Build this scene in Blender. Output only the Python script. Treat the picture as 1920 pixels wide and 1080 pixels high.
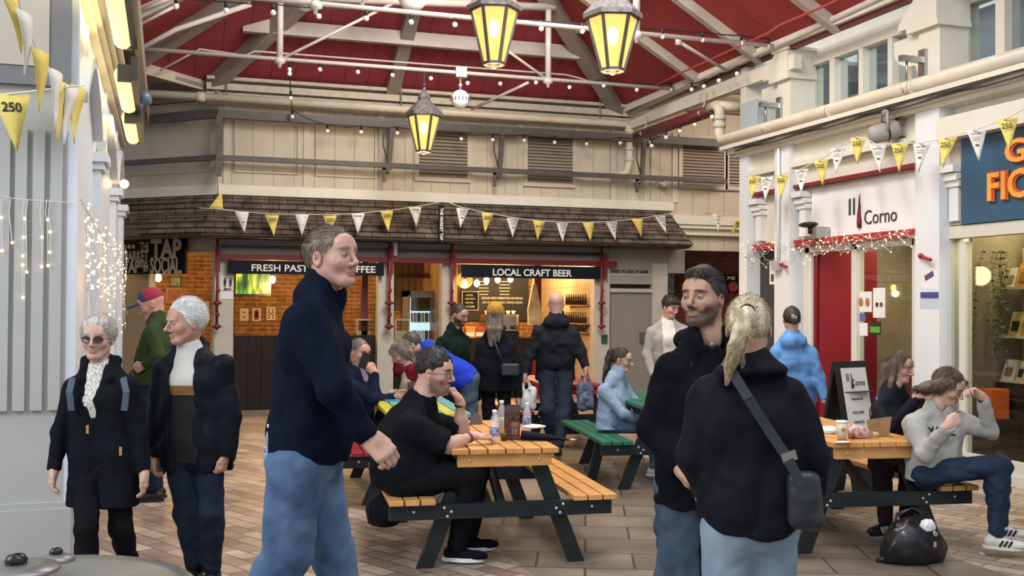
import bpy, bmesh, math, random
import numpy as np
from mathutils import Vector, Matrix
random.seed(7); np.random.seed(7)
SC = bpy.context.scene
for o in list(bpy.data.objects): bpy.data.objects.remove(o)
COL = SC.collection

# ------------------------------------------------------------------ camera
FPX = 2000.0; TH = math.radians(18); PT = 0.015; RO = 0.0065; EYE = 1.65
def _basis():
    f0 = np.array([math.sin(TH), math.cos(TH), 0]); r0 = np.array([math.cos(TH), -math.sin(TH), 0]); u0 = np.array([0, 0, 1.])
    f = f0*math.cos(PT)+u0*math.sin(PT); u = u0*math.cos(PT)-f0*math.sin(PT)
    return r0*math.cos(RO)+u*math.sin(RO), u*math.cos(RO)-r0*math.sin(RO), f
CR, CU, CF = _basis(); CC = np.array([0, 0, EYE])
cd = bpy.data.cameras.new('camera'); cam = bpy.data.objects.new('camera', cd); COL.objects.link(cam)
cd.sensor_width = 36; cd.lens = 36*FPX/1920; cd.clip_start = .05; cd.clip_end = 300
cam.matrix_world = Matrix(((CR[0], CU[0], -CF[0], CC[0]), (CR[1], CU[1], -CF[1], CC[1]), (CR[2], CU[2], -CF[2], CC[2]), (0, 0, 0, 1)))
SC.camera = cam
# ------------------------------------------------------------------ world, skylight, exposure
SC.view_settings.view_transform = 'Standard'; SC.view_settings.look = 'None'
SC.view_settings.gamma = 1; SC.view_settings.use_curve_mapping = False
SC.view_settings.exposure = 0.66
wd = bpy.data.worlds.new('world'); SC.world = wd; wd.use_nodes = True
wd.node_tree.nodes['Background'].inputs[0].default_value = (.80, .90, 1, 1)
wd.node_tree.nodes['Background'].inputs[1].default_value = .62
def area(name, loc, rot, sx, sy, power, col=(1, 1, 1)):
    l = bpy.data.lights.new(name, 'AREA'); l.shape = 'RECTANGLE'; l.size = sx; l.size_y = sy; l.energy = power; l.color = col
    o = bpy.data.objects.new(name, l); COL.objects.link(o); o.location = loc; o.rotation_euler = rot; return o
def point(name, loc, power, col=(1, .62, .25), r=.05):
    l = bpy.data.lights.new(name, 'POINT'); l.energy = power; l.color = col; l.shadow_soft_size = r
    o = bpy.data.objects.new(name, l); COL.objects.link(o); o.location = loc; return o
area('skylight_glow', (3.4, 8.6, 6.9), (math.radians(30), 0, 0), 3.2, 6.0, 500, (1, .98, .94))
area('ridge_fill', (3.4, 11.4, 6.95), (math.radians(40), 0, 0), 2.2, 2.6, 380, (1, .95, .87))  # added fill under the ridge to brighten the back wall and shingles
area('front_skylight', (2.6, 1.5, 7.2), (math.radians(14), 0, 0), 6, 5, 150, (.94, .97, 1))
area('side_daylight', (-5.5, 3.0, 5.5), (math.radians(8), math.radians(-62), 0), 5, 4, 300, (.93, .96, 1))
area('passage_warm_lamp', (9.8, 15.0, 4.95), (math.radians(35), 0, 0), 2.5, 1.5, 70, (1, .82, .68))  # unseen warm lamp added to brighten the dark passage wall

# ------------------------------------------------------------------ pixel rays (measured on the 1920x1080 photograph)
def ray(px, py): return CF+CR*((px-960)/FPX)+CU*((540-py)/FPX)
def at(px, py, D): return Vector(CC+ray(px, py)*D)
def onp(px, py, ax, v):
    d = ray(px, py); return Vector(CC+d*((v-CC[ax])/d[ax]))
def gx(px, py, X): return onp(px, py, 0, X)
def gy(px, py, Y): return onp(px, py, 1, Y)
def gz(px, py, Z): return onp(px, py, 2, Z)

# ------------------------------------------------------------------ materials
MATS = {}
def nodes_of(m): return m.node_tree.nodes, m.node_tree.links
def mat(name, col, rough=.6, metal=0, noise=0, nscale=8, bump=0, bscale=60, spec=.35, sheen=0, alpha=1, trans=0, coat=0, emit=None, es=0, col2=None, attr=False):
    if name in MATS: return MATS[name]
    m = bpy.data.materials.new(name); m.use_nodes = True; n, l = nodes_of(m); b = n['Principled BSDF']
    c = tuple(col)+(1,)
    b.inputs['Base Color'].default_value = c; b.inputs['Roughness'].default_value = rough; b.inputs['Metallic'].default_value = metal
    b.inputs['Specular IOR Level'].default_value = spec
    b.inputs['Sheen Weight'].default_value = sheen; b.inputs['Coat Weight'].default_value = coat
    b.inputs['Transmission Weight'].default_value = trans; b.inputs['Alpha'].default_value = alpha
    if emit: b.inputs['Emission Color'].default_value = tuple(emit)+(1,); b.inputs['Emission Strength'].default_value = es
    tc = n.new('ShaderNodeTexCoord')
    if attr:
        a = n.new('ShaderNodeAttribute'); a.attribute_name = 'tint'
        src = a.outputs['Color']
        if noise:
            t = n.new('ShaderNodeTexNoise'); t.inputs['Scale'].default_value = nscale; t.inputs['Detail'].default_value = 4
            l.new(tc.outputs['Object'], t.inputs['Vector'])
            mr = n.new('ShaderNodeMapRange'); mr.inputs['To Min'].default_value = 1-noise; mr.inputs['To Max'].default_value = 1+noise*.6
            l.new(t.outputs['Fac'], mr.inputs['Value'])
            mx = n.new('ShaderNodeMix'); mx.data_type = 'RGBA'; mx.blend_type = 'MULTIPLY'; mx.inputs['Factor'].default_value = 1
            l.new(src, mx.inputs['A']); l.new(mr.outputs['Result'], mx.inputs['B']); src = mx.outputs['Result']
        l.new(src, b.inputs['Base Color'])
    elif noise or col2:
        t = n.new('ShaderNodeTexNoise'); t.inputs['Scale'].default_value = nscale; t.inputs['Detail'].default_value = 5
        l.new(tc.outputs['Object'], t.inputs['Vector'])
        r = n.new('ShaderNodeValToRGB'); r.color_ramp.elements[0].position = .3; r.color_ramp.elements[1].position = .72
        c1 = tuple(max(0, x*(1-noise)) for x in col); c2 = col2 or tuple(min(1, x*(1+noise*.6)) for x in col)
        r.color_ramp.elements[0].color = c1+(1,); r.color_ramp.elements[1].color = tuple(c2)+(1,)
        l.new(t.outputs['Fac'], r.inputs['Fac']); l.new(r.outputs['Color'], b.inputs['Base Color'])
    if bump:
        t2 = n.new('ShaderNodeTexNoise'); t2.inputs['Scale'].default_value = bscale; t2.inputs['Detail'].default_value = 4
        l.new(tc.outputs['Object'], t2.inputs['Vector'])
        bp = n.new('ShaderNodeBump'); bp.inputs['Strength'].default_value = bump; bp.inputs['Distance'].default_value = .01
        l.new(t2.outputs['Fac'], bp.inputs['Height']); l.new(bp.outputs['Normal'], b.inputs['Normal'])
    MATS[name] = m; return m
def brickmat(name, c1, c2, cm, scale=1, bw=.22, rh=.075, mortar=.012, rough=.8, plane='XZ', rotz=0, bump=.6, noise=.5, offset=.5, spec=.3):
    if name in MATS: return MATS[name]
    m = bpy.data.materials.new(name); m.use_nodes = True; n, l = nodes_of(m); b = n['Principled BSDF']
    tc = n.new('ShaderNodeTexCoord'); mp = n.new('ShaderNodeMapping')
    sp = n.new('ShaderNodeSeparateXYZ'); cb = n.new('ShaderNodeCombineXYZ')
    l.new(tc.outputs['Object'], sp.inputs[0])
    a, c = {'XZ': ('X', 'Z'), 'YZ': ('Y', 'Z'), 'XY': ('X', 'Y')}[plane]
    l.new(sp.outputs[a], cb.inputs['X']); l.new(sp.outputs[c], cb.inputs['Y'])
    l.new(cb.outputs[0], mp.inputs['Vector']); mp.inputs['Rotation'].default_value = (0, 0, rotz)
    br = n.new('ShaderNodeTexBrick'); l.new(mp.outputs[0], br.inputs['Vector'])
    br.inputs['Scale'].default_value = scale; br.inputs['Brick Width'].default_value = bw; br.inputs['Row Height'].default_value = rh
    br.inputs['Mortar Size'].default_value = mortar; br.inputs['Mortar Smooth'].default_value = .3; br.offset = offset
    br.inputs['Color1'].default_value = tuple(c1)+(1,); br.inputs['Color2'].default_value = tuple(c2)+(1,); br.inputs['Mortar'].default_value = tuple(cm)+(1,)
    t = n.new('ShaderNodeTexNoise'); t.inputs['Scale'].default_value = 5; t.inputs['Detail'].default_value = 6; l.new(tc.outputs['Object'], t.inputs['Vector'])
    mr = n.new('ShaderNodeMapRange'); mr.inputs['From Min'].default_value = .3; mr.inputs['From Max'].default_value = .7
    mr.inputs['To Min'].default_value = 1-noise; mr.inputs['To Max'].default_value = 1+noise*.5; l.new(t.outputs['Fac'], mr.inputs['Value'])
    mx = n.new('ShaderNodeMix'); mx.data_type = 'RGBA'; mx.blend_type = 'MULTIPLY'; mx.inputs['Factor'].default_value = 1
    l.new(br.outputs['Color'], mx.inputs['A']); l.new(mr.outputs['Result'], mx.inputs['B']); l.new(mx.outputs['Result'], b.inputs['Base Color'])
    b.inputs['Roughness'].default_value = rough; b.inputs['Specular IOR Level'].default_value = spec
    inv = n.new('ShaderNodeMath'); inv.operation = 'SUBTRACT'; inv.inputs[0].default_value = 1; l.new(br.outputs['Fac'], inv.inputs[1])
    bp = n.new('ShaderNodeBump'); bp.inputs['Strength'].default_value = bump; bp.inputs['Distance'].default_value = .01
    l.new(inv.outputs[0], bp.inputs['Height']); l.new(bp.outputs['Normal'], b.inputs['Normal'])
    MATS[name] = m; return m
def plankmat(name, col, axis='X', width=.15, rough=.6, gap=.02, noise=.12):
    """painted boards with thin dark joints across one axis"""
    if name in MATS: return MATS[name]
    m = bpy.data.materials.new(name); m.use_nodes = True; n, l = nodes_of(m); b = n['Principled BSDF']
    tc = n.new('ShaderNodeTexCoord'); sp = n.new('ShaderNodeSeparateXYZ'); l.new(tc.outputs['Object'], sp.inputs[0])
    d = n.new('ShaderNodeMath'); d.operation = 'DIVIDE'; d.inputs[1].default_value = width; l.new(sp.outputs[axis], d.inputs[0])
    f = n.new('ShaderNodeMath'); f.operation = 'FRACT'; l.new(d.outputs[0], f.inputs[0])
    g = n.new('ShaderNodeMath'); g.operation = 'GREATER_THAN'; g.inputs[1].default_value = gap/width; l.new(f.outputs[0], g.inputs[0])
    t = n.new('ShaderNodeTexNoise'); t.inputs['Scale'].default_value = 3; t.inputs['Detail'].default_value = 6; l.new(tc.outputs['Object'], t.inputs['Vector'])
    r = n.new('ShaderNodeValToRGB'); r.color_ramp.elements[0].position = .3; r.color_ramp.elements[1].position = .7
    r.color_ramp.elements[0].color = tuple(x*(1-noise) for x in col)+(1,); r.color_ramp.elements[1].color = tuple(min(1, x*(1+noise*.5)) for x in col)+(1,)
    l.new(t.outputs['Fac'], r.inputs['Fac'])
    mx = n.new('ShaderNodeMix'); mx.data_type = 'RGBA'; mx.inputs['A'].default_value = tuple(x*.45 for x in col)+(1,)
    l.new(g.outputs[0], mx.inputs['Factor']); l.new(r.outputs['Color'], mx.inputs['B']); l.new(mx.outputs['Result'], b.inputs['Base Color'])
    b.inputs['Roughness'].default_value = rough; b.inputs['Specular IOR Level'].default_value = .2
    bp = n.new('ShaderNodeBump'); bp.inputs['Strength'].default_value = .5; bp.inputs['Distance'].default_value = .01
    l.new(g.outputs[0], bp.inputs['Height']); l.new(bp.outputs['Normal'], b.inputs['Normal'])
    MATS[name] = m; return m

cream = mat('cream_paint', (.50, .45, .37), .55, noise=.12, nscale=2.5)
cream_l = mat('pale_cream_paint', (.64, .61, .53), .5, noise=.08, nscale=2)
white_p = mat('white_paint', (.70, .71, .70), .45, noise=.05, nscale=2)
cool_w = mat('cool_white_paint', (.66, .68, .71), .4, noise=.05, nscale=2)
taupe = mat('taupe_paint', (.36, .32, .25), .55, noise=.08, nscale=3)
red_p = mat('red_paint', (.20, .015, .02), .4, noise=.1)
maroon = mat('maroon_paint', (.13, .02, .025), .4, noise=.1)
dkrail = mat('dark_rail_paint', (.085, .075, .07), .5, noise=.2)
navy_p = mat('navy_sign_paint', (.012, .018, .035), .4)
black_p = mat('black_paint', (.012, .012, .013), .4)
metal = mat('steel', (.45, .45, .45), .3, 1)
glassm = mat('glass', (.9, .95, .93), .02, trans=1, spec=.5)
def glassmix(name, tint, f0):
    m = bpy.data.materials.new(name); m.use_nodes = True; n, l = nodes_of(m); n.remove(n['Principled BSDF']); o = n['Material Output']
    t = n.new('ShaderNodeBsdfTransparent'); t.inputs[0].default_value = tuple(tint)+(1,); g = n.new('ShaderNodeBsdfGlossy'); g.inputs['Roughness'].default_value = .02
    fr = n.new('ShaderNodeLayerWeight'); fr.inputs['Blend'].default_value = f0; pw = n.new('ShaderNodeMath'); pw.operation = 'POWER'; pw.inputs[1].default_value = 2.2; l.new(fr.outputs['Facing'], pw.inputs[0]); ml = n.new('ShaderNodeMath'); ml.operation = 'MULTIPLY_ADD'; ml.inputs[1].default_value = .5; ml.inputs[2].default_value = .04; l.new(pw.outputs[0], ml.inputs[0]); mx = n.new('ShaderNodeMixShader'); l.new(ml.outputs[0], mx.inputs[0]); l.new(t.outputs[0], mx.inputs[1]); l.new(g.outputs[0], mx.inputs[2]); l.new(mx.outputs[0], o.inputs[0]); return m
glass_win = glassmix('window_glass', (.85, .88, .86), .25)
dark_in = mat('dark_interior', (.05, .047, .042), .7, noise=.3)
wood_l = mat('pale_wood', (.45, .27, .12), .5, noise=.3, nscale=6)
wood_d = mat('dark_wood', (.06, .035, .02), .5, noise=.3, nscale=6)
brick_or = brickmat('amber_brick', (.28, .13, .045), (.2, .08, .03), (.36, .22, .09), noise=.5)
brick_dk = brickmat('oxblood_brick', (.19, .04, .035), (.12, .03, .028), (.08, .035, .03), noise=.4, bump=.4)
bulbm = mat('warm_bulb_glass', (1, .8, .5), .3, emit=(1, .55, .16), es=14)
fairy = mat('fairy_light', (1, .85, .55), .3, emit=(1, .68, .30), es=2.4)
globem = mat('frosted_globe', (.85, .83, .85), .15)

# ------------------------------------------------------------------ object helpers
def tag(o, label=None, cat=None, group=None, kind=None):
    if label: o['label'] = label
    if cat: o['category'] = cat
    if group: o['group'] = group
    if kind: o['kind'] = kind
    return o
def empty(name, loc, label, cat, group=None):
    o = bpy.data.objects.new(name, None); COL.objects.link(o); o.location = loc; o.empty_display_size = .1
    return tag(o, label, cat, group)
def downlight(name, loc, sx, sy, power, col=(1, .75, .45)): return area(name, loc, (0, 0, 0), sx, sy, power, col)
def reparent(o, parent):
    o.parent = parent; bpy.context.view_layer.update() if False else None
    mw = Matrix.Translation(parent.location) if parent.parent is None else parent_world(parent)
    o.matrix_parent_inverse = mw.inverted()
def parent_world(p):
    m = p.matrix_parent_inverse @ p.matrix_basis if p.parent else p.matrix_basis.copy()
    return (parent_world(p.parent) @ m) if p.parent else m
def copy_thing(root, offs, rotz=0, label=None, group=None):
    r = root.copy(); COL.objects.link(r); r.location = Vector(root.location)+Vector(offs)
    if rotz: r.rotation_euler.z += rotz
    if label: r['label'] = label
    if group: r['group'] = group
    for ch in list(root.children):
        c = ch.copy(); COL.objects.link(c); c.parent = r; c.matrix_parent_inverse = ch.matrix_parent_inverse.copy()
        for g in ch.children:
            d = g.copy(); COL.objects.link(d); d.parent = c; d.matrix_parent_inverse = g.matrix_parent_inverse.copy()
    return r
class MB:
    def __init__(s): s.v = []; s.f = []; s.m = []; s.mi = 0; s.sm = []
    def add(s, vs, fs, smooth=False):
        b = len(s.v); s.v += [tuple(v) for v in vs]; s.f += [tuple(i+b for i in f) for f in fs]; s.m += [s.mi]*len(fs); s.sm += [smooth]*len(fs); return s
    def box(s, a, b):
        x0, x1 = sorted((a[0], b[0])); y0, y1 = sorted((a[1], b[1])); z0, z1 = sorted((a[2], b[2]))
        v = [(x0, y0, z0), (x1, y0, z0), (x1, y1, z0), (x0, y1, z0), (x0, y0, z1), (x1, y0, z1), (x1, y1, z1), (x0, y1, z1)]
        return s.add(v, [(0, 3, 2, 1), (4, 5, 6, 7), (0, 1, 5, 4), (1, 2, 6, 5), (2, 3, 7, 6), (3, 0, 4, 7)])
    def obox(s, c, size, M=None):
        hx, hy, hz = (q/2 for q in size); M = M or Matrix.Identity(3)
        v = [Vector(c)+M @ Vector((x, y, z)) for z in (-hz, hz) for x, y in ((-hx, -hy), (hx, -hy), (hx, hy), (-hx, hy))]
        return s.add(v, [(0, 3, 2, 1), (4, 5, 6, 7), (0, 1, 5, 4), (1, 2, 6, 5), (2, 3, 7, 6), (3, 0, 4, 7)])
    def bar(s, a, b, w, h, up=(0, 0, 1)):
        a = Vector(a); b = Vector(b); d = (b-a); L = d.length; d.normalize(); up = Vector(up)
        if abs(d.dot(up)) > .98: up = Vector((1, 0, 0))
        r = d.cross(up).normalized(); u = r.cross(d)
        return s.obox((a+b)/2, (w, L, h), Matrix((r, d, u)).transposed())
    def tube(s, pts, r, n=10, caps=True):
        pts = [Vector(p) for p in pts]; rs = r if isinstance(r, (list, tuple)) else [r]*len(pts)
        b = len(s.v); vs = []; prev = None
        for i, p in enumerate(pts):
            t = (pts[min(i+1, len(pts)-1)]-pts[max(i-1, 0)])
            t = t.normalized() if t.length > 1e-9 else Vector((0, 0, 1))
            if prev is None:
                a = Vector((0, 0, 1)) if abs(t.z) < .9 else Vector((1, 0, 0)); x = t.cross(a).normalized()
            else: x = (prev-t*prev.dot(t)).normalized()
            prev = x; y = t.cross(x)
            for k in range(n):
                q = 2*math.pi*k/n; vs.append(p+(x*math.cos(q)+y*math.sin(q))*rs[i])
        fs = []
        for i in range(len(pts)-1):
            for k in range(n): fs.append((i*n+k, i*n+(k+1) % n, (i+1)*n+(k+1) % n, (i+1)*n+k))
        s.add(vs, fs, True)
        if caps: s.add([], [tuple(b+k for k in range(n))][:0]); s.f += [tuple(b+k for k in range(n-1, -1, -1)), tuple(b+(len(pts)-1)*n+k for k in range(n))]; s.m += [s.mi]*2; s.sm += [False]*2
        return s
    def lathe(s, c, prof, n=24, axis=(0, 0, 1), smooth=True):
        c = Vector(c); ax = Vector(axis).normalized(); a = Vector((1, 0, 0)) if abs(ax.x) < .9 else Vector((0, 1, 0))
        x = (a-ax*a.dot(ax)).normalized(); y = ax.cross(x); vs = []
        for r, z in prof:
            for k in range(n):
                q = 2*math.pi*k/n; vs.append(c+ax*z+(x*math.cos(q)+y*math.sin(q))*r)
        fs = [(i*n+k, i*n+(k+1) % n, (i+1)*n+(k+1) % n, (i+1)*n+k) for i in range(len(prof)-1) for k in range(n)]
        b = len(s.v); s.add(vs, fs, smooth)
        for idx in (0, len(prof)-1):
            if prof[idx][0] > 1e-4:
                s.f.append(tuple(b+idx*n+k for k in (range(n) if idx else range(n-1, -1, -1)))); s.m.append(s.mi); s.sm.append(False)
        return s
    def sphere(s, c, r, n=12):
        k = max(4, n//2); rx = r if isinstance(r, (tuple, list)) else (r, r, r); vs = []; 
        for i in range(k+1):
            p = math.pi*i/k
            for j in range(n):
                q = 2*math.pi*j/n; vs.append((c[0]+rx[0]*math.sin(p)*math.cos(q), c[1]+rx[1]*math.sin(p)*math.sin(q), c[2]+rx[2]*math.cos(p)))
        return s.add(vs, [(i*n+j, (i+1)*n+j, (i+1)*n+(j+1) % n, i*n+(j+1) % n) for i in range(k) for j in range(n)], True)
    def prism(s, poly, d):
        """extrude polygon (list of 3D points) by vector d"""
        n = len(poly); d = Vector(d); v = [Vector(p) for p in poly]; v += [p+d for p in v]
        return s.add(v, [tuple(range(n-1, -1, -1)), tuple(range(n, 2*n))]+[(i, (i+1) % n, n+(i+1) % n, n+i) for i in range(n)])
    def build(s, name, m, parent=None, label=None, cat=None, group=None, kind=None, origin=None, bevel=0):
        me = bpy.data.meshes.new(name)
        o3 = Vector(origin) if origin is not None else None
        vs = [tuple(Vector(v)-o3) for v in s.v] if o3 is not None else s.v
        me.from_pydata([tuple(v) for v in vs], [], s.f)
        me.polygons.foreach_set('use_smooth', s.sm)
        for q in (m if isinstance(m, (list, tuple)) else [m]): me.materials.append(q)
        me.polygons.foreach_set('material_index', s.m)
        bm = bmesh.new(); bm.from_mesh(me); bmesh.ops.recalc_face_normals(bm, faces=bm.faces); bm.to_mesh(me); bm.free()
        me.update()
        o = bpy.data.objects.new(name, me); COL.objects.link(o)
        if o3 is not None: o.location = o3
        if parent: reparent(o, parent)
        if bevel:
            bv = o.modifiers.new('bevel', 'BEVEL'); bv.width = bevel; bv.segments = 2; bv.limit_method = 'ANGLE'
        return tag(o, label, cat, group, kind)
def struct(name, mb, m, parent=None, **k): return mb.build(name, m, parent, kind='structure' if parent is None else None, **k)
_font = None
def text_mb(body, origin, xdir, updir, height, width=None, depth=.004, mb=None, align='CENTER', bold=0, shear=0):
    """built-in font turned into extruded mesh; origin = centre of the text (or its left edge)"""
    cu = bpy.data.curves.new('txt', 'FONT'); cu.body = body; cu.size = 1; cu.extrude = .001; cu.offset = bold; cu.shear = shear; cu.resolution_u = 3
    ob = bpy.data.objects.new('txt', cu); COL.objects.link(ob)
    dg = bpy.context.evaluated_depsgraph_get(); me = bpy.data.meshes.new_from_object(ob.evaluated_get(dg))
    vs = [v.co.copy() for v in me.vertices]; fs = [tuple(p.vertices) for p in me.polygons]
    bpy.data.objects.remove(ob); bpy.data.curves.remove(cu); bpy.data.meshes.remove(me)
    x0 = min(v.x for v in vs); x1 = max(v.x for v in vs); y0 = min(v.y for v in vs); y1 = max(v.y for v in vs)
    sy = height/(y1-y0); sx = (width/(x1-x0)) if width else sy
    xd = Vector(xdir).normalized(); ud = Vector(updir).normalized(); nd = xd.cross(ud)
    cx = (x0+x1)/2 if align == 'CENTER' else x0
    out = [Vector(origin)+xd*((v.x-cx)*sx)+ud*((v.y-(y0+y1)/2)*sy)+nd*(v.z*1000*depth+depth) for v in vs]
    mb = mb or MB(); mb.add(out, fs); return mb
# ================================================================== SETTING
# floor: small clay pavers at the sides, big stone slabs in the middle
def floormat():
    m = bpy.data.materials.new('floor_pavers'); m.use_nodes = True; n, l = nodes_of(m); b = n['Principled BSDF']
    tc = n.new('ShaderNodeTexCoord')
    def brk(rot, bw, rh, c1, c2, cm, ms):
        mp = n.new('ShaderNodeMapping'); mp.inputs['Rotation'].default_value = (0, 0, rot); l.new(tc.outputs['Object'], mp.inputs['Vector'])
        br = n.new('ShaderNodeTexBrick'); l.new(mp.outputs[0], br.inputs['Vector']); br.inputs['Scale'].default_value = 1
        br.inputs['Brick Width'].default_value = bw; br.inputs['Row Height'].default_value = rh; br.inputs['Mortar Size'].default_value = ms
        br.inputs['Color1'].default_value = c1+(1,); br.inputs['Color2'].default_value = c2+(1,); br.inputs['Mortar'].default_value = cm+(1,)
        br.inputs['Mortar Smooth'].default_value = .2; br.inputs['Bias'].default_value = 0
        return br
    A = brk(math.radians(63), .27, .13, (.40, .32, .235), (.20, .125, .10), (.10, .085, .07), .007)
    B = brk(math.radians(22), .62, .42, (.185, .148, .108), (.115, .088, .066), (.05, .04, .032), .009)
    sp = n.new('ShaderNodeSeparateXYZ'); l.new(tc.outputs['Object'], sp.inputs[0])
    def cmpn(op, src, v):
        q = n.new('ShaderNodeMath'); q.operation = op; q.inputs[1].default_value = v; l.new(src, q.inputs[0]); return q.outputs[0]
    nz = n.new('ShaderNodeTexNoise'); nz.inputs['Scale'].default_value = .6; l.new(tc.outputs['Object'], nz.inputs['Vector'])
    g1 = cmpn('GREATER_THAN', sp.outputs['X'], 2.15); g2 = cmpn('LESS_THAN', sp.outputs['X'], 4.95)
    mu = n.new('ShaderNodeMath'); mu.operation = 'MULTIPLY'; l.new(g1, mu.inputs[0]); l.new(g2, mu.inputs[1])
    mx = n.new('ShaderNodeMix'); mx.data_type = 'RGBA'; l.new(mu.outputs[0], mx.inputs['Factor']); l.new(A.outputs['Color'], mx.inputs['A']); l.new(B.outputs['Color'], mx.inputs['B'])
    t = n.new('ShaderNodeTexNoise'); t.inputs['Scale'].default_value = 2.3; t.inputs['Detail'].default_value = 7; l.new(tc.outputs['Object'], t.inputs['Vector'])
    mr = n.new('ShaderNodeMapRange'); mr.inputs['From Min'].default_value = .3; mr.inputs['From Max'].default_value = .7; mr.inputs['To Min'].default_value = .7; mr.inputs['To Max'].default_value = 1.25
    l.new(t.outputs['Fac'], mr.inputs['Value'])
    m2 = n.new('ShaderNodeMix'); m2.data_type = 'RGBA'; m2.blend_type = 'MULTIPLY'; m2.inputs['Factor'].default_value = 1
    l.new(mx.outputs['Result'], m2.inputs['A']); l.new(mr.outputs['Result'], m2.inputs['B']); l.new(m2.outputs['Result'], b.inputs['Base Color'])
    r2 = n.new('ShaderNodeMapRange'); r2.inputs['To Min'].default_value = .28; r2.inputs['To Max'].default_value = .62; l.new(t.outputs['Fac'], r2.inputs['Value']); l.new(r2.outputs['Result'], b.inputs['Roughness'])
    mf = n.new('ShaderNodeMix'); mf.data_type = 'FLOAT'; l.new(mu.outputs[0], mf.inputs['Factor']); l.new(A.outputs['Fac'], mf.inputs['A']); l.new(B.outputs['Fac'], mf.inputs['B'])
    iv = n.new('ShaderNodeMath'); iv.operation = 'SUBTRACT'; iv.inputs[0].default_value = 1; l.new(mf.outputs['Result'], iv.inputs[1])
    bp = n.new('ShaderNodeBump'); bp.inputs['Strength'].default_value = .35; bp.inputs['Distance'].default_value = .006; l.new(iv.outputs[0], bp.inputs['Height']); l.new(bp.outputs['Normal'], b.inputs['Normal'])
    return m
struct('floor', MB().box((-14, -8, -.2), (16, 26, 0)), floormat())

# ---- roof
XE0, XE1, XC, YE, ZE, KP = -.57, 7.42, 3.42, 16.75, 4.95, .59
APX = Vector((XC, YE-4.0, ZE+KP*4.0)); FR = Vector((XC, 4.2, APX.z))
A_, B_ = Vector((.55, YE, ZE)), Vector((XE0, YE-1.25, ZE))
CRN = Vector((XE1, YE, ZE))
redroof = plankmat('red_roof_boards', (.27, .045, .058), 'X', .37, gap=.012, noise=.12)
redroof2 = plankmat('red_roof_boards_lit', (.30, .045, .046), 'Y', .9, gap=.012, noise=.12)  # lighter, redder copy of the back boards: stronger light put into the colour
def slab(pts, t=.06): return MB().prism(pts, (0, 0, t))
struct('ceiling', slab([A_, CRN, APX]), redroof)
struct('ceiling', slab([CRN, Vector((XE1, 4.2, ZE)), FR, APX]), redroof2)
struct('ceiling', slab([Vector((XE0, 4.2, ZE)), B_, APX, FR]), redroof2)
struct('ceiling', slab([B_, A_, APX]), redroof)
trimm = mat('roof_timber_paint', (.40, .35, .30), .6, noise=.15, nscale=3)
trimd = mat('roof_timber_grey', (.26, .215, .19), .6, noise=.15, nscale=3)
k = 0
def rafter(a, b, w=.14, h=.16, m=trimm):
    global k; k += 1
    dz = Vector((0, 0, -h*.55)); struct('trim_%d' % k, MB().bar(Vector(a)+dz, Vector(b)+dz, w, h), m)
rafter(CRN, APX, .22, .2, trimd); rafter(A_, APX, .2, .2, trimd); rafter(B_, APX, .2, .2, trimd); rafter(APX, FR, .2, .25)
def sl(y_s, X): return Vector((X, YE-y_s, ZE+KP*y_s))
rafter(sl(0, 3.36), sl(3.9, 3.36), .2, .16, trimd)
rafter(sl(1.25, 1.0), sl(1.25, 6.1), .12, .2)       # purlin of the back slope
for i, y in enumerate((13.9, 12.3, 10.6, 8.9, 7.2)):
    s = min(4.0, YE-y-.0); rafter((XE1, y, ZE), (XE1-min(4, s), y, ZE+KP*min(4, s)), .11, .13)
for y in (13.2, 11.0, 8.8):
    s = 4.0; rafter((XE0, y, ZE), (XC, y, ZE+KP*4), .11, .13)
rafter((XE1-1.5, YE-1.6, ZE+KP*1.5), (XE1-1.5, 4.3, ZE+KP*1.5), .08, .07)

# ---- back wall above the shops (cream matchboard) and its left facet
YB = 16.62
wallm = plankmat('cream_matchboard', (.50, .44, .35), 'X', .31, gap=.008, noise=.1)
wallp = mat('cream_wall', (.52, .455, .36), .6, noise=.12, nscale=1.5)
XCOR = .74
struct('wall_back', MB().box((XCOR, YB, 2.6), (13, YB+.2, 5.0)), wallm)
fd = Vector((-math.cos(math.radians(42)), math.sin(math.radians(42)), 0)); fn = Vector((math.sin(math.radians(42)), math.cos(math.radians(42)), 0))
P0 = Vector((XCOR, YB, 0))
def fbox(mb, s0, s1, z0, z1, t0=0, t1=.2):
    """box on the left facet: s along it, t away from the viewer"""
    poly = [P0+fd*s0+fn*t0, P0+fd*s1+fn*t0, P0+fd*s1+fn*t1, P0+fd*s0+fn*t1]
    return mb.prism([p+Vector((0, 0, z0)) for p in poly], (0, 0, z1-z0))
struct('wall_back_left', fbox(MB(), 0, 7, 3.2, 4.75), wallp)
# frieze mouldings between wall and roof
m = MB()
for z, h, o in ((4.62, .05, .04), (4.74, .06, .09), (4.83, .10, .14), (4.97, .05, .2)): m.box((.55, YB-o, z), (7.5, YB, z+h))
struct('trim_cornice', m, mat('cornice_paint', (.45, .40, .33), .6, noise=.15))
m = MB(); fbox(m, -.05, 7, 4.5, 4.56, -.05, 0); fbox(m, -.05, 7, 4.7, 4.86, -.12, 0)
m.prism([A_+Vector((0, -.12, -.08)), B_+Vector((.05, 0, -.08)), Vector((-4, 15.5, 4.87)), Vector((-4, 20, 4.87)), Vector((.55, 20, 4.87))], (0, 0, .05))
struct('trim_soffit', m, trimd)
struct('trim_fascia', MB().bar(A_+Vector((0, -.05, -.02)), B_+Vector((.03, -.03, -.02)), .05, .2), cream)
m = MB()   # skirting strip of the upper wall above the shingles
m.box((XCOR, YB-.05, 3.27), (8.3, YB, 3.42)); m.box((8.3, YB-.04, 3.05), (13, YB, 3.2)); m.box((8.35, YB-.06, 2.98), (13, YB, 3.02)); m.box((8.35, YB-.09, 2.86), (13, YB, 2.90))
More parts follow.
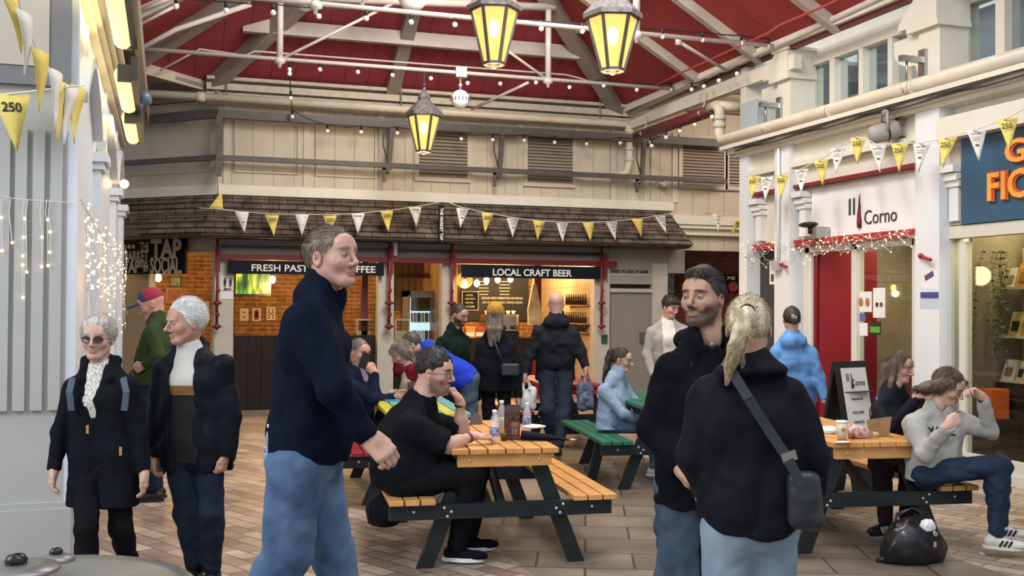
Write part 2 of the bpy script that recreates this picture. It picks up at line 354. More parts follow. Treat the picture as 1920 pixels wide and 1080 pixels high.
fbox(m, 0, 7, 3.25, 3.42, -.04, 0)
struct('trim_band', m, cream_l)
# panels and pilaster strips
m = MB()
def frame_y(m, x0, x1, z0, z1, w=.05, y=YB, t=.03):
    m.box((x0, y-t, z0), (x0+w, y, z1)); m.box((x1-w, y-t, z0), (x1, y, z1)); m.box((x0+w, y-t, z0), (x1-w, y, z0+w)); m.box((x0+w, y-t, z1-w), (x1-w, y, z1))
for a, b, c, d in ((440, 225, 560, 328), (592, 228, 705, 335)):
    p = gy(a, b, YB); q = gy(c, d, YB); frame_y(m, p.x, q.x, q.z, p.z, .025)
for px in (425, 575, 715, 765, 885, 975, 1082, 1150, 1225, 1265):
    p = gy(px, 300, YB); m.box((p.x-.05, YB-.025, 3.42), (p.x+.05, YB, 4.62))
fbox(m, .12, 2.6, 3.62, 4.36, -.02, 0)
struct('trim_panels', m, cream)
# louvred vents in the back wall
def louvre(a, b, c, d, lab):
    p = gy(a, b, YB); q = gy(c, d, YB); x0, x1, z0, z1 = p.x, q.x, q.z, p.z
    t = empty('louvre_vent', (x0, YB, z0), lab, 'vent', 'louvred vents in the cream back wall')
    m = MB(); frame_y(m, x0-.07, x1+.07, z0-.07, z1+.07, .07, YB, .05); m.build('frame', cream, t)
    MB().box((x0, YB-.012, z0), (x1, YB-.004, z1)).build('backing', mat('louvre_dark', (.03, .026, .022)), t)
    m = MB(); n = int((z1-z0)/.052)
    for i in range(n):
        z = z0+(i+.5)*(z1-z0)/n; m.add([(x0, YB-.05, z-.022), (x1, YB-.05, z-.022), (x1, YB-.012, z+.018), (x0, YB-.012, z+.018), (x0, YB-.05, z-.012), (x1, YB-.05, z-.012), (x1, YB-.012, z+.028), (x0, YB-.012, z+.028)], [(0, 1, 2, 3), (4, 5, 6, 7), (0, 1, 5, 4), (3, 2, 6, 7)])
    m.build('slats', mat('louvre_slats', (.30, .25, .20), .6), t)
louvre(785, 240, 875, 335, 'louvred vent high on the cream wall, directly right of the smallest hanging lantern')
louvre(988, 252, 1072, 345, 'louvred vent in the middle of the upper cream wall, left of the corner downpipe')
louvre(1278, 260, 1355, 350, 'louvred vent on the far right of the upper wall, beyond the maroon pipe')
louvre(1365, 262, 1420, 352, 'louvred vent half hidden by the corner of the white shop building')

# ---- dark rails and brackets in front of the upper wall
YR = 16.38
def rail(z, h, lab):
    t = MB(); a = gy(408, 220, YR); x = a.x
    t.box((x, YR-.04, z-h/2), (9.2, YR+.04, z+h/2))
    p = Vector((x, YR, z)); t.bar(p, p+fd*3.6, .08, h); return t.build('steel_rail', dkrail, label=lab, cat='rail')
z1 = gy(1000, 248, YR).z; z2 = gy(1000, 323, YR).z
rail(z1, .13, 'thick dark steel rail running along the upper cream wall below the roof')
rail(z2, .075, 'thin dark steel rail running along the cream wall below the louvre tops')
for i, (px, lab) in enumerate(((411, 'dark straight steel post tying the two wall rails at the left corner'), (730, 'dark bent rail bracket left of the first louvre'), (937, 'dark bent rail bracket between the two middle louvres'), (1203, 'dark bent rail bracket beside the corner downpipe'))):
    x = gy(px, 250, YR).x; m = MB()
    m.box((x-.045, YR-.05, z1-.02), (x+.045, YR+.03, z2-.02)) if i == 0 else m.bar((x+.04, YR-.02, z1), (x, YR-.02, z2), .07, .05, (0, 1, 0))
    m.box((x-.05, YR-.03, z2-.28), (x-.01+(.05 if i == 0 else 0), YR+.02, z2+.02)) if i == 0 else m.box((x-.1, YR-.03, z2-.26), (x-.06, YR+.02, z2-.04))
    if i: m.box((x-.1, YR-.03, z2-.07), (x+.04, YR+.02, z2-.03)); m.tube([(x+.03, YR-.03, z1-.05), (x-.1, YR-.03, z1-.1), (x-.1, YR-.03, z1-.36), (x-.02, YR-.03, z2+.02)], .014, 6)
    m.bar((x, YR, z2-.1), (x, YB, z2-.1), .03, .03)
    m.build('rail_bracket', dkrail, label=lab, cat='bracket')

# ---- white pipe below the cornice with corner downpipe
pipem = mat('pipe_paint', (.56, .50, .40), .4, noise=.12, nscale=4)
YP = 16.42; za = gy(700, 202, YP).z; xa = gy(1180, 225, YP).x
t = empty('drain_pipe', (xa, YP, za), 'cream drain pipe along the back wall cornice dropping at the roof corner', 'pipe')
m = MB(); a = gy(262, 186, YP); m.tube([(a.x-1.2, YP, za), (xa-.08, YP, za), (xa, YP, za-.08), (xa, YP, za-.62), (xa-.05, YP, za-.82), (xa-.22, YP, za-.9)], .06, 14)
m.build('pipe', pipem, t)
for X in (gy(376, 190, YP).x, gy(820, 208, YP).x): MB().tube([(X-.06, YP, za), (X+.06, YP, za)], .075, 14).build('joint', pipem, t)
for z in (za-.12, za-.42, za-.6): MB().tube([(xa, YP, z-.03), (xa, YP, z+.03)], .076, 14).build('joint', pipem, t)
MB().tube([(xa-.28, YP, za-.92), (xa-.34, YP-.02, za-.88), (xa+.5, YP, za-.90), (xa+.66, YP, za-1.02)], .045, 10).build('branch_pipe', pipem, t)
for px in (425, 752, 1125):
    X = gy(px, 200, YP).x; MB().tube([(X, YP, za+.06), (X, YP, za+.55)], .012, 6).build('hanger_rod', mat('rod_grey', (.2, .18, .16)), t)

# ---- shingled canopy over the shops
shing = brickmat('brown_shingles', (.17, .125, .10), (.11, .085, .07), (.035, .028, .024), bw=.27, rh=.105, mortar=.008, noise=.55, bump=1.0, rough=.85, plane='XZ')
YV, ZV0, ZV1 = 16.0, 2.66, 3.30
def canopy():
    m = MB(); n = 8; xr0, xr1 = 8.15, 8.35
    for i in range(n):
        f0, f1 = i/n, (i+1)/n
        def P(f, e, lift=0):
            y = YB-(YB-YV)*(1-f); z = ZV0+(ZV1-ZV0)*f
            return Vector((e(f, y), y-lift, z))
        # corner line of the front slope with the facet slope
        def cor(f, y): return XCOR - .10*(1-f)*2.6
        rt = lambda f, y: xr0+(xr1-xr0)*(1-f)
        a, b, c, d = P(f0, cor, .03), P(f0, rt, .03), P(f1, rt), P(f1, cor)
        m.add([a, b, c, d], [(0, 1, 2, 3)]); m.add([a, b, b+Vector((0, .03, -.012)), a+Vector((0, .03, -.012))], [(0, 1, 2, 3)])
        a2 = a+fd*7+Vector((0, 0, 0)); d2 = d+fd*7
        m.add([a2, a, d, d2], [(0, 1, 2, 3)]); m.add([a2, a, a+fn*.03, a2+fn*.03], [(0, 1, 2, 3)])
    return m
struct('canopy_roof', canopy(), shing)
m = MB(); m.box((.5, YV+.03, 2.60), (8.33, YB+.1, 2.66)); m.box((.48, YV, 2.62), (8.35, YV+.05, 2.68))
m.prism([Vector((.48, YV+.02, 2.61)), Vector((.48, YV+.02, 2.61))+fd*7, Vector((.7, YB+.4, 2.61))+fd*7+fn*.3, Vector((.7, YB+.3, 2.61))], (0, 0, .05))
m.prism([(8.12, YB, 3.3), (8.33, YV, 2.66), (8.33, YB, 2.66)], (.06, 0, 0))
struct('trim_eaves', m, mat('eaves_wood', (.045, .032, .028), .6))

# ---- shop fronts
grey_f = mat('grey_fascia', (.30, .285, .27), .6, noise=.08)
pil = mat('shop_pillar_paint', (.47, .44, .39), .55, noise=.08)
def gp(px, py, Y=YB): return gy(px, py, Y)
m = MB(); xl = gp(405, 500).x; xr = gp(1252, 500).x
m.box((xl, YB, 2.36), (xr+.12, YB+.12, 2.62))
m.box((gp(1140, 500).x, YB-.01, 2.0), (xr, YB+.12, 2.62)); m.box((xr, YB-.02, 2.2), (gp(1283, 500).x, YB+.3, 2.62))
struct('wall_shopfront', m, grey_f)
m = MB()
for a, b in ((402, 438), (708, 738), (828, 852), (1113, 1142), (1222, 1250)):
    m.box((gp(a, 500).x, YB-.04, 0), (gp(b, 500).x, YB+.14, 2.36))
struct('trim_shop_pillars', m, pil)
m = MB()
m.box((gp(412, 480).x, YB-.16, 2.29), (gp(1150, 480).x, YB-.06, 2.375)); 
for a in (407, 730, 847, 1128): m.box((gp(a, 500).x-.035, YB-.167, 2.1), (gp(a, 500).x+.035, YB-.053, 2.5))
struct('trim_red_beam', m, mat('shop_red_beam', (.17, .018, .025), .45))
m = MB(); z = gp(700, 468).z; m.box((gp(412, 480).x, YB-.12, z-.02), (gp(1130, 480).x, YB-.08, z+.02)); struct('trim_dark_rail', m, black_p)
# interior shell of the shops
YI = 19.4
m = MB(); m.box((-.4, YI, 0), (7.6, YI+.15, 2.7)); struct('wall_shop_interior', m, brick_or)
m = MB(); m.box((-6, YI, 0), (-.4, YI+.15, 3.2)); m.box((-6, YB+.3, 0), (-5.85, YI, 3.2)); struct('wall_shop_interior_left', m, brick_or)
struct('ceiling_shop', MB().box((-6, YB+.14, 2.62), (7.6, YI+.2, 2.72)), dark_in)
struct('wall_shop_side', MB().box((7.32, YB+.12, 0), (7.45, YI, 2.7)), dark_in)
m = MB(); m.box((gp(840, 500).x, YB+.14, 0), (gp(852, 500).x, YB+1.2, 2.6)); struct('wall_shop_divider', m, wood_l)
xd = gp(1118, 560).x; struct('wall_shop_partition', MB().box((xd, YB+.14, 0), (xd+.08, YI, 2.6)), brickmat('cream_tiles', (.55, .42, .25), (.50, .38, .22), (.36, .27, .15), bw=.15, rh=.15, mortar=.006, offset=0, noise=.1, rough=.3, bump=.3, plane='YZ'))
# left facet shop: pillar, fascia
m = MB(); fbox(m, 0.02, 1.15, 2.40, 2.66, 0, .1); fbox(m, 1.15, 3.2, 2.36, 2.66, 0, .1); struct('wall_left_shopfront', m, grey_f)
m = MB(); fbox(m, 1.32, 2.2, 0, 2.1, -.02, .1); struct('trim_left_pillar', m, mat('tan_pillar', (.36, .28, .18), .6))
m = MB(); fbox(m, 1.28, 1.32, 0, 2.15, -.04, .1); fbox(m, 0.02, .06, 0, 2.4, -.04, .12); struct('trim_left_frame', m, pil)
# oxblood brick wall to the right of the shops and its cream head band
struct('wall_back_right', MB().box((7.6, 17.5, 0), (13, 17.65, 3.1)), brick_dk)
m = MB(); m.box((8.0, YB+.06, 2.66), (13, YB+.3, 3.0)); struct('trim_head_band', m, cream)

# ---- grey service door at the end of the shops
dg = mat('grey_door_paint', (.235, .22, .205), .5, noise=.06)
a = gp(1143, 515); b = gp(1222, 680); x0, x1 = a.x, b.x
struct('door_1', MB().box((x0+.03, YB+.02, 0), (x1-.02, YB+.07, gp(1180, 547).z)), dg)
d1 = bpy.data.objects['door_1']; MB().box((x1-.22, YB-.02, 1.0), (x1-.1, YB+.02, 1.18)).build('door_lock', mat('lock_grey', (.1, .095, .09), .5), d1)
m = MB(); m.box((x0, YB-.03, gp(1180, 548).z), (x1, YB+.1, gp(1180, 541).z)); m.box((x0-.02, YB-.02, gp(1180, 517).z), (x1+.02, YB+.02, gp(1180, 514).z)); struct('trim_door', m, pil)
m = MB(); za_, zb_ = gp(1180, 541).z, gp(1180, 517).z
m.box((x0, YB+.09, za_), (x1, YB+.12, zb_)); struct('window_1', m, dark_in)
m = MB(); xx = x0+.18
for i in range(13):
    for j in range(3): m.tube([(xx+i*.042, YB+.02, za_+.03+j*.06), (xx+i*.042+.02, YB+.02, za_+.06+j*.06), (xx+i*.042+.042, YB+.02, za_+.03+j*.06)], .006, 5)
for j in range(4): m.box((xx, YB+.015, za_+.02+j*.06), (x1-.02, YB+.025, za_+.03+j*.06))
m.build('transom_grille', black_p, label='black ornamental iron grille above the grey service door', cat='grille')
tb = text_mb('LICENSED TO DEAL IN GAME', gp(1176, 509, YB-.02), (1, 0, 0), (0, 0, 1), .05, gp(1214, 509).x-gp(1136, 509).x, .003, bold=.01)
tb.build('painted_lettering', black_p, label='black painted words over the grey service door', cat='lettering')

# ================================================================== RIGHT BUILDING
XR = 7.32; XW = 7.5; YN = 4.5
YF = gx(1386, 460, XR).y            # far end
pY = lambda px, py=450, X=XR: gx(px, py, X).y
p1f, p1n = pY(1452), pY(1480); p0f, p0n = pY(1716), pY(1761)
ZS, ZR, ZPp = 2.42, 3.10, 3.85
m = MB()
# wall band above openings
m.box((XW, YN, ZR), (XW+.2, YF-.03, 3.82)); m.box((XW, p0f, 2.42), (XW+.2, YF-.03, 3.12)); m.box((XW, YN, 2.42), (XW+.2, p0n, 3.12))
m.box((XW-.1, YF-.03, 0), (13, YF+.12, 5.0))                     # far end wall of the block
struct('wall_right', m, cream_l)
m = MB()
for f, n_ in ((p1f, p1n), (p0f, p0n)): m.box((XR, n_, 0), (XW+.25, f, 3.72))
m.box((XR, YF-.2, 0), (XW+.2, YF, 3.72))
struct('trim_pilasters', m, cool_w)
m = MB()
for Y0, Y1 in ((p1f, YF-.2), (p0f, p1n), (YN, p0n)):
    if Y1 < p0n+.01: continue
    m.box((XW-.1, Y0, 3.40), (XW, Y1, 3.72))
    m.box((XW-.06, Y0, ZR+.02), (XW, Y1, 3.40))
struct('trim_frieze', m, cream_l)
m = MB(); m.box((XW-.16, p0f, 3.36), (XW, p1n, 3.42)); m.box((XW-.16, p1f, 3.36), (XW, YF, 3.42))
m.box((XW-.22, YN, 3.3), (XW, p0n, 3.52)); 
# cornice ledge below the pipe
for z0, z1_, o in ((3.64, 3.69, .12), (3.69, 3.75, .2), (3.75, 3.80, .28)): m.box((XR-o+.1, YN, z0), (XW+.3, YF+o*.8, z1_))
struct('trim_cornice', m, cream_l)
m = MB()
for Y0, Y1 in ((p1f, YF-.2), (p0f, p1n)):
    m.box((XW-.13, Y0, ZR), (XW, Y1, ZR+.04)); 
struct('trim_red_line', m, red_p)
m = MB()
for Y0, Y1 in ((p1f, YF-.25), (p0f, p1n)): m.box((XW-.12, Y0, 2.38), (XW, Y1, 2.46))
struct('trim_red_shelf', m, mat('bright_red_paint', (.32, .02, .025), .4))
# small corbels beside the sign boards
m = MB()
for Y in (YF-.41, p1n-.22, p0n-.18):
    for z, w in ((2.98, .17), (2.9, .13), (2.84, .10)): m.box((XW-w, Y-.0, z), (XW, Y+.2, z+.07))
    m.box((XW-.08, Y+.03, 2.5), (XW, Y+.16, 2.86))
struct('trim_corbels', m, white_p)
# upper clerestory
XU = 7.78; zc0, zc1 = 4.02, 4.75
m = MB(); m.box((XU, YN, 3.75), (XU+.15, YF, zc0)); m.box((XU, YN, zc1), (XU+.15, YF, 5.05))
m.box((XU, YN, 3.8), (XU+.15, pY(1880, 100, XU)-.5, 3.9))
struct('wall_right_upper', m, cream_l)
def clere(pxs, w, lab, zlo, zhi):
    ms = MB()
    for px, ww in pxs:
        Y = pY(px, 120, XU); ms.box((XU-.047, Y-ww/2, zlo+.052), (XU+.147, Y+ww/2, zhi-.062))
    Ya, Yb = pY(pxs[0][0], 120, XU), pY(pxs[-1][0], 120, XU)
    ms.box((XU-.06, Yb, zlo-.04), (XU+.1, Ya, zlo+.05)); ms.box((XU-.05, Yb, zhi-.06), (XU+.1, Ya, zhi+.05))
    struct(lab, ms, cream_l); w_ = bpy.data.objects[lab]
    MB().box((XU+.04, Yb, zlo), (XU+.05, Ya, zhi)).build('pane', glass_win, w_)
clere([(1522, .08), (1566, .10), (1620, .08), (1675, .08), (1712, .08)], .08, 'window_2', 4.03, 4.74)
clere([(1806, .12), (1882, .12), (1985, .12), (2100, .12)], .08, 'window_3', 3.98, 4.9)
struct('wall_upper_room', MB().box((XU+1.4, YN-1, 3.7), (XU+1.5, YF, 5.2)).box((XU, YN, 3.7), (XU+1.5, YF, 3.75)).box((XU+.15, YF-.05, 3.7), (XU+1.5, YF, 5)), mat('upper_room_grey', (.10, .11, .13), .7)); area('upper_room_fill', (XU+.8, 10.5, 5.15), (0, 0, 0), .6, 3, 22, (.85, .92, 1))  # unseen fill light added so the upper windows look less black
m = MB(); a = gx(1590, 150, XU+.5); m.box((XU+.5, a.y-.35, 4.0), (XU+.55, a.y+.15, 4.34)); m.build('wooden_panel', mat('upper_wood', (.5, .3, .16), .5, noise=.2), label='orange wooden board standing behind the upper clerestory windows', cat='board')
# bracket piers of the clerestory with flared capitals
def pier(pxa, pxb, top):
    Ya, Yb = pY(pxa, 150, 7.42), pY(pxb, 150, 7.42); m = MB()
    m.box((7.42, Yb, 3.8), (XU, Ya, 4.5)); 
    m.box((7.36, Yb-.04, 4.5), (XU, Ya+.12, 4.56)); 
    m.prism([(7.36, Yb-.02, 4.56), (7.36, Ya+.25, 4.56), (7.36, Ya+.25, 4.62), (7.36, Ya-.02, 4.86), (7.36, Yb-.02, 4.86)], (.42, 0, 0))
    m.box((7.34, Yb-.05, 4.86), (XU, Ya+.02, 4.9))
    # curved spandrel behind the pier
    pts = [(7.46, Ya, 4.5), (7.46, Ya+.45, 4.5)]+[(7.46, Ya+.1+.35*math.cos(t_)**1, 4.5-.1-.22*math.sin(t_)) for t_ in [i*math.pi/2/6 for i in range(1, 7)]]+[(7.46, Ya, 3.9)]
    m.prism(pts, (.2, 0, 0)); struct('trim_pier', m, cream_l)
pier(1458, 1482, 1); pier(1722, 1762, 1)
# eaves beam of the right side, runs over the open passage to the back wall
m = MB(); zb0 = gx(1300, 190, 7.4).z
m.box((7.385, YF-1.2, 4.60), (7.5, YB, 4.78)); m.box((7.32, YN, 4.90), (7.55, YB, 5.02))
struct('trim_eaves_beam', m, cream_l)
m = MB(); m.box((7.38, YN, 4.86), (7.48, YB, 4.93)); struct('trim_maroon_beam', m, maroon)

# ---- shop window and door of the corner cafe
zt = 2.36
Yw0, Yw1 = pY(1716, 500, XW), pY(1604, 500, XW); Yd1 = pY(1512, 500, XW)
m = MB()
for y, w in ((Yw0, .05), (Yw1, .10), (Yd1-.02, .12)): m.box((XW-.02, y-w/2, 0), (XW+.08, y+w/2, zt))
m.box((XW-.02, Yw0, zt-.06), (XW+.08, Yd1, zt+.05)); m.box((XW-.02, Yw0, 0), (XW+.08, Yw1, .35))
struct('window_4', m, mat('cafe_frame_paint', (.60, .58, .53), .45)); w4 = bpy.data.objects['window_4']
MB().box((XW+.03, Yw0+.03, .35), (XW+.038, Yw1-.05, zt-.06)).build('pane', glass_win, w4)
struct('door_2', MB().box((XW+.05, Yd1-.12, 0), (XW+.12, Yd1-.02, zt-.05)).bar((XW+.1, Yd1-.12, 1.17), (XW+.75, Yd1-.36, 1.17), .05, 2.3, (0, 0, 1)), mat('cafe_door_red', (.16, .008, .015), .35))
struct('wall_cafe_interior', MB().box((XW+2.0, p0n, 0), (XW+2.1, p1f, 2.7)).box((XW+.2, p0n-.02, 0), (XW+2.1, p0n+.05, 2.7)).box((XW+.2, p1n+.1, 0), (XW+2.1, p1f, 2.7)), mat('cafe_inner_wall', (.20, .17, .13), .6, noise=.15))
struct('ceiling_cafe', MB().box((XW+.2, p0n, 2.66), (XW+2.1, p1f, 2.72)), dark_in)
# far narrow opening
Ya, Yb = pY(1410, 500, XW), pY(1446, 500, XW)
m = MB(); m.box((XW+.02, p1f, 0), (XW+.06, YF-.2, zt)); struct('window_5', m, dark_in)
m = MB()
for px in (1407, 1414, 1420): y = pY(px, 500, XW); m.box((XW-.06, y-.03, 0), (XW+.02, y+.03, zt))
struct('trim_far_frame', m, white_p)
# ---- near bookshop window with the blue sign above
Yg1 = pY(1766, 500, XW); m = MB(); zg = 2.33
m.box((XW-.06, YN-2, zg), (XW+.1, Yg1, zg+.12)); m.box((XW-.06, Yg1-.06, 0), (XW+.1, Yg1, zg)); m.box((XW-.04, Yg1-.18, 0), (XW+.06, Yg1-.10, zg)); m.box((XW-.02, Yg1-.36, .1), (XW+.06, Yg1-.27, zg-.04)); m.box((XW-.08, YN-2, 0), (XW+.1, Yg1, .1)); m.box((XW-.05, YN-2, .1), (XW+.05, Yg1-.2, .22))
struct('window_6', m, mat('bookshop_frame_paint', (.56, .54, .47), .45)); w6 = bpy.data.objects['window_6']
MB().box((XW, Yg1-.30, .2), (XW+.008, Yg1-.14, zg)).box((XW+.01, YN-2, .2), (XW+.018, Yg1-.36, zg)).build('pane', glass_win, w6)
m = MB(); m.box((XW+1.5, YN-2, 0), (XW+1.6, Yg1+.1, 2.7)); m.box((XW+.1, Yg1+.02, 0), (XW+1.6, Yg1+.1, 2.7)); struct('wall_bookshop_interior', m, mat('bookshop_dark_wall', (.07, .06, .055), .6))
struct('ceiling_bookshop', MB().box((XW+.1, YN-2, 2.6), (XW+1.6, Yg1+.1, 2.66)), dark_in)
struct('wall_sign_back', MB().box((XW-.05, YN-2, 2.46), (XW+.1, p0n, 3.4)), taupe)

# ================================================================== LEFT BUILDING
XL = -.57; YL0 = 7.45; YL1 = 15.35
lw = mat('left_pier_shaded_paint', (.40, .40, .385), .5, noise=.06, nscale=2)  # shade of the front face put into the paint as a darker grey
m = MB(); m.box((-4.5, YL0, 0), (XL-.04, YL1, 5.3)); struct('wall_left', m, lw)
m = MB(); m.box((-4.5, YL0-.05, 0), (XL+.01, YL0+.3, .32)); m.box((-4.5, YL0-.03, .32), (XL-.0, YL0+.25, .36))
for px in (5, 37, 70, 103):       # raised battens of the front face
    x = gy(px, 600, YL0).x; m.box((x-.035, YL0-.03, .95), (x+.035, YL0, 2.75))
struct('trim_pier_battens', m, lw)
cw2 = mat('left_side_paint', (.58, .62, .68), .45, noise=.04)
m = MB()
m.box((XL-.04, YL0+.02, 0), (XL-.02, YL1, 4.4))
ys = [YL0+.04, gx(182, 280, XL).y, gx(212, 350, XL).y, gx(226, 395, XL).y]
for y in ys[1:]:
    m.box((XL-.04, y-.18, 0), (XL+.04, y+.18, 2.82)); m.box((XL-.04, y-.24, 2.82), (XL+.10, y+.24, 2.90)); m.box((XL-.04, y-.21, 2.76), (XL+.07, y+.21, 2.82))
m.box((XL-.04, YL0, 0), (XL+.02, YL0+.06, 5.0))
for a, b in zip(ys[:-1], ys[1:]):       # shallow arches between the pilasters
    n = 10
    for i in range(n):
        t0, t1 = i/n, (i+1)/n; q0 = (a+.2+(b-a-.4)*t0, 3.02+.42*math.sin(math.pi*t0)); q1 = (a+.2+(b-a-.4)*t1, 3.02+.42*math.sin(math.pi*t1))
        m.bar((XL+.01, q0[0], q0[1]), (XL+.01, q1[0], q1[1]), .10, .08)
    m.box((XL-.04, (a+b)/2-.02, 3.5), (XL+.0, (a+b)/2+.02, 4.3))
struct('wall_left_side', m, cw2)
m = MB()
for z, o in ((3.74, .04), (3.80, .08), (3.86, .12), (3.94, .17)): m.box((XL-.04, YL0+.1, z), (XL+o, YL1, z+.05))
struct('trim_left_cornice', m, cream)
m = MB(); m.box((XL, YL0, 4.3), (XL+.30, YL1+.6, 4.36)); m.box((XL+.26, YL0+1.2, 4.1), (XL+.33, YL1+.2, 4.34)); struct('trim_left_gutter', m, trimd)
# dark framed panel on the pier front
a = gy(118, 165, YL0); m = MB(); m.box((-4.4, YL0-.05, a.z), (a.x+.05, YL0, 5.2)); struct('window_7', m, mat('pier_frame_grey', (.16, .16, .165), .4))
MB().box((-4.4, YL0-.06, a.z+.12), (a.x-.08, YL0-.05, 5.1)).build('pane', mat('pier_panel_cream', (.42, .38, .33), .5), bpy.data.objects['window_7'])
# nosing wall far beyond, closes the view between left wall and shops
struct('wall_far_left', MB().box((-9, 24, 0), (0, 24.1, 6)), wallp)
struct('ceiling_passage', MB().box((7.56, YF+.13, 5.02), (13, YB+.2, 5.1)), cream)
struct('wall_far_right', MB().box((12.9, 12.5, 0), (13, 18, 6)), wallp)
# ================================================================== ROOF STEEL, LAMPS, STRINGS
steelw = mat('white_steel_paint', (.52, .48, .44), .45, noise=.1)
def truss(Y, lab, posts, diags, extra=()):
    t = empty('roof_truss', (3.4, Y, 4.9), lab, 'roof truss')
    z = 4.93; MB().tube([(XE0, Y, z), (XE1+.15, Y, z)], .028, 10).build('tie_rod', steelw, t)
    for X, zt_ in posts:
        m = MB(); m.tube([(X, Y, z-.04), (X, Y, zt_)], .045, 10); m.lathe((X, Y, z-.07), [(.02, -.05), (.03, 0), (.075, .02), (.075, .05), (.05, .09)], 12); m.build('post', steelw, t)
    for a, b in diags: MB().tube([a, b], .022, 8).build('diagonal_rod', steelw, t)
    for a, b, r in extra: MB().tube([a, b], r, 8).build('collar_beam', steelw, t)
    return t
YT1, YT2 = 14.6, 11.75
Xa = gy(525, 60, YT1).x; Xb = gy(1028, 100, YT1).x; zc = ZE+KP*(YE-YT1)
truss(YT1, 'farther white roof truss whose tie rod carries the round globe speaker', [(Xa, zc-.2), (Xb, zc-.2)],
      [((Xa+.05, YT1, 4.95), gy(762, -6, YT1)), ((Xb-.05, YT1, 4.95), gy(905, 62, YT1)), (gy(990, 155, YT1-.02), (gy(885, 205, 15.9)))], [(gy(590, -4, YT1), gy(1040, 14, YT1), .06)])
truss(YT2, 'nearer white roof truss crossing the top of the view above the two large lanterns', [(Xa+.1, 6.6), (Xb+.1, 6.6)], [((Xa+.6, YT2, 4.95), (3.0, YT2, 6.6))])
# long wall plate pipe and sprinkler pipes of the right slope
MB().tube([gx(1180, 214, 7.3), gx(1900, -122, 7.3)], .035, 10).build('wall_plate_pipe', steelw, label='long cream pipe following the right-hand roof edge', cat='pipe')
m = MB(); m.tube([gx(1272, 78, 6.2), gx(1362, 132, 7.2)], .022, 8); m.lathe(gx(1272, 78, 6.2), [(0, -.05), (.04, -.04), (.04, .04), (0, .05)], 10); m.build('sprinkler_pipe', steelw, label='short cream sprinkler pipe under the red right roof slope', cat='pipe')
MB().tube([gx(1205, 172, 7.0), gx(1270, 140, 7.0), gx(1440, 62, 7.0), gx(1460, 48, 6.9), gx(1560, 5, 6.9), gx(1640, -40, 6.9)], .014, 6).build('red_cable_pipe', mat('red_conduit', (.40, .06, .05), .4), label='thin red conduit running across the red right roof slope', cat='conduit')
for a_, b_, w_ in (((262, 46), (335, 8), 'lower'), ((262, 20), (330, -8), 'upper')): MB().tube([gy(a_[0], a_[1], 13.0), gy(b_[0], b_[1], 13.0)], .02, 8).build('sprinkler_pipe', steelw, label=w_+' of two thin cream pipes under the left roof slope, top left corner', cat='pipe')
m = MB(); m.tube([gy(262, 92, 14.4), gy(330, 55, 14.4), gy(470, 8, 14.4)], .035, 8); m.build('roof_brace', steelw, label='pale diagonal brace pipe below the left roof rafters', cat='pipe')
m = MB(); m.tube([gy(300, 132, 15.6), gy(375, 92, 15.6), gy(460, 104, 15.6), gy(478, 96, 15.6), gy(1060, 140, 15.6), gy(1085, 146, 15.6), gy(1120, 158, 15.6)], .014, 6); m.build('cable_conduit', steelw, label='thin cream conduit crossing the far red roof slope', cat='conduit')
# maroon pipe with cream elbow to the shop gutter pipe
a = gx(1195, 256, XE1-.1); b = gx(1340, 196, XE1-.1); Xm = XE1-.1
t = empty('maroon_pipe', a, 'thick maroon pipe sloping in perspective below the right roof beam', 'pipe')
MB().tube([(Xm, a.y, a.z), (Xm, b.y, a.z)], .085, 16).build('pipe', maroon, t)
for f in (.12, .88):
    y = a.y+(b.y-a.y)*f; MB().tube([(Xm, y, a.z-.1), (Xm-.1, y, a.z), (Xm, y, a.z+.1), (Xm+.02, y, a.z+.3)], .012, 6).build('strap', steelw, t)
Xg = 7.22; t = empty('gutter_pipe', (Xg, YF, 3.85), 'thick cream gutter pipe running the length of the white shop building above its cornice', 'pipe')
yj = b.y-.25
MB().tube([(Xg, yj+.2, a.z), (Xg, yj, a.z), (Xg, yj-.06, a.z-.06), (Xg, yj-.06, 4.02), (Xg, yj-.15, 3.9), (Xg, YN, 3.88)], .075, 16).build('pipe', pipem, t)
MB().tube([(Xg, yj-.02, a.z), (Xg+.5, yj-.02, a.z)], .07, 14).build('branch_pipe', pipem, t)
for z in (a.z-.18, 4.12): MB().tube([(Xg, yj-.06, z-.03), (Xg, yj-.06, z+.03)], .09, 16).build('joint', pipem, t)
for px in (1560, 1715): y = pY(px, 200, Xg); MB().tube([(Xg, y-.03, 3.88), (Xg, y+.03, 3.88)], .086, 16).build('joint', pipem, t)
for px in (1438, 1703):
    y = pY(px, 200, Xg); m = MB(); m.tube([(Xg, y, 3.97), (Xg-.085, y, 3.88), (Xg, y, 3.79), (Xg+.09, y, 3.86)], .012, 6); m.tube([(Xg-.02, y, 3.96), (Xg-.02, y, 4.2)], .012, 6)
    m.box((Xg-.1, y-.03, 4.16), (7.42, y+.03, 4.22)); m.box((7.38, y-.05, 4.02), (7.42, y+.05, 4.3)); m.build('pipe_hanger', metal, t)
m = MB()
for i, (dx, z, r) in enumerate(((.02, 3.78, .02), (-.03, 3.74, .012), (.06, 3.72, .016), (0, 3.705, .01))):
    m = MB(); pts = [(XR-.13+dx, y, z+.012*math.sin(y*5+i)) for y in np.linspace(YN, YF-.1, 24)]; m.tube(pts, r, 6)
    m.build('cable_conduit', mat('conduit_%d' % (i % 2), (.35, .34, .33) if i % 2 == 0 else (.06, .06, .06), .5), label=('pale conduit', 'upper black cable', 'second pale conduit', 'lowest thin black cable')[i]+' lying on the cornice under the thick cream gutter pipe', cat='cable')
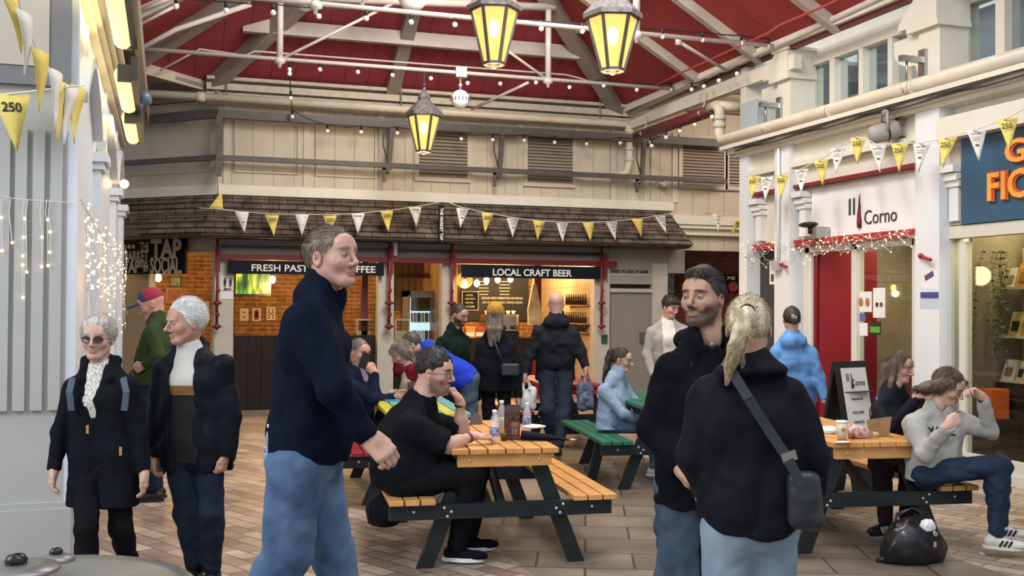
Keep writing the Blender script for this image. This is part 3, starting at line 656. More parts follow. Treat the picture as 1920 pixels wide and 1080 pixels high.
# grey junction box and bracket camera on the first pier
c = gx(1420, 215, 7.30); m = MB(); m.box((7.2, c.y-.17, c.z-.16), (7.34, c.y+.22, c.z+.16)); t = m.build('junction_box', mat('pale_blue_grey', (.36, .43, .47), .4), label='pale blue-grey junction box fixed to the far clerestory pier', cat='junction box')
MB().box((7.19, c.y-.18, c.z-.17), (7.2, c.y+.23, c.z+.17)).build('lid', MATS['pale_blue_grey'], t)

# ---- lanterns
lanm = mat('lantern_iron', (.055, .05, .05), .45, 0, noise=.3)
lantop = mat('lantern_dusty_top', (.16, .15, .15), .7, noise=.5, nscale=20)
langl = mat('lantern_glass', (.22, .13, .04), .4, emit=(1, .52, .12), es=1.0, alpha=.8)
bulbhot = mat('lantern_bulb', (1, .9, .6), .3, emit=(1, .80, .38), es=12)
def lantern(px, ytop, ybot, D, wpx, lab, hang):
    c = at(px, ytop, D); h = (ybot-ytop)/FPX*D; R1 = wpx/2/FPX*D; R0 = R1*.42
    z1 = c.z; z0 = c.z-h; t = empty('hanging_lantern', (c.x, c.y, z0), lab, 'lantern', 'hexagonal hanging market lanterns')
    n = 6; ang = [math.pi/6+i*math.pi/3+.25 for i in range(n)]
    def ringp(r, z): return [Vector((c.x+r*math.cos(a), c.y+r*math.sin(a), z)) for a in ang]
    A, B = ringp(R1*.96, z1), ringp(R0, z0)
    m = MB()
    for i in range(n): m.add([A[i], A[(i+1) % n], B[(i+1) % n], B[i]], [(0, 1, 2, 3)])
    g = m.build('glass_pane', langl, t)
    m = MB()
    for i in range(n): m.bar(A[i], B[i], .028, .028, (B[i]-c)); m.bar(A[i], A[(i+1) % n], .03, .045); m.bar(B[i], B[(i+1) % n], .025, .03)
    m.build('frame', lanm, t)
    m = MB(); RR = [(R1*1.12, z1-.01), (R1*1.14, z1+.035), (R1*.62, z1+.16), (R1*.36, z1+.22), (R1*.40, z1+.25), (R1*.3, z1+.30), (R1*.14, z1+.34), (.02, z1+.40)]
    rings = [ringp(r, z) for r, z in RR]
    for q in range(len(rings)-1):
        for i in range(n): m.add([rings[q][i], rings[q][(i+1) % n], rings[q+1][(i+1) % n], rings[q+1][i]], [(0, 1, 2, 3)])
    m.add(rings[0], [tuple(range(n))]); m.build('cap', lantop, t)
    MB().lathe((c.x, c.y, z0-.05), [(0, 0), (.03, .01), (.03, .04), (R0*.9, .05)], 12).build('finial', lanm, t)
    m = MB(); m.tube([(c.x, c.y, z1+.38), (c.x, c.y, hang)], .009, 6); m.sphere((c.x, c.y, z1+.43), .035, 10); m.build('chain', lanm, t)
    MB().sphere((c.x, c.y, z1-h*.35), (.055, .055, .09), 12).build('bulb', bulbhot, t)
    point('lantern_light', (c.x, c.y, z0-.12), 22, (1, .68, .32), .04)
lantern(795, 217, 284, float(((np.array(gy(795, 217, YT1))-CC) @ CF)), 62, 'smallest, farthest hexagonal lantern glowing above the crowd, left of the globe speaker', 4.93)
lantern(927, 18, 120, 10.6, 92, 'left of the two large glowing hexagonal lanterns at the top', 7.2)
lantern(1149, 33, 132, 10.2, 100, 'right of the two large glowing hexagonal lanterns at the top, under the red roof', 7.1)
# globe speaker
c = gy(863, 186, YT1); t = empty('globe_speaker', c, 'white globe speaker with dark slots hanging from the tie rod', 'speaker')
MB().sphere(c, .135, 20).build('shell', globem, t)
m = MB()
for i in range(16):
    a = 2*math.pi*i/16; m.bar((c.x+.134*math.cos(a), c.y+.134*math.sin(a), c.z-.03), (c.x+.136*math.cos(a), c.y+.136*math.sin(a), c.z+.02), .018, .01)
m.build('slots', black_p, t)
m = MB(); m.tube([(c.x, c.y, c.z+.12), (c.x, c.y, 4.92)], .01, 6); m.sphere((c.x, c.y, c.z+.2), .03, 8); m.build('rod', steelw, t); MB().box((c.x-.08, c.y-.06, 4.86), (c.x+.08, c.y+.06, 5.0)).build('clamp', metal, t)
c = at(774, -6, 12.2); MB().sphere(c, .17, 18).build('globe_light', globem, label='white globe cut off by the top edge of the view', cat='light')
c = at(573, 8, 12.0); t = MB().sphere(c, (.10, .10, .08), 16).build('camera_dome', mat('clear_dome', (.5, .5, .5), .1, alpha=.5), label='clear plastic dome on the nearer tie rod, top left of centre', cat='dome camera'); MB().tube([(c.x, c.y, c.z+.02), (c.x, c.y, c.z+.3)], .06, 12).build('base', globem, t)

# ---- festoon strings
sock = mat('socket_black', (.015, .015, .015), .5)
def festoon(name_lab, pts, sag=.0, drop=.05, r=.032, lit=None, bulbs=True):
    t = empty('string_lights', pts[0], name_lab, 'string lights')
    P = []
    for a, b in zip(pts[:-1], pts[1:]):
        for i in range(4):
            f = i/4; q = Vector(a).lerp(Vector(b), f); q.z -= sag*4*f*(1-f); P.append(q)
    P.append(Vector(pts[-1])); MB().tube([p+Vector((0, 0, drop)) for p in P], .008, 5).build('cable', sock, t)
    bm_ = MB().sphere((0, 0, -.045), r, 10); sm_ = MB().tube([(0, 0, -.01), (0, 0, .05)], .02, 8)
    b0 = s0 = None
    for p in pts:
        if s0 is None: s0 = sm_.build('socket', sock); b0 = bm_.build('bulb', lit or globem); s, b = s0, b0
        else: s = s0.copy(); COL.objects.link(s); b = b0.copy(); COL.objects.link(b)
        s.location = p; b.location = p
        for o in (s, b): o.parent = t; o.matrix_parent_inverse = Matrix.Translation(t.location).inverted()
    return t
Y_ = YT1
festoon('festoon of small globe bulbs hanging along the farther tie rod', [gy(x, y-6, Y_) for x, y in ((543, 130), (600, 130), (671, 135), (736, 141), (808, 147), (877, 156), (938, 157), (1005, 155), (1068, 164), (1132, 161), (1194, 169), (1258, 168))], .02)
festoon('festoon of small globe bulbs hanging along the nearer tie rod at the top', [gy(x, y-6, YT2) for x, y in ((330, 10), (424, 18), (512, 22), (598, 29), (687, 33), (771, 40), (853, 45), (1015, 53), (1092, 58), (1242, 68), (1317, 74), (1390, 80), (1440, 86))], .01)
festoon('festoon dropping from the farther tie rod to the steel rail and following it', [gy(543, 132, 14.6), gy(545, 178, 15.3), gy(548, 213, 16.2)]+[gy(x, y, 16.2) for x, y in ((614, 240), (677, 242), (745, 244), (865, 255), (924, 257), (983, 258), (1040, 262), (1100, 265), (1163, 263), (1220, 262))], .03)
festoon('festoon of bulbs rising beside the maroon pipe', [gx(x, y, 7.1) for x, y in ((1222, 268), (1249, 252), (1275, 240), (1303, 228), (1335, 213))], .02)
festoon('festoon of bulbs under the right roof edge above the passage', [gx(x, y-6, 7.15) for x, y in ((1297, 168), (1320, 162), (1348, 151), (1382, 138))], .02)

# ---- bunting
yel = mat('bunting_yellow', (.66, .54, .14), .7, noise=.06); whi = mat('bunting_white', (.66, .65, .62), .7, noise=.05)
prt = mat('bunting_print', (.02, .02, .02), .7); cord = mat('bunting_cord', (.62, .61, .58), .8)
def flag(t, p, xd, w, h, kind, tilt=0, flip=False, txt=True):
    xd = Vector(xd).normalized(); dn = Vector((0, 0, -1 if not flip else 1)); nd = xd.cross(Vector((0, 0, 1)))
    dn = (dn+xd*tilt+nd*random.uniform(-.12, .12)).normalized(); m = MB(); N = 5; rows = []
    for i in range(N+1):
        f = i/N; c = p+dn*h*f; wv = w*(1-f)*.5+.002; cv = nd*(.02*math.sin(f*3+p.x*7))
        rows.append((c-xd*wv+cv, c+cv*1.6, c+xd*wv+cv))
    v = [q for r in rows for q in r]; f_ = []
    for i in range(N):
        for j in range(2): f_.append((i*3+j, i*3+j+1, (i+1)*3+j+1, (i+1)*3+j))
    m.add(v, f_, True); o = m.build('flag', yel if kind == 'y' else whi, t)
    sd = o.modifiers.new('s', 'SOLIDIFY'); sd.thickness = .003
    if txt:
        if kind == 'y':
            tm = text_mb('250', p+dn*h*.24+nd*.024, xd, -dn, h*.17, w*.52, .001, bold=.02)
        else:
            tm = text_mb('OXFORD', p+dn*h*.14+nd*.024, xd, -dn, h*.07, w*.55, .001, bold=.03); text_mb('COVERED', p+dn*h*.26+nd*.024, xd, -dn, h*.035, w*.4, .001, tm); text_mb('MARKET', p+dn*h*.33+nd*.024, xd, -dn, h*.05, w*.38, .001, tm)
            c = p+dn*h*.5+nd*.024; tm.obox(c, (w*.2, .003, .012), Matrix((xd, nd, -dn)).transposed())
        tm.build('print', prt, o)
def bunting(lab, flags, path, w=.2, h=.31, xd=(1, 0, 0), txt=True):
    t = empty('bunting', path[0], lab, 'bunting'); MB().tube(path, .006, 5).build('cord', cord, t)
    for f in flags: flag(t, Vector(f[0]), f[3] if len(f) > 3 else xd, w, h, f[1], f[2], False, txt)
    return t
yb = 15.85
L = [(453, 397, 'w', .15), (510, 402, 'y', .1), (566, 402, 'w', 0), (619, 403, 'y', 0), (671, 400, 'w', 0), (725, 395, 'y', .1), (778, 388, 'w', .1)]
path = [gy(370, 388, 16.32)]+[gy(x, y, yb) for x, y in ((376, 390), (405, 391), (453, 397), (510, 401), (566, 402), (619, 403), (671, 400), (725, 395), (778, 388), (835, 377))]
t = bunting('left swag of yellow and white anniversary bunting across the shingled canopy', [(gy(x, y, yb), c, s) for x, y, c, s in L], path)
flag(t, gy(405, 391, yb), (1, 0, 0), .2, .26, 'y', .3, True, False)
L = [(868, 390, 'w', -.12), (914, 399, 'y', -.1), (962, 408, 'w', 0), (1010, 414, 'y', 0), (1055, 417, 'w', 0), (1102, 417, 'y', .15), (1147, 415, 'w', .25), (1193, 410, 'y', .35), (1237, 404, 'w', .4)]
path = [gy(x, y, yb) for x, y in ((835, 377), (866, 389), (913, 399), (962, 408), (1010, 414), (1055, 417), (1102, 417), (1147, 415), (1193, 411), (1237, 404), (1262, 400))]
bunting('right swag of yellow and white anniversary bunting across the shingled canopy', [(gy(x, y, yb), c, s) for x, y, c, s in L], path)
xb = 7.0; L = [(1413, 330, 'y', 0), (1437, 332, 'w', 0), (1466, 327, 'y', 0), (1502, 317, 'w', .1), (1538, 300, 'y', .1), (1571, 277, 'w', 0), (1608, 257, 'y', 0), (1645, 272, 'w', .1), (1686, 269, 'y', 0), (1728, 268, 'w', -.1), (1776, 258, 'y', -.1), (1830, 243, 'w', .1), (1888, 222, 'y', .1)]
dq = Vector((.55, -.83, 0))
bunting('string of yellow and white anniversary bunting along the white shop fronts on the right', [(gx(x, y, xb), c, s, dq) for x, y, c, s in L], [gx(x, y, xb) for x, y in ((1400, 332), (1437, 333), (1466, 327), (1502, 317), (1538, 300), (1571, 277), (1608, 257), (1628, 262), (1645, 272), (1686, 269), (1728, 268), (1776, 258), (1830, 243), (1888, 222), (1935, 195))], .17, .29)
bunting('two faded bunting flags hanging in front of the oxblood brick wall', [(gy(1345, 402, 16.0), 'w', 0), (gy(1386, 411, 16.0), 'y', -.5)], [gy(1322, 399, YB), gy(1345, 402, 16.0), gy(1400, 404, 16.0)], .17, .3)
dd = 6.6
bunting('short horizontal bunting string with one big yellow flag at the grey pier, far left', [(at(20, 176, dd), 'y', .12)], [at(-60, 195, dd), at(-5, 178, dd), at(45, 173, dd), at(150, 161, dd)], .22, .36)
bq = Vector((.25, -.97, 0)); L = [(13, -12, 'y', 6.0, .7), (40, 22, 'w', 6.1, .45), (69, 95, 'y', 6.3, .3), (97, 132, 'w', 6.5, .25), (112, 155, 'y', 6.6, .1), (131, 164, 'w', 6.7, .05), (144, 163, 'y', 6.8, 0)]
bunting('bunting string swinging up towards the viewer at the grey pier, flags seen edge on', [(at(x, y, d), c, s, Vector((.32, .95, 0)) if c == 'w' else Vector((.4, .92, 0))) for x, y, c, d, s in L], [at(30, -20, 6.0), at(40, 20, 6.1), at(69, 95, 6.3), at(97, 135, 6.5), at(118, 160, 6.65), at(140, 165, 6.8), at(158, 160, 6.85)], .2, .36, txt=False)

# ---- fluorescent tubes on the left building
tubem = mat('tube_glow', (.3, .28, .18), .4, emit=(1, .86, .34), es=.9)
def tubel(y0, y1, X, z, lab):
    t = empty('strip_light', (X, y0, z), lab, 'strip light', 'strip lights below the left roof edge')
    m = MB(); m.tube([(X-.04, y0, z), (X-.04, y1, z)], .07, 12); m.build('tube', tubem, t)
    MB().box((X+.02, y0-.05, z-.05), (X+.07, y1+.05, z+.14)).build('housing', lanm, t)
    for y in (y0-.03, y1+.03): MB().box((X-.08, y-.03, z-.06), (X+.03, y+.03, z+.07)).build('end_cap', lanm, t)
    area('strip_glow', (X-.15, (y0+y1)/2, z), (0, math.radians(90), 0), .08, y1-y0, 4, (1, .78, .35))
Xt = -.30
qa = gx(240, 106, Xt); q0 = gx(228, -10, Xt); qb = gx(250, 205, Xt); qc = gx(257, 262, Xt)
zt_ = qa.z
tubel(q0.y-.6, qa.y, Xt, q0.z, 'nearest glowing strip light under the left roof edge'); tubel(qa.y+.12, qb.y, Xt, qb.z+.03, 'middle glowing strip light under the left roof edge'); tubel(qb.y+.12, qc.y, Xt, qc.z+.02, 'farthest glowing strip light under the left roof edge')
c = gx(270, 186, -.2); t = MB().sphere(c, (.07, .12, .07), 12).build('security_camera', mat('blue_grey_plastic', (.10, .14, .20), .3), label='small blue-grey security camera sticking out at the left roof edge', cat='camera'); MB().tube([(c.x, c.y, c.z), (c.x+.02, c.y, c.z-.18)], .008, 5).build('cable', sock, t)

# ---- icicle fairy lights
def fairyset(lab, wires, bulbs, br=.012, main=None):
    t = empty('fairy_lights', wires[0][0], lab, 'fairy lights'); m = MB()
    for w in wires: m.tube(w, .003, 4, caps=False)
    m.build('wire', cord, t); b0 = None
    rnd = bulbs[:]; random.shuffle(rnd)
    for p in rnd[:95]:
        if b0 is None: b0 = MB().sphere((0, 0, 0), br, 6).build('bulb', fairy); b = b0
        else: b = b0.copy(); COL.objects.link(b)
        b.location = p; b.parent = t; b.matrix_parent_inverse = Matrix.Translation(t.location).inverted()
    if len(rnd) > 95:
        m = MB()
        for p in rnd[95:]: m.sphere(p, br, 6)
        m.build('bulbs', fairy, t, kind='stuff')
wires, bulbs = [], []
main = [gx(x, y, XL+.12) for x, y in ((134, 382), (150, 372), (176, 420), (200, 455), (222, 475), (231, 487))]
wires.append(main)
for i in range(34):
    f = ((i+.5)/34)**1.6; y = YL0+.12+(YL1-YL0-.3)*f; z = 2.34-random.uniform(.0, .05); L_ = random.choice((.35, .6, .85, 1.05, .7)); p = Vector((XL+.07, y, z)); w = [p]
    for q in range(5): w.append(Vector((XL+.07+random.uniform(-.02, .03), y+random.uniform(-.05, .05), z-L_*(q+1)/5)))
    wires.append(w)
    for q in range(5): a = random.random()*4.99; k_ = int(a); bulbs.append(w[k_].lerp(w[k_+1], a-k_))
fairyset('long curtain of icicle fairy lights hanging along the pale left building side', wires, bulbs, .009)
wires = [[gy(x, y, YL0-.03) for x, y in ((-10, 366), (30, 373), (80, 377), (132, 380))]]; bulbs = []
for x, ys in ((4, (408, 470)), (45, (410, 445, 480, 497, 558)), (52, (510,)), (78, (445, 500)), (94, (435, 473)), (88, (412, 498)), (20, (455,))):
    w = [gy(x, 373, YL0-.05), gy(x-3, 400, YL0-.05)]+[gy(x+random.uniform(-3, 3), y, YL0-.05) for y in ys]; wires.append(w); bulbs += w[2:]
fairyset('sparse icicle fairy lights on the grey front of the left pier', wires, bulbs, .010)
wires, bulbs = [], []
for j in range(5):
    w = []
    for i in range(60):
        f = i/59; y = YF-.1+(p0f+.02-YF+.1)*f; zz = 2.44+.03*math.sin(i*.9+j*2)+random.uniform(-.05, .05)-(.06*j*(1 if f < .5 else .6)); w.append(Vector((XR+.02-random.uniform(0, .06), y, zz)))
    wires.append(w); bulbs += [p for p in w if random.random() < .36]
fairyset('tangled warm fairy lights wound along the red shelf of the cafe front', wires, bulbs, .008)
c = gx(233, 345, -.45); point('far_bulb', c, 6)
MB().sphere(c, .05, 10).build('bare_bulb', bulbm, label='single bare warm bulb at the far end of the left building', cat='bulb')

# ---- theatre spotlight on the right
c = gx(1658, 248, 7.18); ax = Vector(CR)*.95+Vector((0, 0, .22)); ax.normalize()
t = empty('stage_spotlight', c, 'grey stage spotlight with black barn doors under the gutter pipe', 'spotlight'); sg = mat('spotlight_grey', (.30, .28, .26), .5)
MB().lathe(c-ax*.17, [(.03, 0), (.085, .02), (.1, .08), (.1, .3), (.09, .32)], 20, ax).build('body', sg, t)
MB().lathe(c-ax*.17, [(.102, .18), (.108, .19), (.102, .2)], 20, ax).build('rim', black_p, t)
u = ax.cross(Vector(CF)).normalized()
for s_, q in ((1, .02), (-1, 0)):
    m = MB(); p = c+ax*.15+u*s_*.09; e = p+ax*.12+u*s_*(.09); w = Vector(CF)*.09; m.add([p-w, p+w, e+w*1.2, e-w*1.2], [(0, 1, 2, 3)]); o = m.build('barn_door', black_p, t); o.modifiers.new('s', 'SOLIDIFY').thickness = .004
m = MB(); m.tube([c+Vector(CF)*-.1, c+Vector((0, 0, .2))+Vector(CF)*-.1, c+Vector((0, 0, .24)), c+Vector((0, 0, .2))+Vector(CF)*.1, c+Vector(CF)*.1], .018, 6); m.tube([c+Vector((0, 0, .24)), Vector((c.x, c.y, 3.66))], .02, 6); m.build('yoke', sg, t)
# ================================================================== SIGNS
signn = mat('sign_navy', (.006, .010, .018), .7, spec=.15); signw = mat('sign_white_letters', (.75, .75, .72), .5)
signk = mat('sign_black', (.006, .006, .007), .7, spec=.15); letg = mat('sign_grey_letters', (.42, .39, .34), .6)
def board(name, lab, cat, P, xd, ud, w, h, t, m_, texts=(), **k):
    """P = top-left corner; texts = (string, fx, fy, height, width, material)"""
    xd = Vector(xd).normalized(); ud = Vector(ud).normalized(); nd = xd.cross(ud)
    M = Matrix((xd, nd, ud)).transposed(); c = Vector(P)+xd*w/2-ud*h/2-nd*t/2
    o = MB().obox(c, (w, t, h), M).build(name, m_, label=lab, cat=cat, **k)
    for i, q in enumerate(texts):
        s, fx, fy, hh, ww, mm = q[:6]
        text_mb(s, Vector(P)+xd*w*fx-ud*h*fy+nd*.001, xd, ud, hh, ww, .003, bold=q[6] if len(q) > 6 else .01).build('lettering', mm, o)
    return o
X1 = (1, 0, 0); Z1 = (0, 0, 1)
ys_ = YB-.17
a = gy(427, 488, ys_); b = gy(720, 517, ys_)
board('shop_sign', 'long navy sign reading fresh pastries, left of the bunting peak', 'sign', a, X1, Z1, b.x-a.x, a.z-gy(427, 513, ys_).z, .04, signn,
      [('FRESH PASTRIES & COFFEE', (gy((474+706)/2, 500, ys_).x-a.x)/(b.x-a.x), .52, .105, gy(706, 500, ys_).x-gy(474, 500, ys_).x, signw, .015)])
a = gy(866, 496, ys_); b = gy(1131, 520, ys_)
board('shop_sign', 'long navy sign reading local craft beer above the lit bar', 'sign', a, X1, Z1, b.x-a.x, a.z-gy(866, 520, ys_).z, .04, signn,
      [('LOCAL CRAFT BEER', (gy(999, 500, ys_).x-a.x)/(b.x-a.x), .55, .115, gy(1073, 500, ys_).x-gy(925, 500, ys_).x, signw, .02)])
# hanging board on the left facet
o_ = -fn*.12
def onfacet(px, py, off=.12):
    d = ray(px, py); nrm = np.array(fn); p0 = np.array(P0-fn*off); return Vector(CC+d*(((p0-CC) @ nrm)/(d @ nrm)))
a = onfacet(230, 450); b = onfacet(347, 516); w = (b-a).dot(-fd); h = a.z-onfacet(230, 514).z
sb = board('hanging_sign', 'black hanging sign with the words market tap and social beside the left building', 'sign', a, -fd, Z1, w, h, .05, signk,
      [('THE', .36, .20, .13, .13*1.35, letg, .02), ('MARKET', .22, .48, .17, .5, letg, .03), ('TAP', .15, .78, .2, .33, letg, .03), ('TAP', .70, .28, .3, .6, letg, .04), ('BY', .39, .84, .1, .1, letg, .02), ('SOCIAL.', .70, .76, .26, .62, letg, .03)])
m = MB()
for i in range(4): m.obox(a-fd*(w*(.28+.0*i))-Vector((0, 0, h*(.66+.045*i)))-fn*.003+(-fd)*.08, (.18-.03*(i % 2), .006, .012), Matrix((-fd, fn, Vector(Z1))).transposed())
for i in range(3): m.lathe(a-fd*(w*(.04+.07*i))-Vector((0, 0, h*.2)), [(.035, 0), (.035, .005)], 10, -fn)
m.build('logo_shapes', letg, sb)
# toilet sign on the first pillar
a = gy(413, 516, YB-.05); b = gy(440, 545, YB-.05)
s = board('toilet_sign', 'white toilet direction sign with two figures and an arrow on the left shop pillar', 'sign', a, X1, Z1, b.x-a.x-.02, a.z-b.z, .01, whi)
m = MB()
for dx in (.07, .15):
    c = Vector((a.x+dx, YB-.062, a.z-.05)); m.lathe(c, [(.014, 0), (.014, .004)], 10, (0, -1, 0)); m.box((c.x-.018, c.y, c.z-.075), (c.x+.018, c.y-.004, c.z-.018)); m.box((c.x-.012, c.y, c.z-.12), (c.x-.003, c.y-.004, c.z-.07)); m.box((c.x+.003, c.y, c.z-.12), (c.x+.012, c.y-.004, c.z-.07))
c = Vector((a.x+.11, YB-.062, a.z-.205)); m.box((c.x-.03, c.y, c.z-.006), (c.x+.05, c.y-.004, c.z+.006)); m.prism([(c.x-.06, c.y, c.z), (c.x-.025, c.y, c.z+.025), (c.x-.025, c.y, c.z-.025)], (0, -.004, 0)); m.build('pictogram', black_p, s)
board('paper_notice', 'pale grey notice pinned below the toilet sign', 'notice', gy(413, 546, YB-.05), X1, Z1, b.x-a.x-.02, .12, .006, white_p)
# vertical dark hanging sign on canopy
a = gy(823, 385, 15.95); b = gy(833, 455, 15.95)
board('vertical_sign', 'narrow dark vertical sign hanging at the bunting peak on the canopy', 'sign', a, X1, Z1, b.x-a.x, a.z-b.z, .03, signn)
text_mb('THE MARKET TAP', gy(828, 420, 15.94), (0, 0, -1), (1, 0, 0), .05, .5, .002, bold=.02).build('lettering', signw, bpy.data.objects['vertical_sign'])
a = gy(1128, 628, YB-.05); b = gy(1139, 645, YB-.05)
board('hygiene_sign', 'small dark green square sign low on the right shop pillar', 'sign', a, X1, Z1, b.x-a.x, a.z-b.z, .01, mat('dark_green', (.02, .09, .06), .5))
a = gy(1249, 510, 17.45); b = gy(1264, 550, 17.45)
board('notice_board', 'narrow notice board with blue papers on the oxblood brick wall', 'notice', a, X1, Z1, b.x-a.x, a.z-b.z, .02, mat('blue_papers', (.16, .24, .32), .6, noise=.6, nscale=30, col2=(.5, .5, .48)))
a = gy(1352, 515, 17.45); b = gy(1384, 547, 17.45)
t = board('brick_wall_sign', 'dark sign with pale letters and a red picture on the oxblood brick wall', 'sign', a, X1, Z1, b.x-a.x, a.z-b.z, .02, signk, [('PIE', .6, .2, .06, .16, signw)])
MB().lathe((a.x+(b.x-a.x)*.65, 17.42, b.z+.09), [(.1, 0), (.1, .005)], 14, (0, -1, 0)).build('picture', mat('red_picture', (.35, .06, .05), .6, noise=.7, nscale=30), t)
# ---- cafe sign
XS_ = XW-.02
a = gx(1536, 340, XS_); b = gx(1716, 440, XS_); zt1 = 3.06; zb1 = 2.47
sg_ = board('cafe_sign', 'white cafe sign with the words Il Corno and a dark red horn', 'sign', (XS_, p1n-.24, zt1), (0, -1, 0), Z1, (p1n-.24)-p0f, zt1-zb1, .03, mat('sign_white_board', (.74, .74, .77), .4))
def ypt(px, py, X=XS_-.035): return gx(px, py, X)
q1, q2 = ypt(1592, 390), ypt(1603, 388); blk = mat('sign_dark_grey', (.04, .04, .05), .5)
def txt_px(s, x0, x1, y0, y1, m_, par, X=XS_-.003, bold=.0):
    p, q = gx(x0, (y0+y1)/2, X), gx(x1, (y0+y1)/2, X); t0, t1 = gx((x0+x1)/2, y0, X), gx((x0+x1)/2, y1, X)
    return text_mb(s, (p+q)/2, (0, -1, 0), Z1, t0.z-t1.z, p.y-q.y, .003, bold=bold).build('lettering', m_, par)
txt_px('Il', 1592, 1603, 372, 403, blk, sg_); txt_px('Corno', 1621, 1682, 391, 418, blk, sg_)
m = MB(); pts = [gx(x, y, XS_-.006) for x, y in ((1612, 363), (1611, 375), (1612, 388), (1611, 402), (1612, 416), (1612, 427))]
m.tube(pts, [.003, .010, .018, .024, .034, .03], 8); m.build('horn_emblem', mat('horn_red', (.12, .01, .015), .4), sg_)
# ---- bookshop sign
XG = XW-.08; P_ = gx(1802, 240, XG)
bs = board('bookshop_sign', 'big blue sign with orange block letters above the bookshop window', 'sign', (XG, P_.y, gx(1802, 240, XG).z), (0, -1, 0), Z1, 2.6, gx(1802, 240, XG).z-gx(1802, 421, XG).z, .04, mat('bookshop_blue', (.03, .085, .15), .5))
org = mat('letter_orange', (.80, .33, .06), .5); ord_ = mat('letter_red_edge', (.50, .08, .02), .5)
def big(s, x0, x1, y0, y1):
    p = gx(x0, (y0+y1)/2, XG-.02); hh = gx(x0, y0, XG).z-gx(x0, y1, XG).z
    for off, dx, mm, bo in ((0, 0, ord_, .06), (-.014, 0, org, .02)):
        text_mb(s, Vector((XG-.01+off, p.y, p.z)), (0, -1, 0), Z1, hh*(1 if off == 0 else .93), (x1 if off == 0 else x1*.985), .006, align='L', bold=bo).build('lettering', mm, bs)
big('GULP', 1886, .95, 262, 309); big('FICTION', 1853, 1.42, 323, 380)
# notices
def rboard(name, lab, x0, y0, x1, y1, X, m_, **k):
    a = gx(x0, y0, X); b = gx(x1, y1, X); return board(name, lab, 'notice', a, (0, -1, 0), Z1, a.y-b.y, a.z-b.z, .006, m_, **k)
t = rboard('warning_sign', 'white camera warning sign on the pier between the two shops', 1727, 500, 1757, 542, XR-.002, white_p); c = gx(1742, 518, XR-.006)
MB().bar(c+Vector((0, .06, -.02)), c+Vector((0, -.06, .03)), .006, .05).build('camera_symbol', mat('purple_ink', (.12, .05, .15), .5), t)
t = rboard('blue_notice', 'blue and white notice below the camera warning sign', 1725, 547, 1760, 579, XR-.002, mat('pale_blue_paper', (.45, .52, .62), .5)); a = gx(1726, 548, XR-.01); b = gx(1759, 558, XR-.01); MB().box((XR-.012, b.y, b.z), (XR-.008, a.y, a.z)).build('blue_band', mat('blue_band', (.05, .06, .25), .5), t)
XN = XW+.02
t = rboard('window_poster', 'white poster with two orange pastries on the cafe window', 1606, 547, 1634, 585, XN, white_p)
for px in (1614, 1626):
    c = gx(px, 566, XN-.008); MB().sphere(c, (.004, .035, .05), 12).build('pastry_picture', mat('pastry_orange', (.45, .17, .05), .6, noise=.4, nscale=60), t)
t = rboard('window_poster', 'taller white poster with small pictures on the cafe window', 1637, 540, 1659, 596, XN, white_p)
for px in (1644, 1652): c = gx(px, 571, XN-.006); MB().box((c.x-.002, c.y-.02, c.z-.022), (c.x+.002, c.y+.02, c.z+.022)).build('small_picture', red_p if px > 1650 else black_p, t)
rboard('window_sticker', 'small round-cornered purple sticker on the cafe window', 1608, 588, 1622, 602, XN, mat('sticker_purple', (.12, .10, .30), .5))
rboard('window_sheet', 'plain white sheet low on the cafe window, left of the green card', 1607, 605, 1626, 630, XN, white_p)
t = rboard('green_card', 'black and green card in the cafe window', 1631, 603, 1651, 628, XN, black_p); a = gx(1632, 612, XN-.006); b = gx(1650, 624, XN-.006); MB().box((XN-.009, b.y, b.z), (XN-.006, a.y, a.z)).build('green_field', mat('green_field', (.08, .35, .04), .5), t)
t = rboard('wall_notice', 'white notice with black symbols on the first pier', 1443, 490, 1453, 533, XR-.002, white_p); c = gx(1448, 520, XR-.006); MB().box((c.x-.002, c.y-.03, c.z-.05), (c.x, c.y+.03, c.z+.04)).build('symbol', black_p, t)
c = gx(1455, 498, XR-.05); MB().box((c.x-.03, c.y-.07, c.z-.06), (c.x+.05, c.y+.07, c.z+.06)).build('socket_box', mat('box_grey', (.35, .35, .34), .5), label='small grey socket box on the first pier', cat='socket')
MB().tube([(XR-.03, c.y-.02, c.z+.05), (XR-.03, c.y-.02, 3.62)], .018, 8).build('cable_conduit', white_p, label='vertical pale conduit running up the first pier', cat='conduit')
for px, py, lab in ((1470, 497, 'short red hook arm on the first pier beside the grey socket box'), (1735, 483, 'short red hook arm on the pier above the camera warning sign')):
    c = gx(px, py, XR-.02); m = MB(); m.tube([c+Vector((0, .06, .02)), c+Vector((-.04, -.06, -.01)), c+Vector((-.05, -.14, -.03))], .018, 8); m.sphere(c+Vector((0, .07, .02)), .03, 8); m.build('hook_arm', mat('bright_red_paint', (.3, .02, .02)), label=lab, cat='hook')
c = gx(1524, 432, XW-.2); t = empty('wall_heater_lamp', c, 'black and silver outdoor spotlight standing on the red cafe shelf', 'lamp')
MB().box((c.x-.02, c.y-.1, c.z-.1), (c.x+.16, c.y+.03, c.z+.04)).build('body', metal, t); MB().sphere(c+Vector((-.03, .05, .07)), (.09, .16, .035), 14).build('head', black_p, t); MB().tube([c+Vector((-.02, .02, .05)), c+Vector((-.02, .02, -.04))], .03, 8).build('joint', black_p, t)

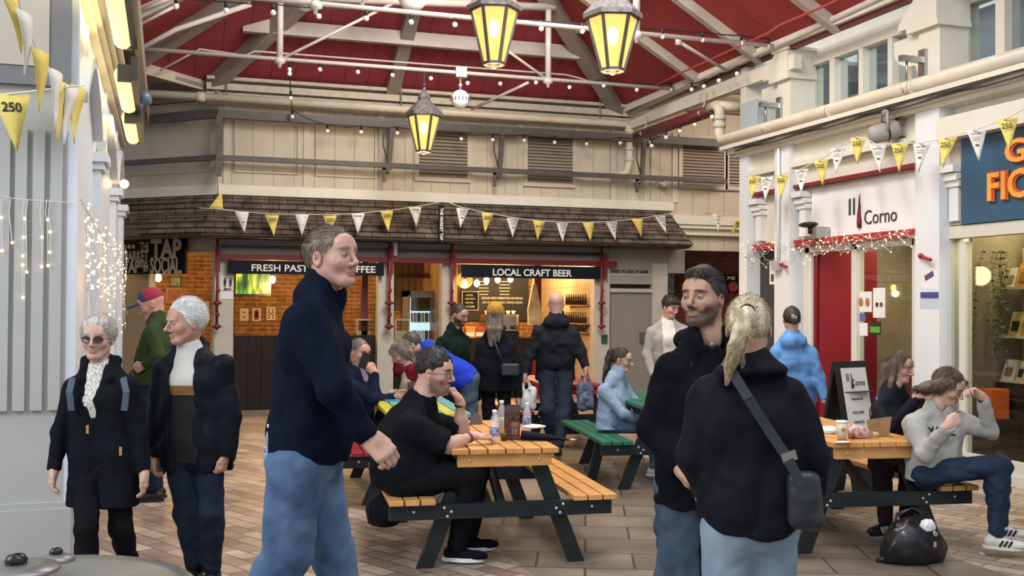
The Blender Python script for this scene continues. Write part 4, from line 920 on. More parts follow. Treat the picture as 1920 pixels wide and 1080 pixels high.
# ================================================================== SHOP INTERIORS
# red iron poles with finials
for px in (407, 730, 847, 1128):
    x = gy(px, 540, YB-.2).x; m = MB(); zt2, zb2 = 2.62, gy(px, 612, YB-.2).z
    m.tube([(x, YB-.2, zb2), (x, YB-.2, zt2)], .022, 8)
    for z in (zb2, gy(px, 568, YB-.2).z): m.lathe((x, YB-.2, z-.06), [(0, 0), (.035, .03), (.085, .06), (.035, .09), (0, .12)], 10)
    for z in (gy(px, 545, YB-.2).z, gy(px, 590, YB-.2).z): m.lathe((x+.01, YB-.2, z-.06), [(0, 0), (.04, .06), (0, .12)], 8)
    m.build('iron_pole', mat('iron_red', (.16, .018, .02), .45), label={407: 'red ornamental iron pole on the far left shop pillar', 730: 'red ornamental iron pole left of the drinks fridge', 847: 'red ornamental iron pole left of the lit beer bar', 1128: 'red ornamental iron pole left of the grey door'}[px], cat='pole')
# bar fronts
darkwood = plankmat('dark_bar_boards', (.018, .012, .009), 'X', .2)
a = gp(441, 630); MB().box((a.x, YB+.15, 0), (gp(707, 630).x, YB+.28, a.z)).build('counter_wall', darkwood, label='dark boarded half wall below the pastry shop opening', cat='half wall')
a = gp(856, 640); MB().box((a.x, YB+1.2, 0), (gp(1112, 640).x, YB+1.7, 1.05)).build('bar_counter', darkwood, label='long dark bar counter under the lit menu board', cat='counter')
# television with flower picture
def tvmat():
    m = bpy.data.materials.new('tv_picture'); m.use_nodes = True; n, l = nodes_of(m); b = n['Principled BSDF']
    tc = n.new('ShaderNodeTexCoord'); mp = n.new('ShaderNodeMapping'); mp.inputs['Rotation'].default_value = (0, .5, 0); mp.inputs['Scale'].default_value = (9, 1, 2); l.new(tc.outputs['Object'], mp.inputs[0])
    t = n.new('ShaderNodeTexNoise'); t.inputs['Scale'].default_value = 1.4; t.inputs['Detail'].default_value = 3; l.new(mp.outputs[0], t.inputs['Vector'])
    r = n.new('ShaderNodeValToRGB'); e = r.color_ramp.elements; e[0].position = .32; e[0].color = (.01, .03, .02, 1); e[1].position = .75; e[1].color = (.7, .75, .5, 1)
    for p, c_ in ((.43, (.05, .18, .02, 1)), (.52, (.18, .33, .02, 1)), (.6, (.65, .5, .03, 1))): q = e.new(p); q.color = c_
    l.new(t.outputs['Fac'], r.inputs[0]); l.new(r.outputs[0], b.inputs['Emission Color']); b.inputs['Emission Strength'].default_value = 1.0; b.inputs['Base Color'].default_value = (0, 0, 0, 1); return m
yt = YI-1.8; a = gy(440, 510, yt); b = gy(508, 555, yt); t = empty('television', ((a.x+b.x)/2, yt, b.z), 'wall television showing green and yellow plants', 'television')
MB().box((a.x, yt, b.z), (b.x, yt+.05, a.z)).build('casing', black_p, t); MB().box((a.x+.02, yt-.004, b.z+.03), (b.x-.02, yt, a.z-.02)).build('screen', tvmat(), t)
MB().box((a.x+.3, yt+.05, (a.z+b.z)/2-.05), (a.x+.4, YI, (a.z+b.z)/2+.05)).build('wall_arm', black_p, t)
yc = YI-.02
for i, (px, py, pat) in enumerate(((458, 590, 0), (481, 590, 1), (508, 588, 2))):
    a = gy(px-8, py-12, yc); b = gy(px+8, py+12, yc); t = MB().box((a.x, yc, b.z), (b.x, yc+.01, a.z)).build('playing_card', mat('card_paper', (.62, .52, .36), .6), label=('large playing card with two pips, first from the left on the amber brick wall', 'large picture playing card, second from the left on the amber brick wall', 'large playing card full of pips, third from the left on the amber brick wall')[i], cat='playing card', group='playing cards on the pastry shop wall')
    c = Vector(((a.x+b.x)/2, yc-.002, (a.z+b.z)/2)); cm_ = mat('card_red', (.25, .04, .02), .6) if i == 1 else black_p
    spots = ([(0, .04), (0, -.04)], [(0, .05), (0, 0), (0, -.05)], [(dx, dz) for dx in (-.035, .035) for dz in (-.07, -.025, .025, .07)]+[(0, 0)])[i]
    m = MB()
    for dx, dz in spots: m.lathe((c.x+dx, c.y, c.z+dz), [(.016 if i != 1 else .045, 0), (.016 if i != 1 else .045, .003)], 8, (0, -1, 0))
    m.build('pips', cm_, t)
# pictures in the left room and hanging bulbs
for i, (x0, y0, x1, y1, c_) in enumerate(((318, 518, 340, 538, (.25, .3, .2)), (312, 540, 343, 568, (.30, .12, .07)), (376, 564, 393, 586, (.5, .42, .3)))):
    a = gy(x0, y0, YI-.03); b = gy(x1, y1, YI-.03); t = MB().box((a.x, YI-.03, b.z), (b.x, YI-.003, a.z)).build('framed_picture', black_p if i == 0 else wood_l, label=('small dark framed picture on the brick wall, nearest the hanging bulb', 'brown framed picture below it in the left room', 'small pale picture on the brick wall, above the white-haired man')[i], cat='picture')
    MB().box((a.x+.02, YI-.036, b.z+.02), (b.x-.02, YI-.03, a.z-.02)).build('print', mat('pic_%d' % i, c_, .6, noise=.5, nscale=15), t)
for i, (px, py, Y, lab) in enumerate(((297, 521, 17.8, 'bare warm bulb hanging under the black market tap sign'), (511, 524, 17.4, 'bare warm bulb hanging beside the television'), (871, 531, 17.3, 'first warm bulb of the row over the beer bar, inside a glass shade'), (894, 531, 17.5, 'second warm bulb of the row over the beer bar'), (912, 526, 17.7, 'third warm bulb of the row over the beer bar'), (933, 524, 17.9, 'fourth warm bulb of the row over the beer bar'), (957, 523, 18.1, 'fifth and rightmost warm bulb of the row over the beer bar'))):
    c = gy(px, py, Y); t = empty('hanging_bulb', c, lab, 'bulb', 'warm hanging bulbs in the shops')
    MB().sphere(c, (.05, .05, .065), 12).build('bulb', bulbm, t); MB().tube([c+Vector((0, 0, .06)), (c.x, c.y, 2.62)], .008, 5).build('cable', sock, t); MB().tube([c+Vector((0, 0, .06)), c+Vector((0, 0, .12))], .02, 8).build('socket', sock, t)
    if i == 2: MB().sphere(c+Vector((0, 0, .05)), .14, 16).build('glass_shade', mat('amber_shade', (.9, .6, .2), .1, alpha=.18), t)
    point('bulb_light', c-Vector((0, .05, .12)), 30 if i < 2 else 17, (1, .60, .24), .05)
point('pastry_room_light', (2.6, 18.2, 2.4), 36, (1, .62, .26), .2); point('left_room_light', (-1.2, 18.2, 2.3), 30, (1, .62, .26), .2)
point('tile_room_light', (gp(1090, 560).x-.2, 18.2, 2.35), 60, (1, .70, .36), .2)
# menu board
ym = 19.34; a = gy(853, 497, ym); b = gy(991, 601, ym)
t = MB().box((a.x, ym, b.z), (b.x, ym+.04, a.z)).build('menu_board', mat('chalk_black', (.018, .017, .017), .6), label='large black chalk menu board with rows of small writing over the bar', cat='menu board')
chalk = mat('chalk_white', (.55, .5, .42), .8)
m = MB()
for cx_, wd_ in ((907, 24), (946, 30)):
    for i in range(5): p = gy(cx_, 528+i*6.0, ym-.003); w_ = wd_/FPX*18*random.uniform(.7, 1); m.box((p.x-w_/2, ym-.004, p.z-.008), (p.x+w_/2, ym-.001, p.z+.008))
m.build('menu_lines', chalk, t)
text_mb('REGULAR CAKES COMBINATIONS AND SPECIALS', gy(942, 559, ym-.003), X1, Z1, .045, .82, .002, bold=.02).build('lettering', chalk, t); text_mb('ASK US ABOUT WEEKLY DRINKS & MORE', gy(942, 567, ym-.003), X1, Z1, .04, .8, .002, bold=.02).build('lettering', chalk, t)
yf = 19.31; a = gy(866, 546, yf); b = gy(897, 582, yf)
t = board('framed_menu', 'small white-framed black board about local beers left of the big menu', 'menu board', a, X1, Z1, b.x-a.x, a.z-b.z, .03, signk, [('A SOCIAL', .45, .2, .035, .15, chalk), ('CRAFT BREWS,', .5, .4, .035, .2, chalk), ('FOR FUSS', .45, .6, .035, .15, chalk), ('LOVE BEERS', .5, .8, .035, .18, chalk)])
m = MB(); frame_y(m, a.x, b.x, b.z, a.z, .012, yf-.0, .012); m.build('frame', chalk, t)
x = gy(1008, 540, 17.6).x; struct('trim_red_post', MB().box((x-.06, 17.6, 0), (x+.07, 17.7, 2.62)), mat('iron_red', (.2, .02, .02)))
# bottle shelves on the pale tiled side wall of the bar
XT = xd-.02; ya_, yb_ = gx(1066, 600, XT).y, gx(1106, 600, XT).y
for k_, zpx in enumerate((572, 606, 622)):
    z = gx(1090, zpx, XT).z; MB().box((XT-.12, yb_, z-.015), (XT+.01, ya_, z)).build('wall_shelf', wood_l, label=('highest', 'middle', 'lowest')[k_]+' narrow bottle shelf on the cream tiles at the right of the bar', cat='shelf')
    nn = 9; proto = MB().lathe((0, 0, 0), [(0, 0), (.028, .004), (.028, .11), (.011, .15), (.011, .19), (0, .19)], 8).build('bottle', mat('bottle_brown', (.05, .02, .01), .2), label='small dark bottle on the %s shelf of the tiled bar wall' % ('highest', 'middle', 'lowest')[k_], cat='bottle', group='bottles on the %s tiled shelf' % ('highest', 'middle', 'lowest')[k_])
    for i in range(nn):
        o = proto if i == 0 else proto.copy()
        if i: COL.objects.link(o)
        o.location = (XT-.06, yb_+.06+i*(ya_-yb_-.12)/(nn-1), z+.001)
for k_, px in enumerate((1050, 1058)):
    x = gy(px, 530, 18.2).x-.25+.12*k_; 
    t = empty('hanging_glass_rack', (x, 18.2, 2.2), ('left', 'right')[k_]+' rack of upturned glasses above the bar at the tiled wall', 'glass rack'); MB().box((x-.05, 18.1, 2.27), (x+.06, 18.4, 2.29)).box((x-.01, 18.2, 2.29), (x+.01, 18.22, 2.62)).build('rack', wood_d, t)
    for j in range(3): MB().lathe((x-.02+.03*j, 18.15+.07*j, 2.12), [(.03, 0), (.035, .06), (.005, .09), (.005, .14), (.03, .15)], 10).build('glass', mat('tumbler', (.8, .7, .5), .1, alpha=.35), t)
# apron on a hook
c = gy(1003, 532, 17.55); m = MB(); m.prism([c+Vector((-.03, 0, 0)), c+Vector((.03, 0, 0)), c+Vector((.12, 0, -.45)), c+Vector((.11, 0, -.72)), c+Vector((-.11, 0, -.72)), c+Vector((-.12, 0, -.45))], (0, .05, 0)); m.build('hanging_towel', mat('towel_cream', (.52, .42, .27), .9, noise=.3), label='cream cloth hanging from a hook on the red post', cat='towel')
# coffee machine, crockery, things on the counter
c = gy(960, 606, 17.4); cz = 1.05; t = empty('coffee_machine', (c.x, YB+1.45, cz), 'chrome and black coffee machine on the bar counter', 'coffee machine')
chrome = mat('chrome', (.6, .6, .6), .12, 1); yk = YB+1.45
MB().box((c.x-.32, yk-.2, cz+.1), (c.x+.3, yk+.2, cz+.42)).build('body', chrome, t, bevel=.03); MB().box((c.x-.3, yk-.22, cz), (c.x+.28, yk+.2, cz+.1)).build('drip_tray', black_p, t)
for i in (-1, 0, 1):
    m = MB(); m.lathe((c.x+i*.17, yk-.24, cz+.16), [(.03, 0), (.035, .05), (.03, .08)], 12); m.tube([(c.x+i*.17, yk-.26, cz+.19), (c.x+i*.17, yk-.38, cz+.18)], .012, 6); m.build('group_head', black_p, t)
for i in range(6): MB().lathe((c.x-.25+i*.1, yk+.02, cz+.42), [(.025, 0), (.04, .06), (.036, .06), (.022, .005)], 10).build('cup', white_p, label='white coffee cup in the row on top of the coffee machine', cat='cup', group='cups on the coffee machine')
c = gy(905, 600, 17.4)
for i, (dx, col_) in enumerate(((-.25, (.4, .1, .04)), (-.05, (.5, .25, .08)), (.12, (.35, .06, .03)))):
    t = MB().box((c.x+dx-.09, YB+1.35, 1.05), (c.x+dx+.09, YB+1.55, 1.25)).build('snack_box', mat('snack_%d' % i, col_, .6, noise=.6, nscale=25), label=('left', 'middle', 'right')[i]+' open box of snacks on the bar counter behind the bearded man', cat='box', bevel=.01)
    MB().box((c.x+dx-.07, YB+1.348, 1.08), (c.x+dx+.07, YB+1.352, 1.15)).build('label_card', whi, t)
# white strip lamp on the fascia
c = gy(741, 466, YB-.1); MB().box((c.x-.03, YB-.14, c.z-.12), (c.x+.03, YB-.03, c.z+.12)).build('wall_sensor', white_p, label='white vertical sensor box on the grey fascia above the fridge', cat='sensor', bevel=.015)
# fridge
yr = 17.5; a = gy(765, 545, yr); b = gy(826, 700, yr); x0, x1 = a.x, b.x; zt3 = a.z
t = empty('drinks_fridge', ((x0+x1)/2, yr, 0), 'tall lit glass-door drinks fridge behind the bending man', 'fridge')
fg = mat('fridge_grey', (.23, .19, .15), .5); 
m = MB(); m.box((x0, yr, 0), (x0+.04, yr+.55, zt3)); m.box((x1-.04, yr, 0), (x1, yr+.55, zt3)); m.box((x0, yr, zt3-.1), (x1, yr+.55, zt3)); m.box((x0, yr+.5, 0), (x1, yr+.55, zt3)); m.box((x0, yr, 0), (x1, yr+.55, .12)); m.build('cabinet', fg, t)
MB().box((x0+.04, yr+.49, .12), (x1-.04, yr+.5, zt3-.1)).build('light_panel', mat('fridge_glow', (.8, .9, 1), .5, emit=(.55, .72, .80), es=.9), t)
for s_ in (0, 1): MB().box((x0+.04 if s_ == 0 else x1-.052, yr+.03, .15), (x0+.052 if s_ == 0 else x1-.04, yr+.05, zt3-.12)).build('light_strip', mat('fridge_strip', (1, 1, 1), .5, emit=(.8, .92, 1), es=4), t)
m = MB(); frame_y(m, x0+.0, x1-.0, .1, zt3-.08, .035, yr, .03); m.build('door_frame', fg, t)
MB().box((x0+.03, yr-.02, .13), (x1-.03, yr-.015, zt3-.11)).build('door_glass', glass_win, t)
levels = [zt3-.1-.42-.3*i for i in range(4)]
for i, z in enumerate(levels): MB().box((x0+.05, yr+.05, z-.015), (x1-.05, yr+.48, z)).build('shelf', mat('fridge_shelf', (.6, .65, .68), .4), t)
cans = [mat('can_%d' % i, c_, .3) for i, c_ in enumerate(((.05, .05, .06), (.5, .5, .5), (.35, .35, .03), (.3, .05, .03), (.6, .6, .55), (.06, .1, .08), (.02, .02, .03)))]
canm = MB().lathe((0, 0, 0), [(0, 0), (.028, .003), (.031, .012), (.031, .135), (.026, .15), (0, .15)], 12)
for li, z in enumerate(levels[:3]):
    for j in range(7):
        o = canm.build('drink_can', cans[(j*3+li*2) % 7], label='%s drinks can standing on the %s shelf of the lit fridge' % (('dark', 'silver', 'lime yellow', 'red', 'off-white', 'green-grey', 'black')[(j*3+li*2) % 7], ('top', 'second', 'third')[li]), cat='can', group='cans in the lit fridge, shelf %s' % ('one', 'two', 'three')[li])
        o.location = (x0+.09+j*((x1-x0-.17)/6), yr+.15, z+.001)
# wooden panelling above fridge with red cross bars
yw = 17.95; a = gy(740, 500, yw); b = gy(826, 540, yw); m = MB(); m.box((a.x-.1, yw, b.z-.4), (b.x+.3, yw+.04, 2.62)); struct('wall_wood_panel', m, plankmat('oak_boards', (.22, .12, .05), 'X', .12))
m = MB(); z = gy(780, 519, yw-.05).z; m.box((a.x-.1, yw-.08, z-.02), (b.x+.2, yw-.02, z+.02)); x = gy(790, 510, yw).x; m.box((x-.03, yw-.08, z), (x+.03, yw-.02, 2.62)); struct('trim_oak_cross', m, maroon)
x = gy(690, 560, 17.2).x; m = MB(); m.box((x-.12, 17.1, 0), (x-.02, 17.2, 2.6)); struct('trim_inner_post', m, maroon)
# glass counters either side of the pillar
for i, (xa_, xb_, lab) in enumerate(((668, 706, 'brass-edged glass display case left of the pillar, by the amber bricks'), (740, 768, 'brass-edged glass display case between the pillar and the fridge'))):
    yy = 17.0; a = gy(xa_, 598, yy); b = gy(xb_, 650, yy); t = empty('display_case', (a.x, yy, 0), lab, 'display case'); fr = mat('brass_edge', (.45, .38, .25), .3, .6)
    m = MB(); frame_y(m, a.x, b.x, .95, a.z, .025, yy, .025); m.box((a.x, yy, a.z-.02), (b.x, yy+.35, a.z)); m.build('frame', fr, t); MB().box((a.x, yy-.01, 0), (b.x, yy+.36, .94)).build('base', darkwood, t)
    MB().box((a.x+.02, yy+.01, .95), (b.x-.02, yy+.015, a.z-.02)).build('glass', glass_win, t); MB().box((a.x+.05, yy+.1, .96), (a.x+.25, yy+.2, 1.2)).build('price_card', mat('card_paper', (.6, .5, .35)), t)
# ---- cafe interior seen through glass
ff = mat('cake_tray', (.35, .33, .28), .4)
Yc0, Yc1 = p0f-.02, Yw1-.1
for i, (z, lab) in enumerate(((1.95, 'high wooden shelf'), (1.55, 'glass cake shelf'), (1.22, 'lower glass cake shelf'))):
    t = MB().box((XW+.7, Yc0+.05, z), (XW+1.1, Yc1, z+.03)).build('cafe_shelf', wood_l if i == 0 else ff, label=lab+' behind the cafe window', cat='shelf')
    for j in range(5):
        y = Yc0+.2+j*(Yc1-Yc0-.3)/5; o = MB().box((XW+.75, y, z+.031), (XW+.95, y+.13, z+.09+.03*(j % 2))).build('cake_box' if i == 0 else 'cake', mat('cake_%d' % ((i+j) % 3), ((.35, .3, .22), (.45, .36, .22), (.25, .12, .06))[(i+j) % 3], .6), label=('%s item on the %s behind the cafe window' % (('farthest', 'second farthest', 'middle', 'second nearest', 'nearest')[4-j], lab)), cat='cake' if i else 'box', group='goods on the '+lab, bevel=.01)
t = MB().box((XW+.5, Yc0+.02, 0), (XW+1.2, Yc1, 1.05)).build('cafe_counter', mat('counter_dark_red', (.12, .03, .03), .5), label='dark red serving counter behind the cafe window', cat='counter')
downlight('cafe_light', (XW+1.0, (Yc0+Yc1)/2+.3, 2.63), .8, 2.2, 60, (1, .78, .5))
# ---- bookshop interior
slx = XW+1.48
m = MB()
for i in range(11): z = .25+i*.21; MB
Yb1 = Yg1-.3
for i in range(12): m.box((slx-.01, YN-1, .35+i*.19), (slx+.0, Yg1, .362+i*.19))
struct('trim_slatwall', m, mat('slat_line', (.22, .2, .18), .5))
XK = XW+.55; yk0 = gx(1888, 550, XK).y
t = empty('book_shelving', (XK, yk0, 0), 'pale wooden window shelving with displayed books in the bookshop', 'shelving')
bp_ = plankmat('pine', (.42, .30, .16), 'Z', .4); MB().box((XK+.2, yk0-1.6, .0), (XK+.24, yk0, 2.25)).build('back_panel', bp_, t)
for z in (gx(1895, 538, XK).z, gx(1890, 629, XK).z, gx(1890, 712, XK).z): MB().box((XK-.06, yk0-1.6, z-.025), (XK+.2, yk0+.04, z)).build('shelf', mat('pine_shelf', (.5, .42, .3), .5), t)
MB().box((XK-.1, yk0-1.6, 0), (XK-.06, yk0+.06, .9)).build('front_panel', darkwood, t)
bk = [((1903, 492, 1930, 536), (.45, .20, .03), 'orange book on the top bookshop window shelf'), ((1886, 500, 1900, 536), (.45, .43, .4), 'pale patterned book on the top bookshop window shelf'), ((1889, 582, 1912, 628), (.60, .40, .12), 'yellow book with dark drawing on the middle bookshop window shelf'), ((1914, 590, 1935, 628), (.5, .15, .04), 'orange-red book on the middle bookshop window shelf'), ((1876, 702, 1900, 742), (.55, .50, .38), 'cream book on the lowest bookshop window shelf'), ((1904, 706, 1918, 744), (.6, .46, .18), 'mustard book on the lowest bookshop window shelf, right of the cream one')]
shz = [gx(1895, 538, XK).z, gx(1890, 629, XK).z, gx(1890, 712, XK).z]
for i, ((x0, y0, x1, y1), c_, lab) in enumerate(bk):
    X = XK-.02; a = gx(x0, y0, X); b = gx(x1, y1, X); zz = shz[i//2]; hh = a.z-b.z
    o = MB().prism([(X, b.y, zz), (X+.03, b.y, zz), (X+.10, b.y, zz+hh), (X+.07, b.y, zz+hh)], (0, a.y-b.y, 0)).build('book', mat('book_%d' % i, c_, .5, noise=.35, nscale=14), label=lab, cat='book', group='books in the bookshop window')
    MB().bar((X+.008, (a.y+b.y)/2, zz+hh*.2), (X+.035, (a.y+b.y)/2, zz+hh*.6), .02, (a.y-b.y)*.5, (0, 1, 0)).build('cover_drawing', black_p if i in (2, 5) else mat('cover_ink', (.2, .1, .05)), o)
# hanging ivy: leaves along strands
t = empty('trailing_plant', gx(1862, 480, XK-.3), 'trailing ivy hanging inside the bookshop window', 'plant'); m = MB(); st = MB()
for s_ in range(9):
    p = gx(1852+s_*4.5, 470, XK-.25)+Vector((random.uniform(-.1, .1), 0, 0)); L_ = random.uniform(.5, 1.15); pts = [p]
    for q in range(14): pts.append(pts[-1]+Vector((random.uniform(-.02, .02), random.uniform(-.02, .02), -L_/14)))
    st.tube(pts, .003, 4)
    for q in pts:
        for _ in range(3):
            a = random.uniform(0, 6.28); d = Vector((math.cos(a), math.sin(a), -.5)).normalized(); e = d.cross(Vector((0, 0, 1))).normalized(); s1 = random.uniform(.025, .045)
            m.add([q, q+d*s1*.6+e*s1*.5, q+d*s1*1.3, q+d*s1*.6-e*s1*.5], [(0, 1, 2), (0, 2, 3)])
m.build('leaves', mat('ivy_green', (.05, .10, .03), .5, noise=.5, nscale=30), t); st.build('stems', mat('ivy_stem', (.06, .05, .02)), t)
downlight('bookshop_light', (XW+.55, 7.6, 2.57), .5, 2.4, 34, (1, .78, .42))
m = MB(); c = gx(1885, 740, XW+.12); c.y = Yg1-.42; MB().box((c.x, c.y-.15, 0), (c.x+.3, c.y+.12, .55)).build('display_cube', darkwood, label='dark plinth in the bookshop window', cat='plinth'); MB().box((c.x+.02, c.y-.1, .551), (c.x+.25, c.y+.08, .85)).build('paint_box', mat('orange_box', (.5, .09, .02), .5), label='orange-red box standing on the dark plinth in the bookshop window', cat='box', bevel=.01)
# ================================================================== TABLES AND PROPS
def woodtop(name, col):
    return mat(name, col, .38, noise=.22, nscale=9, bump=.15, bscale=40)
blackpl = mat('black_plank', (.010, .014, .015), .42, noise=.3, nscale=10)
boltm = mat('bolt_steel', (.55, .55, .55), .25, .8)
def picnic(loc, vpx, lab, topm, seatm, L=1.55, brace=False, frame=None):
    d = Vector(ray(vpx, 570)); d.z = 0; d.normalize(); r = Vector((d.y, -d.x, 0)); M = Matrix((r, d, Vector((0, 0, 1)))).transposed()
    loc = Vector((loc.x, loc.y, 0)); t = empty('picnic_table', loc, lab, 'picnic table', 'A-frame picnic tables'); frame = frame or blackpl
    def P(x, y, z): return loc+r*x+d*y+Vector((0, 0, z))
    def blk(m, x0, x1, y0, y1, z0, z1): m.obox(P((x0+x1)/2, (y0+y1)/2, (z0+z1)/2), (x1-x0, y1-y0, z1-z0), M); return m
    tops = topm if isinstance(topm, list) else [topm]
    m = MB(); W = .68; n = 6; pw = (W-5*.012)/n
    for i in range(n): m.mi = i % len(tops); x = -W/2+i*(pw+.012); blk(m, x, x+pw, -.06, L, .715, .75)
    m.build('tabletop', tops, t, bevel=.004)
    for s in (-1, 1):
        m = MB(); pw2 = .088
        for i in range(3):
            x0 = s*.44+s*i*(pw2+.010); x1 = x0+s*pw2; blk(m, min(x0, x1), max(x0, x1), -.06, L, .41, .445)
        m.build('seat', seatm if not isinstance(seatm, list) else seatm[i % len(seatm)], t, bevel=.004)
    for yy in (.0, L-.14):
        blk(MB(), -.30, .30, yy-.03, yy+.015, .635, .713).build('end_rail', tops[0], t)
        blk(MB(), -.72, .70, yy-.02, yy+.025, .315, .408).build('crossbeam', frame, t)
        for s in (-1, 1):
            m = MB(); a0, a1 = P(s*.49, yy+.05, 0), P(s*.21, yy+.05, .712); hw = .052
            m.add([a0-r*hw, a0+r*hw, a1+r*hw, a1-r*hw]+[q+d*.045 for q in (a0-r*hw, a0+r*hw, a1+r*hw, a1-r*hw)], [(3, 2, 1, 0), (4, 5, 6, 7), (0, 1, 5, 4), (1, 2, 6, 5), (2, 3, 7, 6), (3, 0, 4, 7)])
            m.build('leg', frame, t)
            if yy == 0.0:
                for bx, bz in ((.38, .385), (.335, .36), (.36, .332), (.57, .365)): MB().lathe(P(s*bx, yy-.02, bz), [(.011, 0), (.011, .003), (.006, .007)], 8, -d).build('bolt', boltm, t)
                MB().lathe(P(s*.22, yy-.03, .675), [(.010, 0), (.010, .003), (.005, .006)], 8, -d).build('bolt', boltm, t)
    m = MB(); m.bar(P(0, .06, .36), P(0, L*.42, .66), .05, .05); m.build('brace', frame, t)
    if brace:
        for s in (-1,):
            a0, a1 = P(s*.66, .6, 0), P(s*.56, .6, .405); m = MB(); m.bar(a0+Vector((0, 0, .0)), a1, .09, .045, d); m.build('seat_leg', frame, t)
    t['_'] = 0; del t['_']
    return t, P, M
orangew = woodtop('orange_plank', (.60, .295, .095))
TA, PA, MA = picnic(gz(944, 1063, 0), 530, 'orange-topped picnic table in the centre foreground where the man in the black T-shirt sits', orangew, orangew)
TB, PB, MB_ = picnic(gz(1642, 1037, 0), 590, 'orange-topped picnic table at the right where the two girls sit', orangew, orangew)
greenw = woodtop('green_plank', (.02, .12, .07)); TC, PC, _ = picnic(gz(1273, 918, 0), 635, 'dark green picnic table with a seated woman in a pale denim shirt', greenw, greenw, 1.7, True)
yw_, tw_, rw_ = woodtop('yellow_plank', (.50, .46, .06)), woodtop('teal_plank', (.12, .36, .34)), woodtop('red_plank', (.26, .02, .03))
TD, PD, _ = picnic(gz(803, 946, 0), 520, 'picnic table with yellow and turquoise planks and red seats', [yw_, tw_], rw_)
TE, PE, _ = picnic(gz(1072, 845, 0), 600, 'red picnic table farthest back, beside the bald man', rw_, rw_)
def bottle(p, h, r, lab, liquid, labelc, capc=white_p):
    t = empty('drink_bottle', p, lab, 'bottle'); pet = mat('clear_plastic', (.8, .85, .88), .05, alpha=.28, spec=.8)
    MB().lathe(p, [(0, 0), (r*.9, .004), (r, .015), (r, h*.62), (r*.55, h*.82), (r*.42, h*.86), (r*.42, h*.93)], 18).build('body', pet, t)
    MB().lathe(p, [(r*.46, h*.92), (r*.48, h*.93), (r*.48, h), (0, h)], 14).build('cap', capc, t)
    MB().lathe(p, [(r+.0008, h*.22), (r+.0012, h*.23), (r+.0012, h*.48), (r+.0008, h*.49)], 18).build('label_band', labelc, t)
    if liquid: MB().lathe(p, [(0, .006), (r*.92, .008), (r*.94, .02), (r*.94, h*liquid[0]), (0, h*liquid[0])], 16).build('drink', liquid[1], t)
blul = mat('blue_label', (.04, .06, .28), .4, noise=.5, nscale=60, col2=(.5, .5, .6)); yell = mat('yellow_white_label', (.55, .5, .3), .4, noise=.4, nscale=60)
ZT = .751
def onT(px, py): return gz(px, py, ZT)
bottle(onT(927, 831), .215, .031, 'clear water bottle with a blue label, nearest on the centre table', None, blul)
bottle(onT(940, 815), .235, .034, 'taller bottle with orange juice and white cap on the centre table', (.3, mat('juice', (.6, .28, .03), .3)), yell)
bottle(onT(988, 808), .20, .030, 'clear water bottle with a blue label right of the menu stand on the centre table', None, blul)
def menustand(p, xd, lab, w=.105, h=.21):
    t = empty('menu_stand', p, lab, 'menu stand'); xd = Vector(xd).normalized(); yd = Vector((-xd.y, xd.x, 0)); M = Matrix((xd, yd, Vector((0, 0, 1)))).transposed()
    MB().obox(p+Vector((0, 0, .01)), (w*1.15, .05, .02), M).build('base', mat('base_wood', (.12, .035, .02), .35), t, bevel=.003)
    MB().obox(p+Vector((0, 0, .02+h/2)), (w, .006, h), M).build('card', mat('menu_card', (.035, .02, .02), .3, noise=.7, nscale=40, col2=(.16, .07, .05)), t)
    n_ = -yd; MB().obox(p+n_*.004+Vector((0, 0, .02+h*.86)), (w*.9, .002, h*.2), M).build('photo_strip', mat('menu_photo', (.3, .26, .2), .3, noise=.7, nscale=60, col2=(.06, .04, .03)), t)
    for i in range(4): MB().obox(p+n_*.004+xd*(-.0+.011*i)+Vector((0, 0, .02+h*.16)), (.005, .002, h*.2), M).build('price_column', mat('menu_pale', (.3, .25, .22)), t)
    MB().obox(p+n_*.004+xd*.02+Vector((0, 0, .02+h*.38)), (w*.45, .002, h*.16), M).build('menu_box', mat('menu_brown', (.25, .1, .07)), t)
menustand(onT(960, 824), CR, 'dark acrylic menu stand on the centre table between the bottles')
p = onT(1018, 826)
def pouch():
    xd = Vector(CR)*.93+Vector(CF)*-.12; xd.z = 0; xd.normalize(); yd = Vector((-xd.y, xd.x, 0)); m = MB(); N = 14; rows = []
    for i in range(N+1):
        f = i/N; x = -.14+.31*f; w = .055*(1-f*.85)+.006; h = .055*(1-f)**.7+.008; c = p+xd*x+Vector((0, 0, h*.5+.002)); rows.append([c+yd*w*math.cos(a)+Vector((0, 0, 1))*(h*.5*math.sin(a)) for a in [2*math.pi*k_/10 for k_ in range(10)]])
    v = [q for r_ in rows for q in r_]; m.add(v, [(i*10+j, i*10+(j+1) % 10, (i+1)*10+(j+1) % 10, (i+1)*10+j) for i in range(N) for j in range(10)]+[tuple(range(10)), tuple(range(N*10, N*10+10))], True)
    o = m.build('folded_umbrella', mat('umbrella_black', (.006, .007, .009), .75, bump=.4, spec=.1), label='black folded umbrella lying across the right end of the centre table', cat='umbrella')
    e = p+xd*.17+Vector((0, 0, .010)); MB().tube([e, e+xd*.05], .006, 8).build('tip', chrome, o)
pouch()
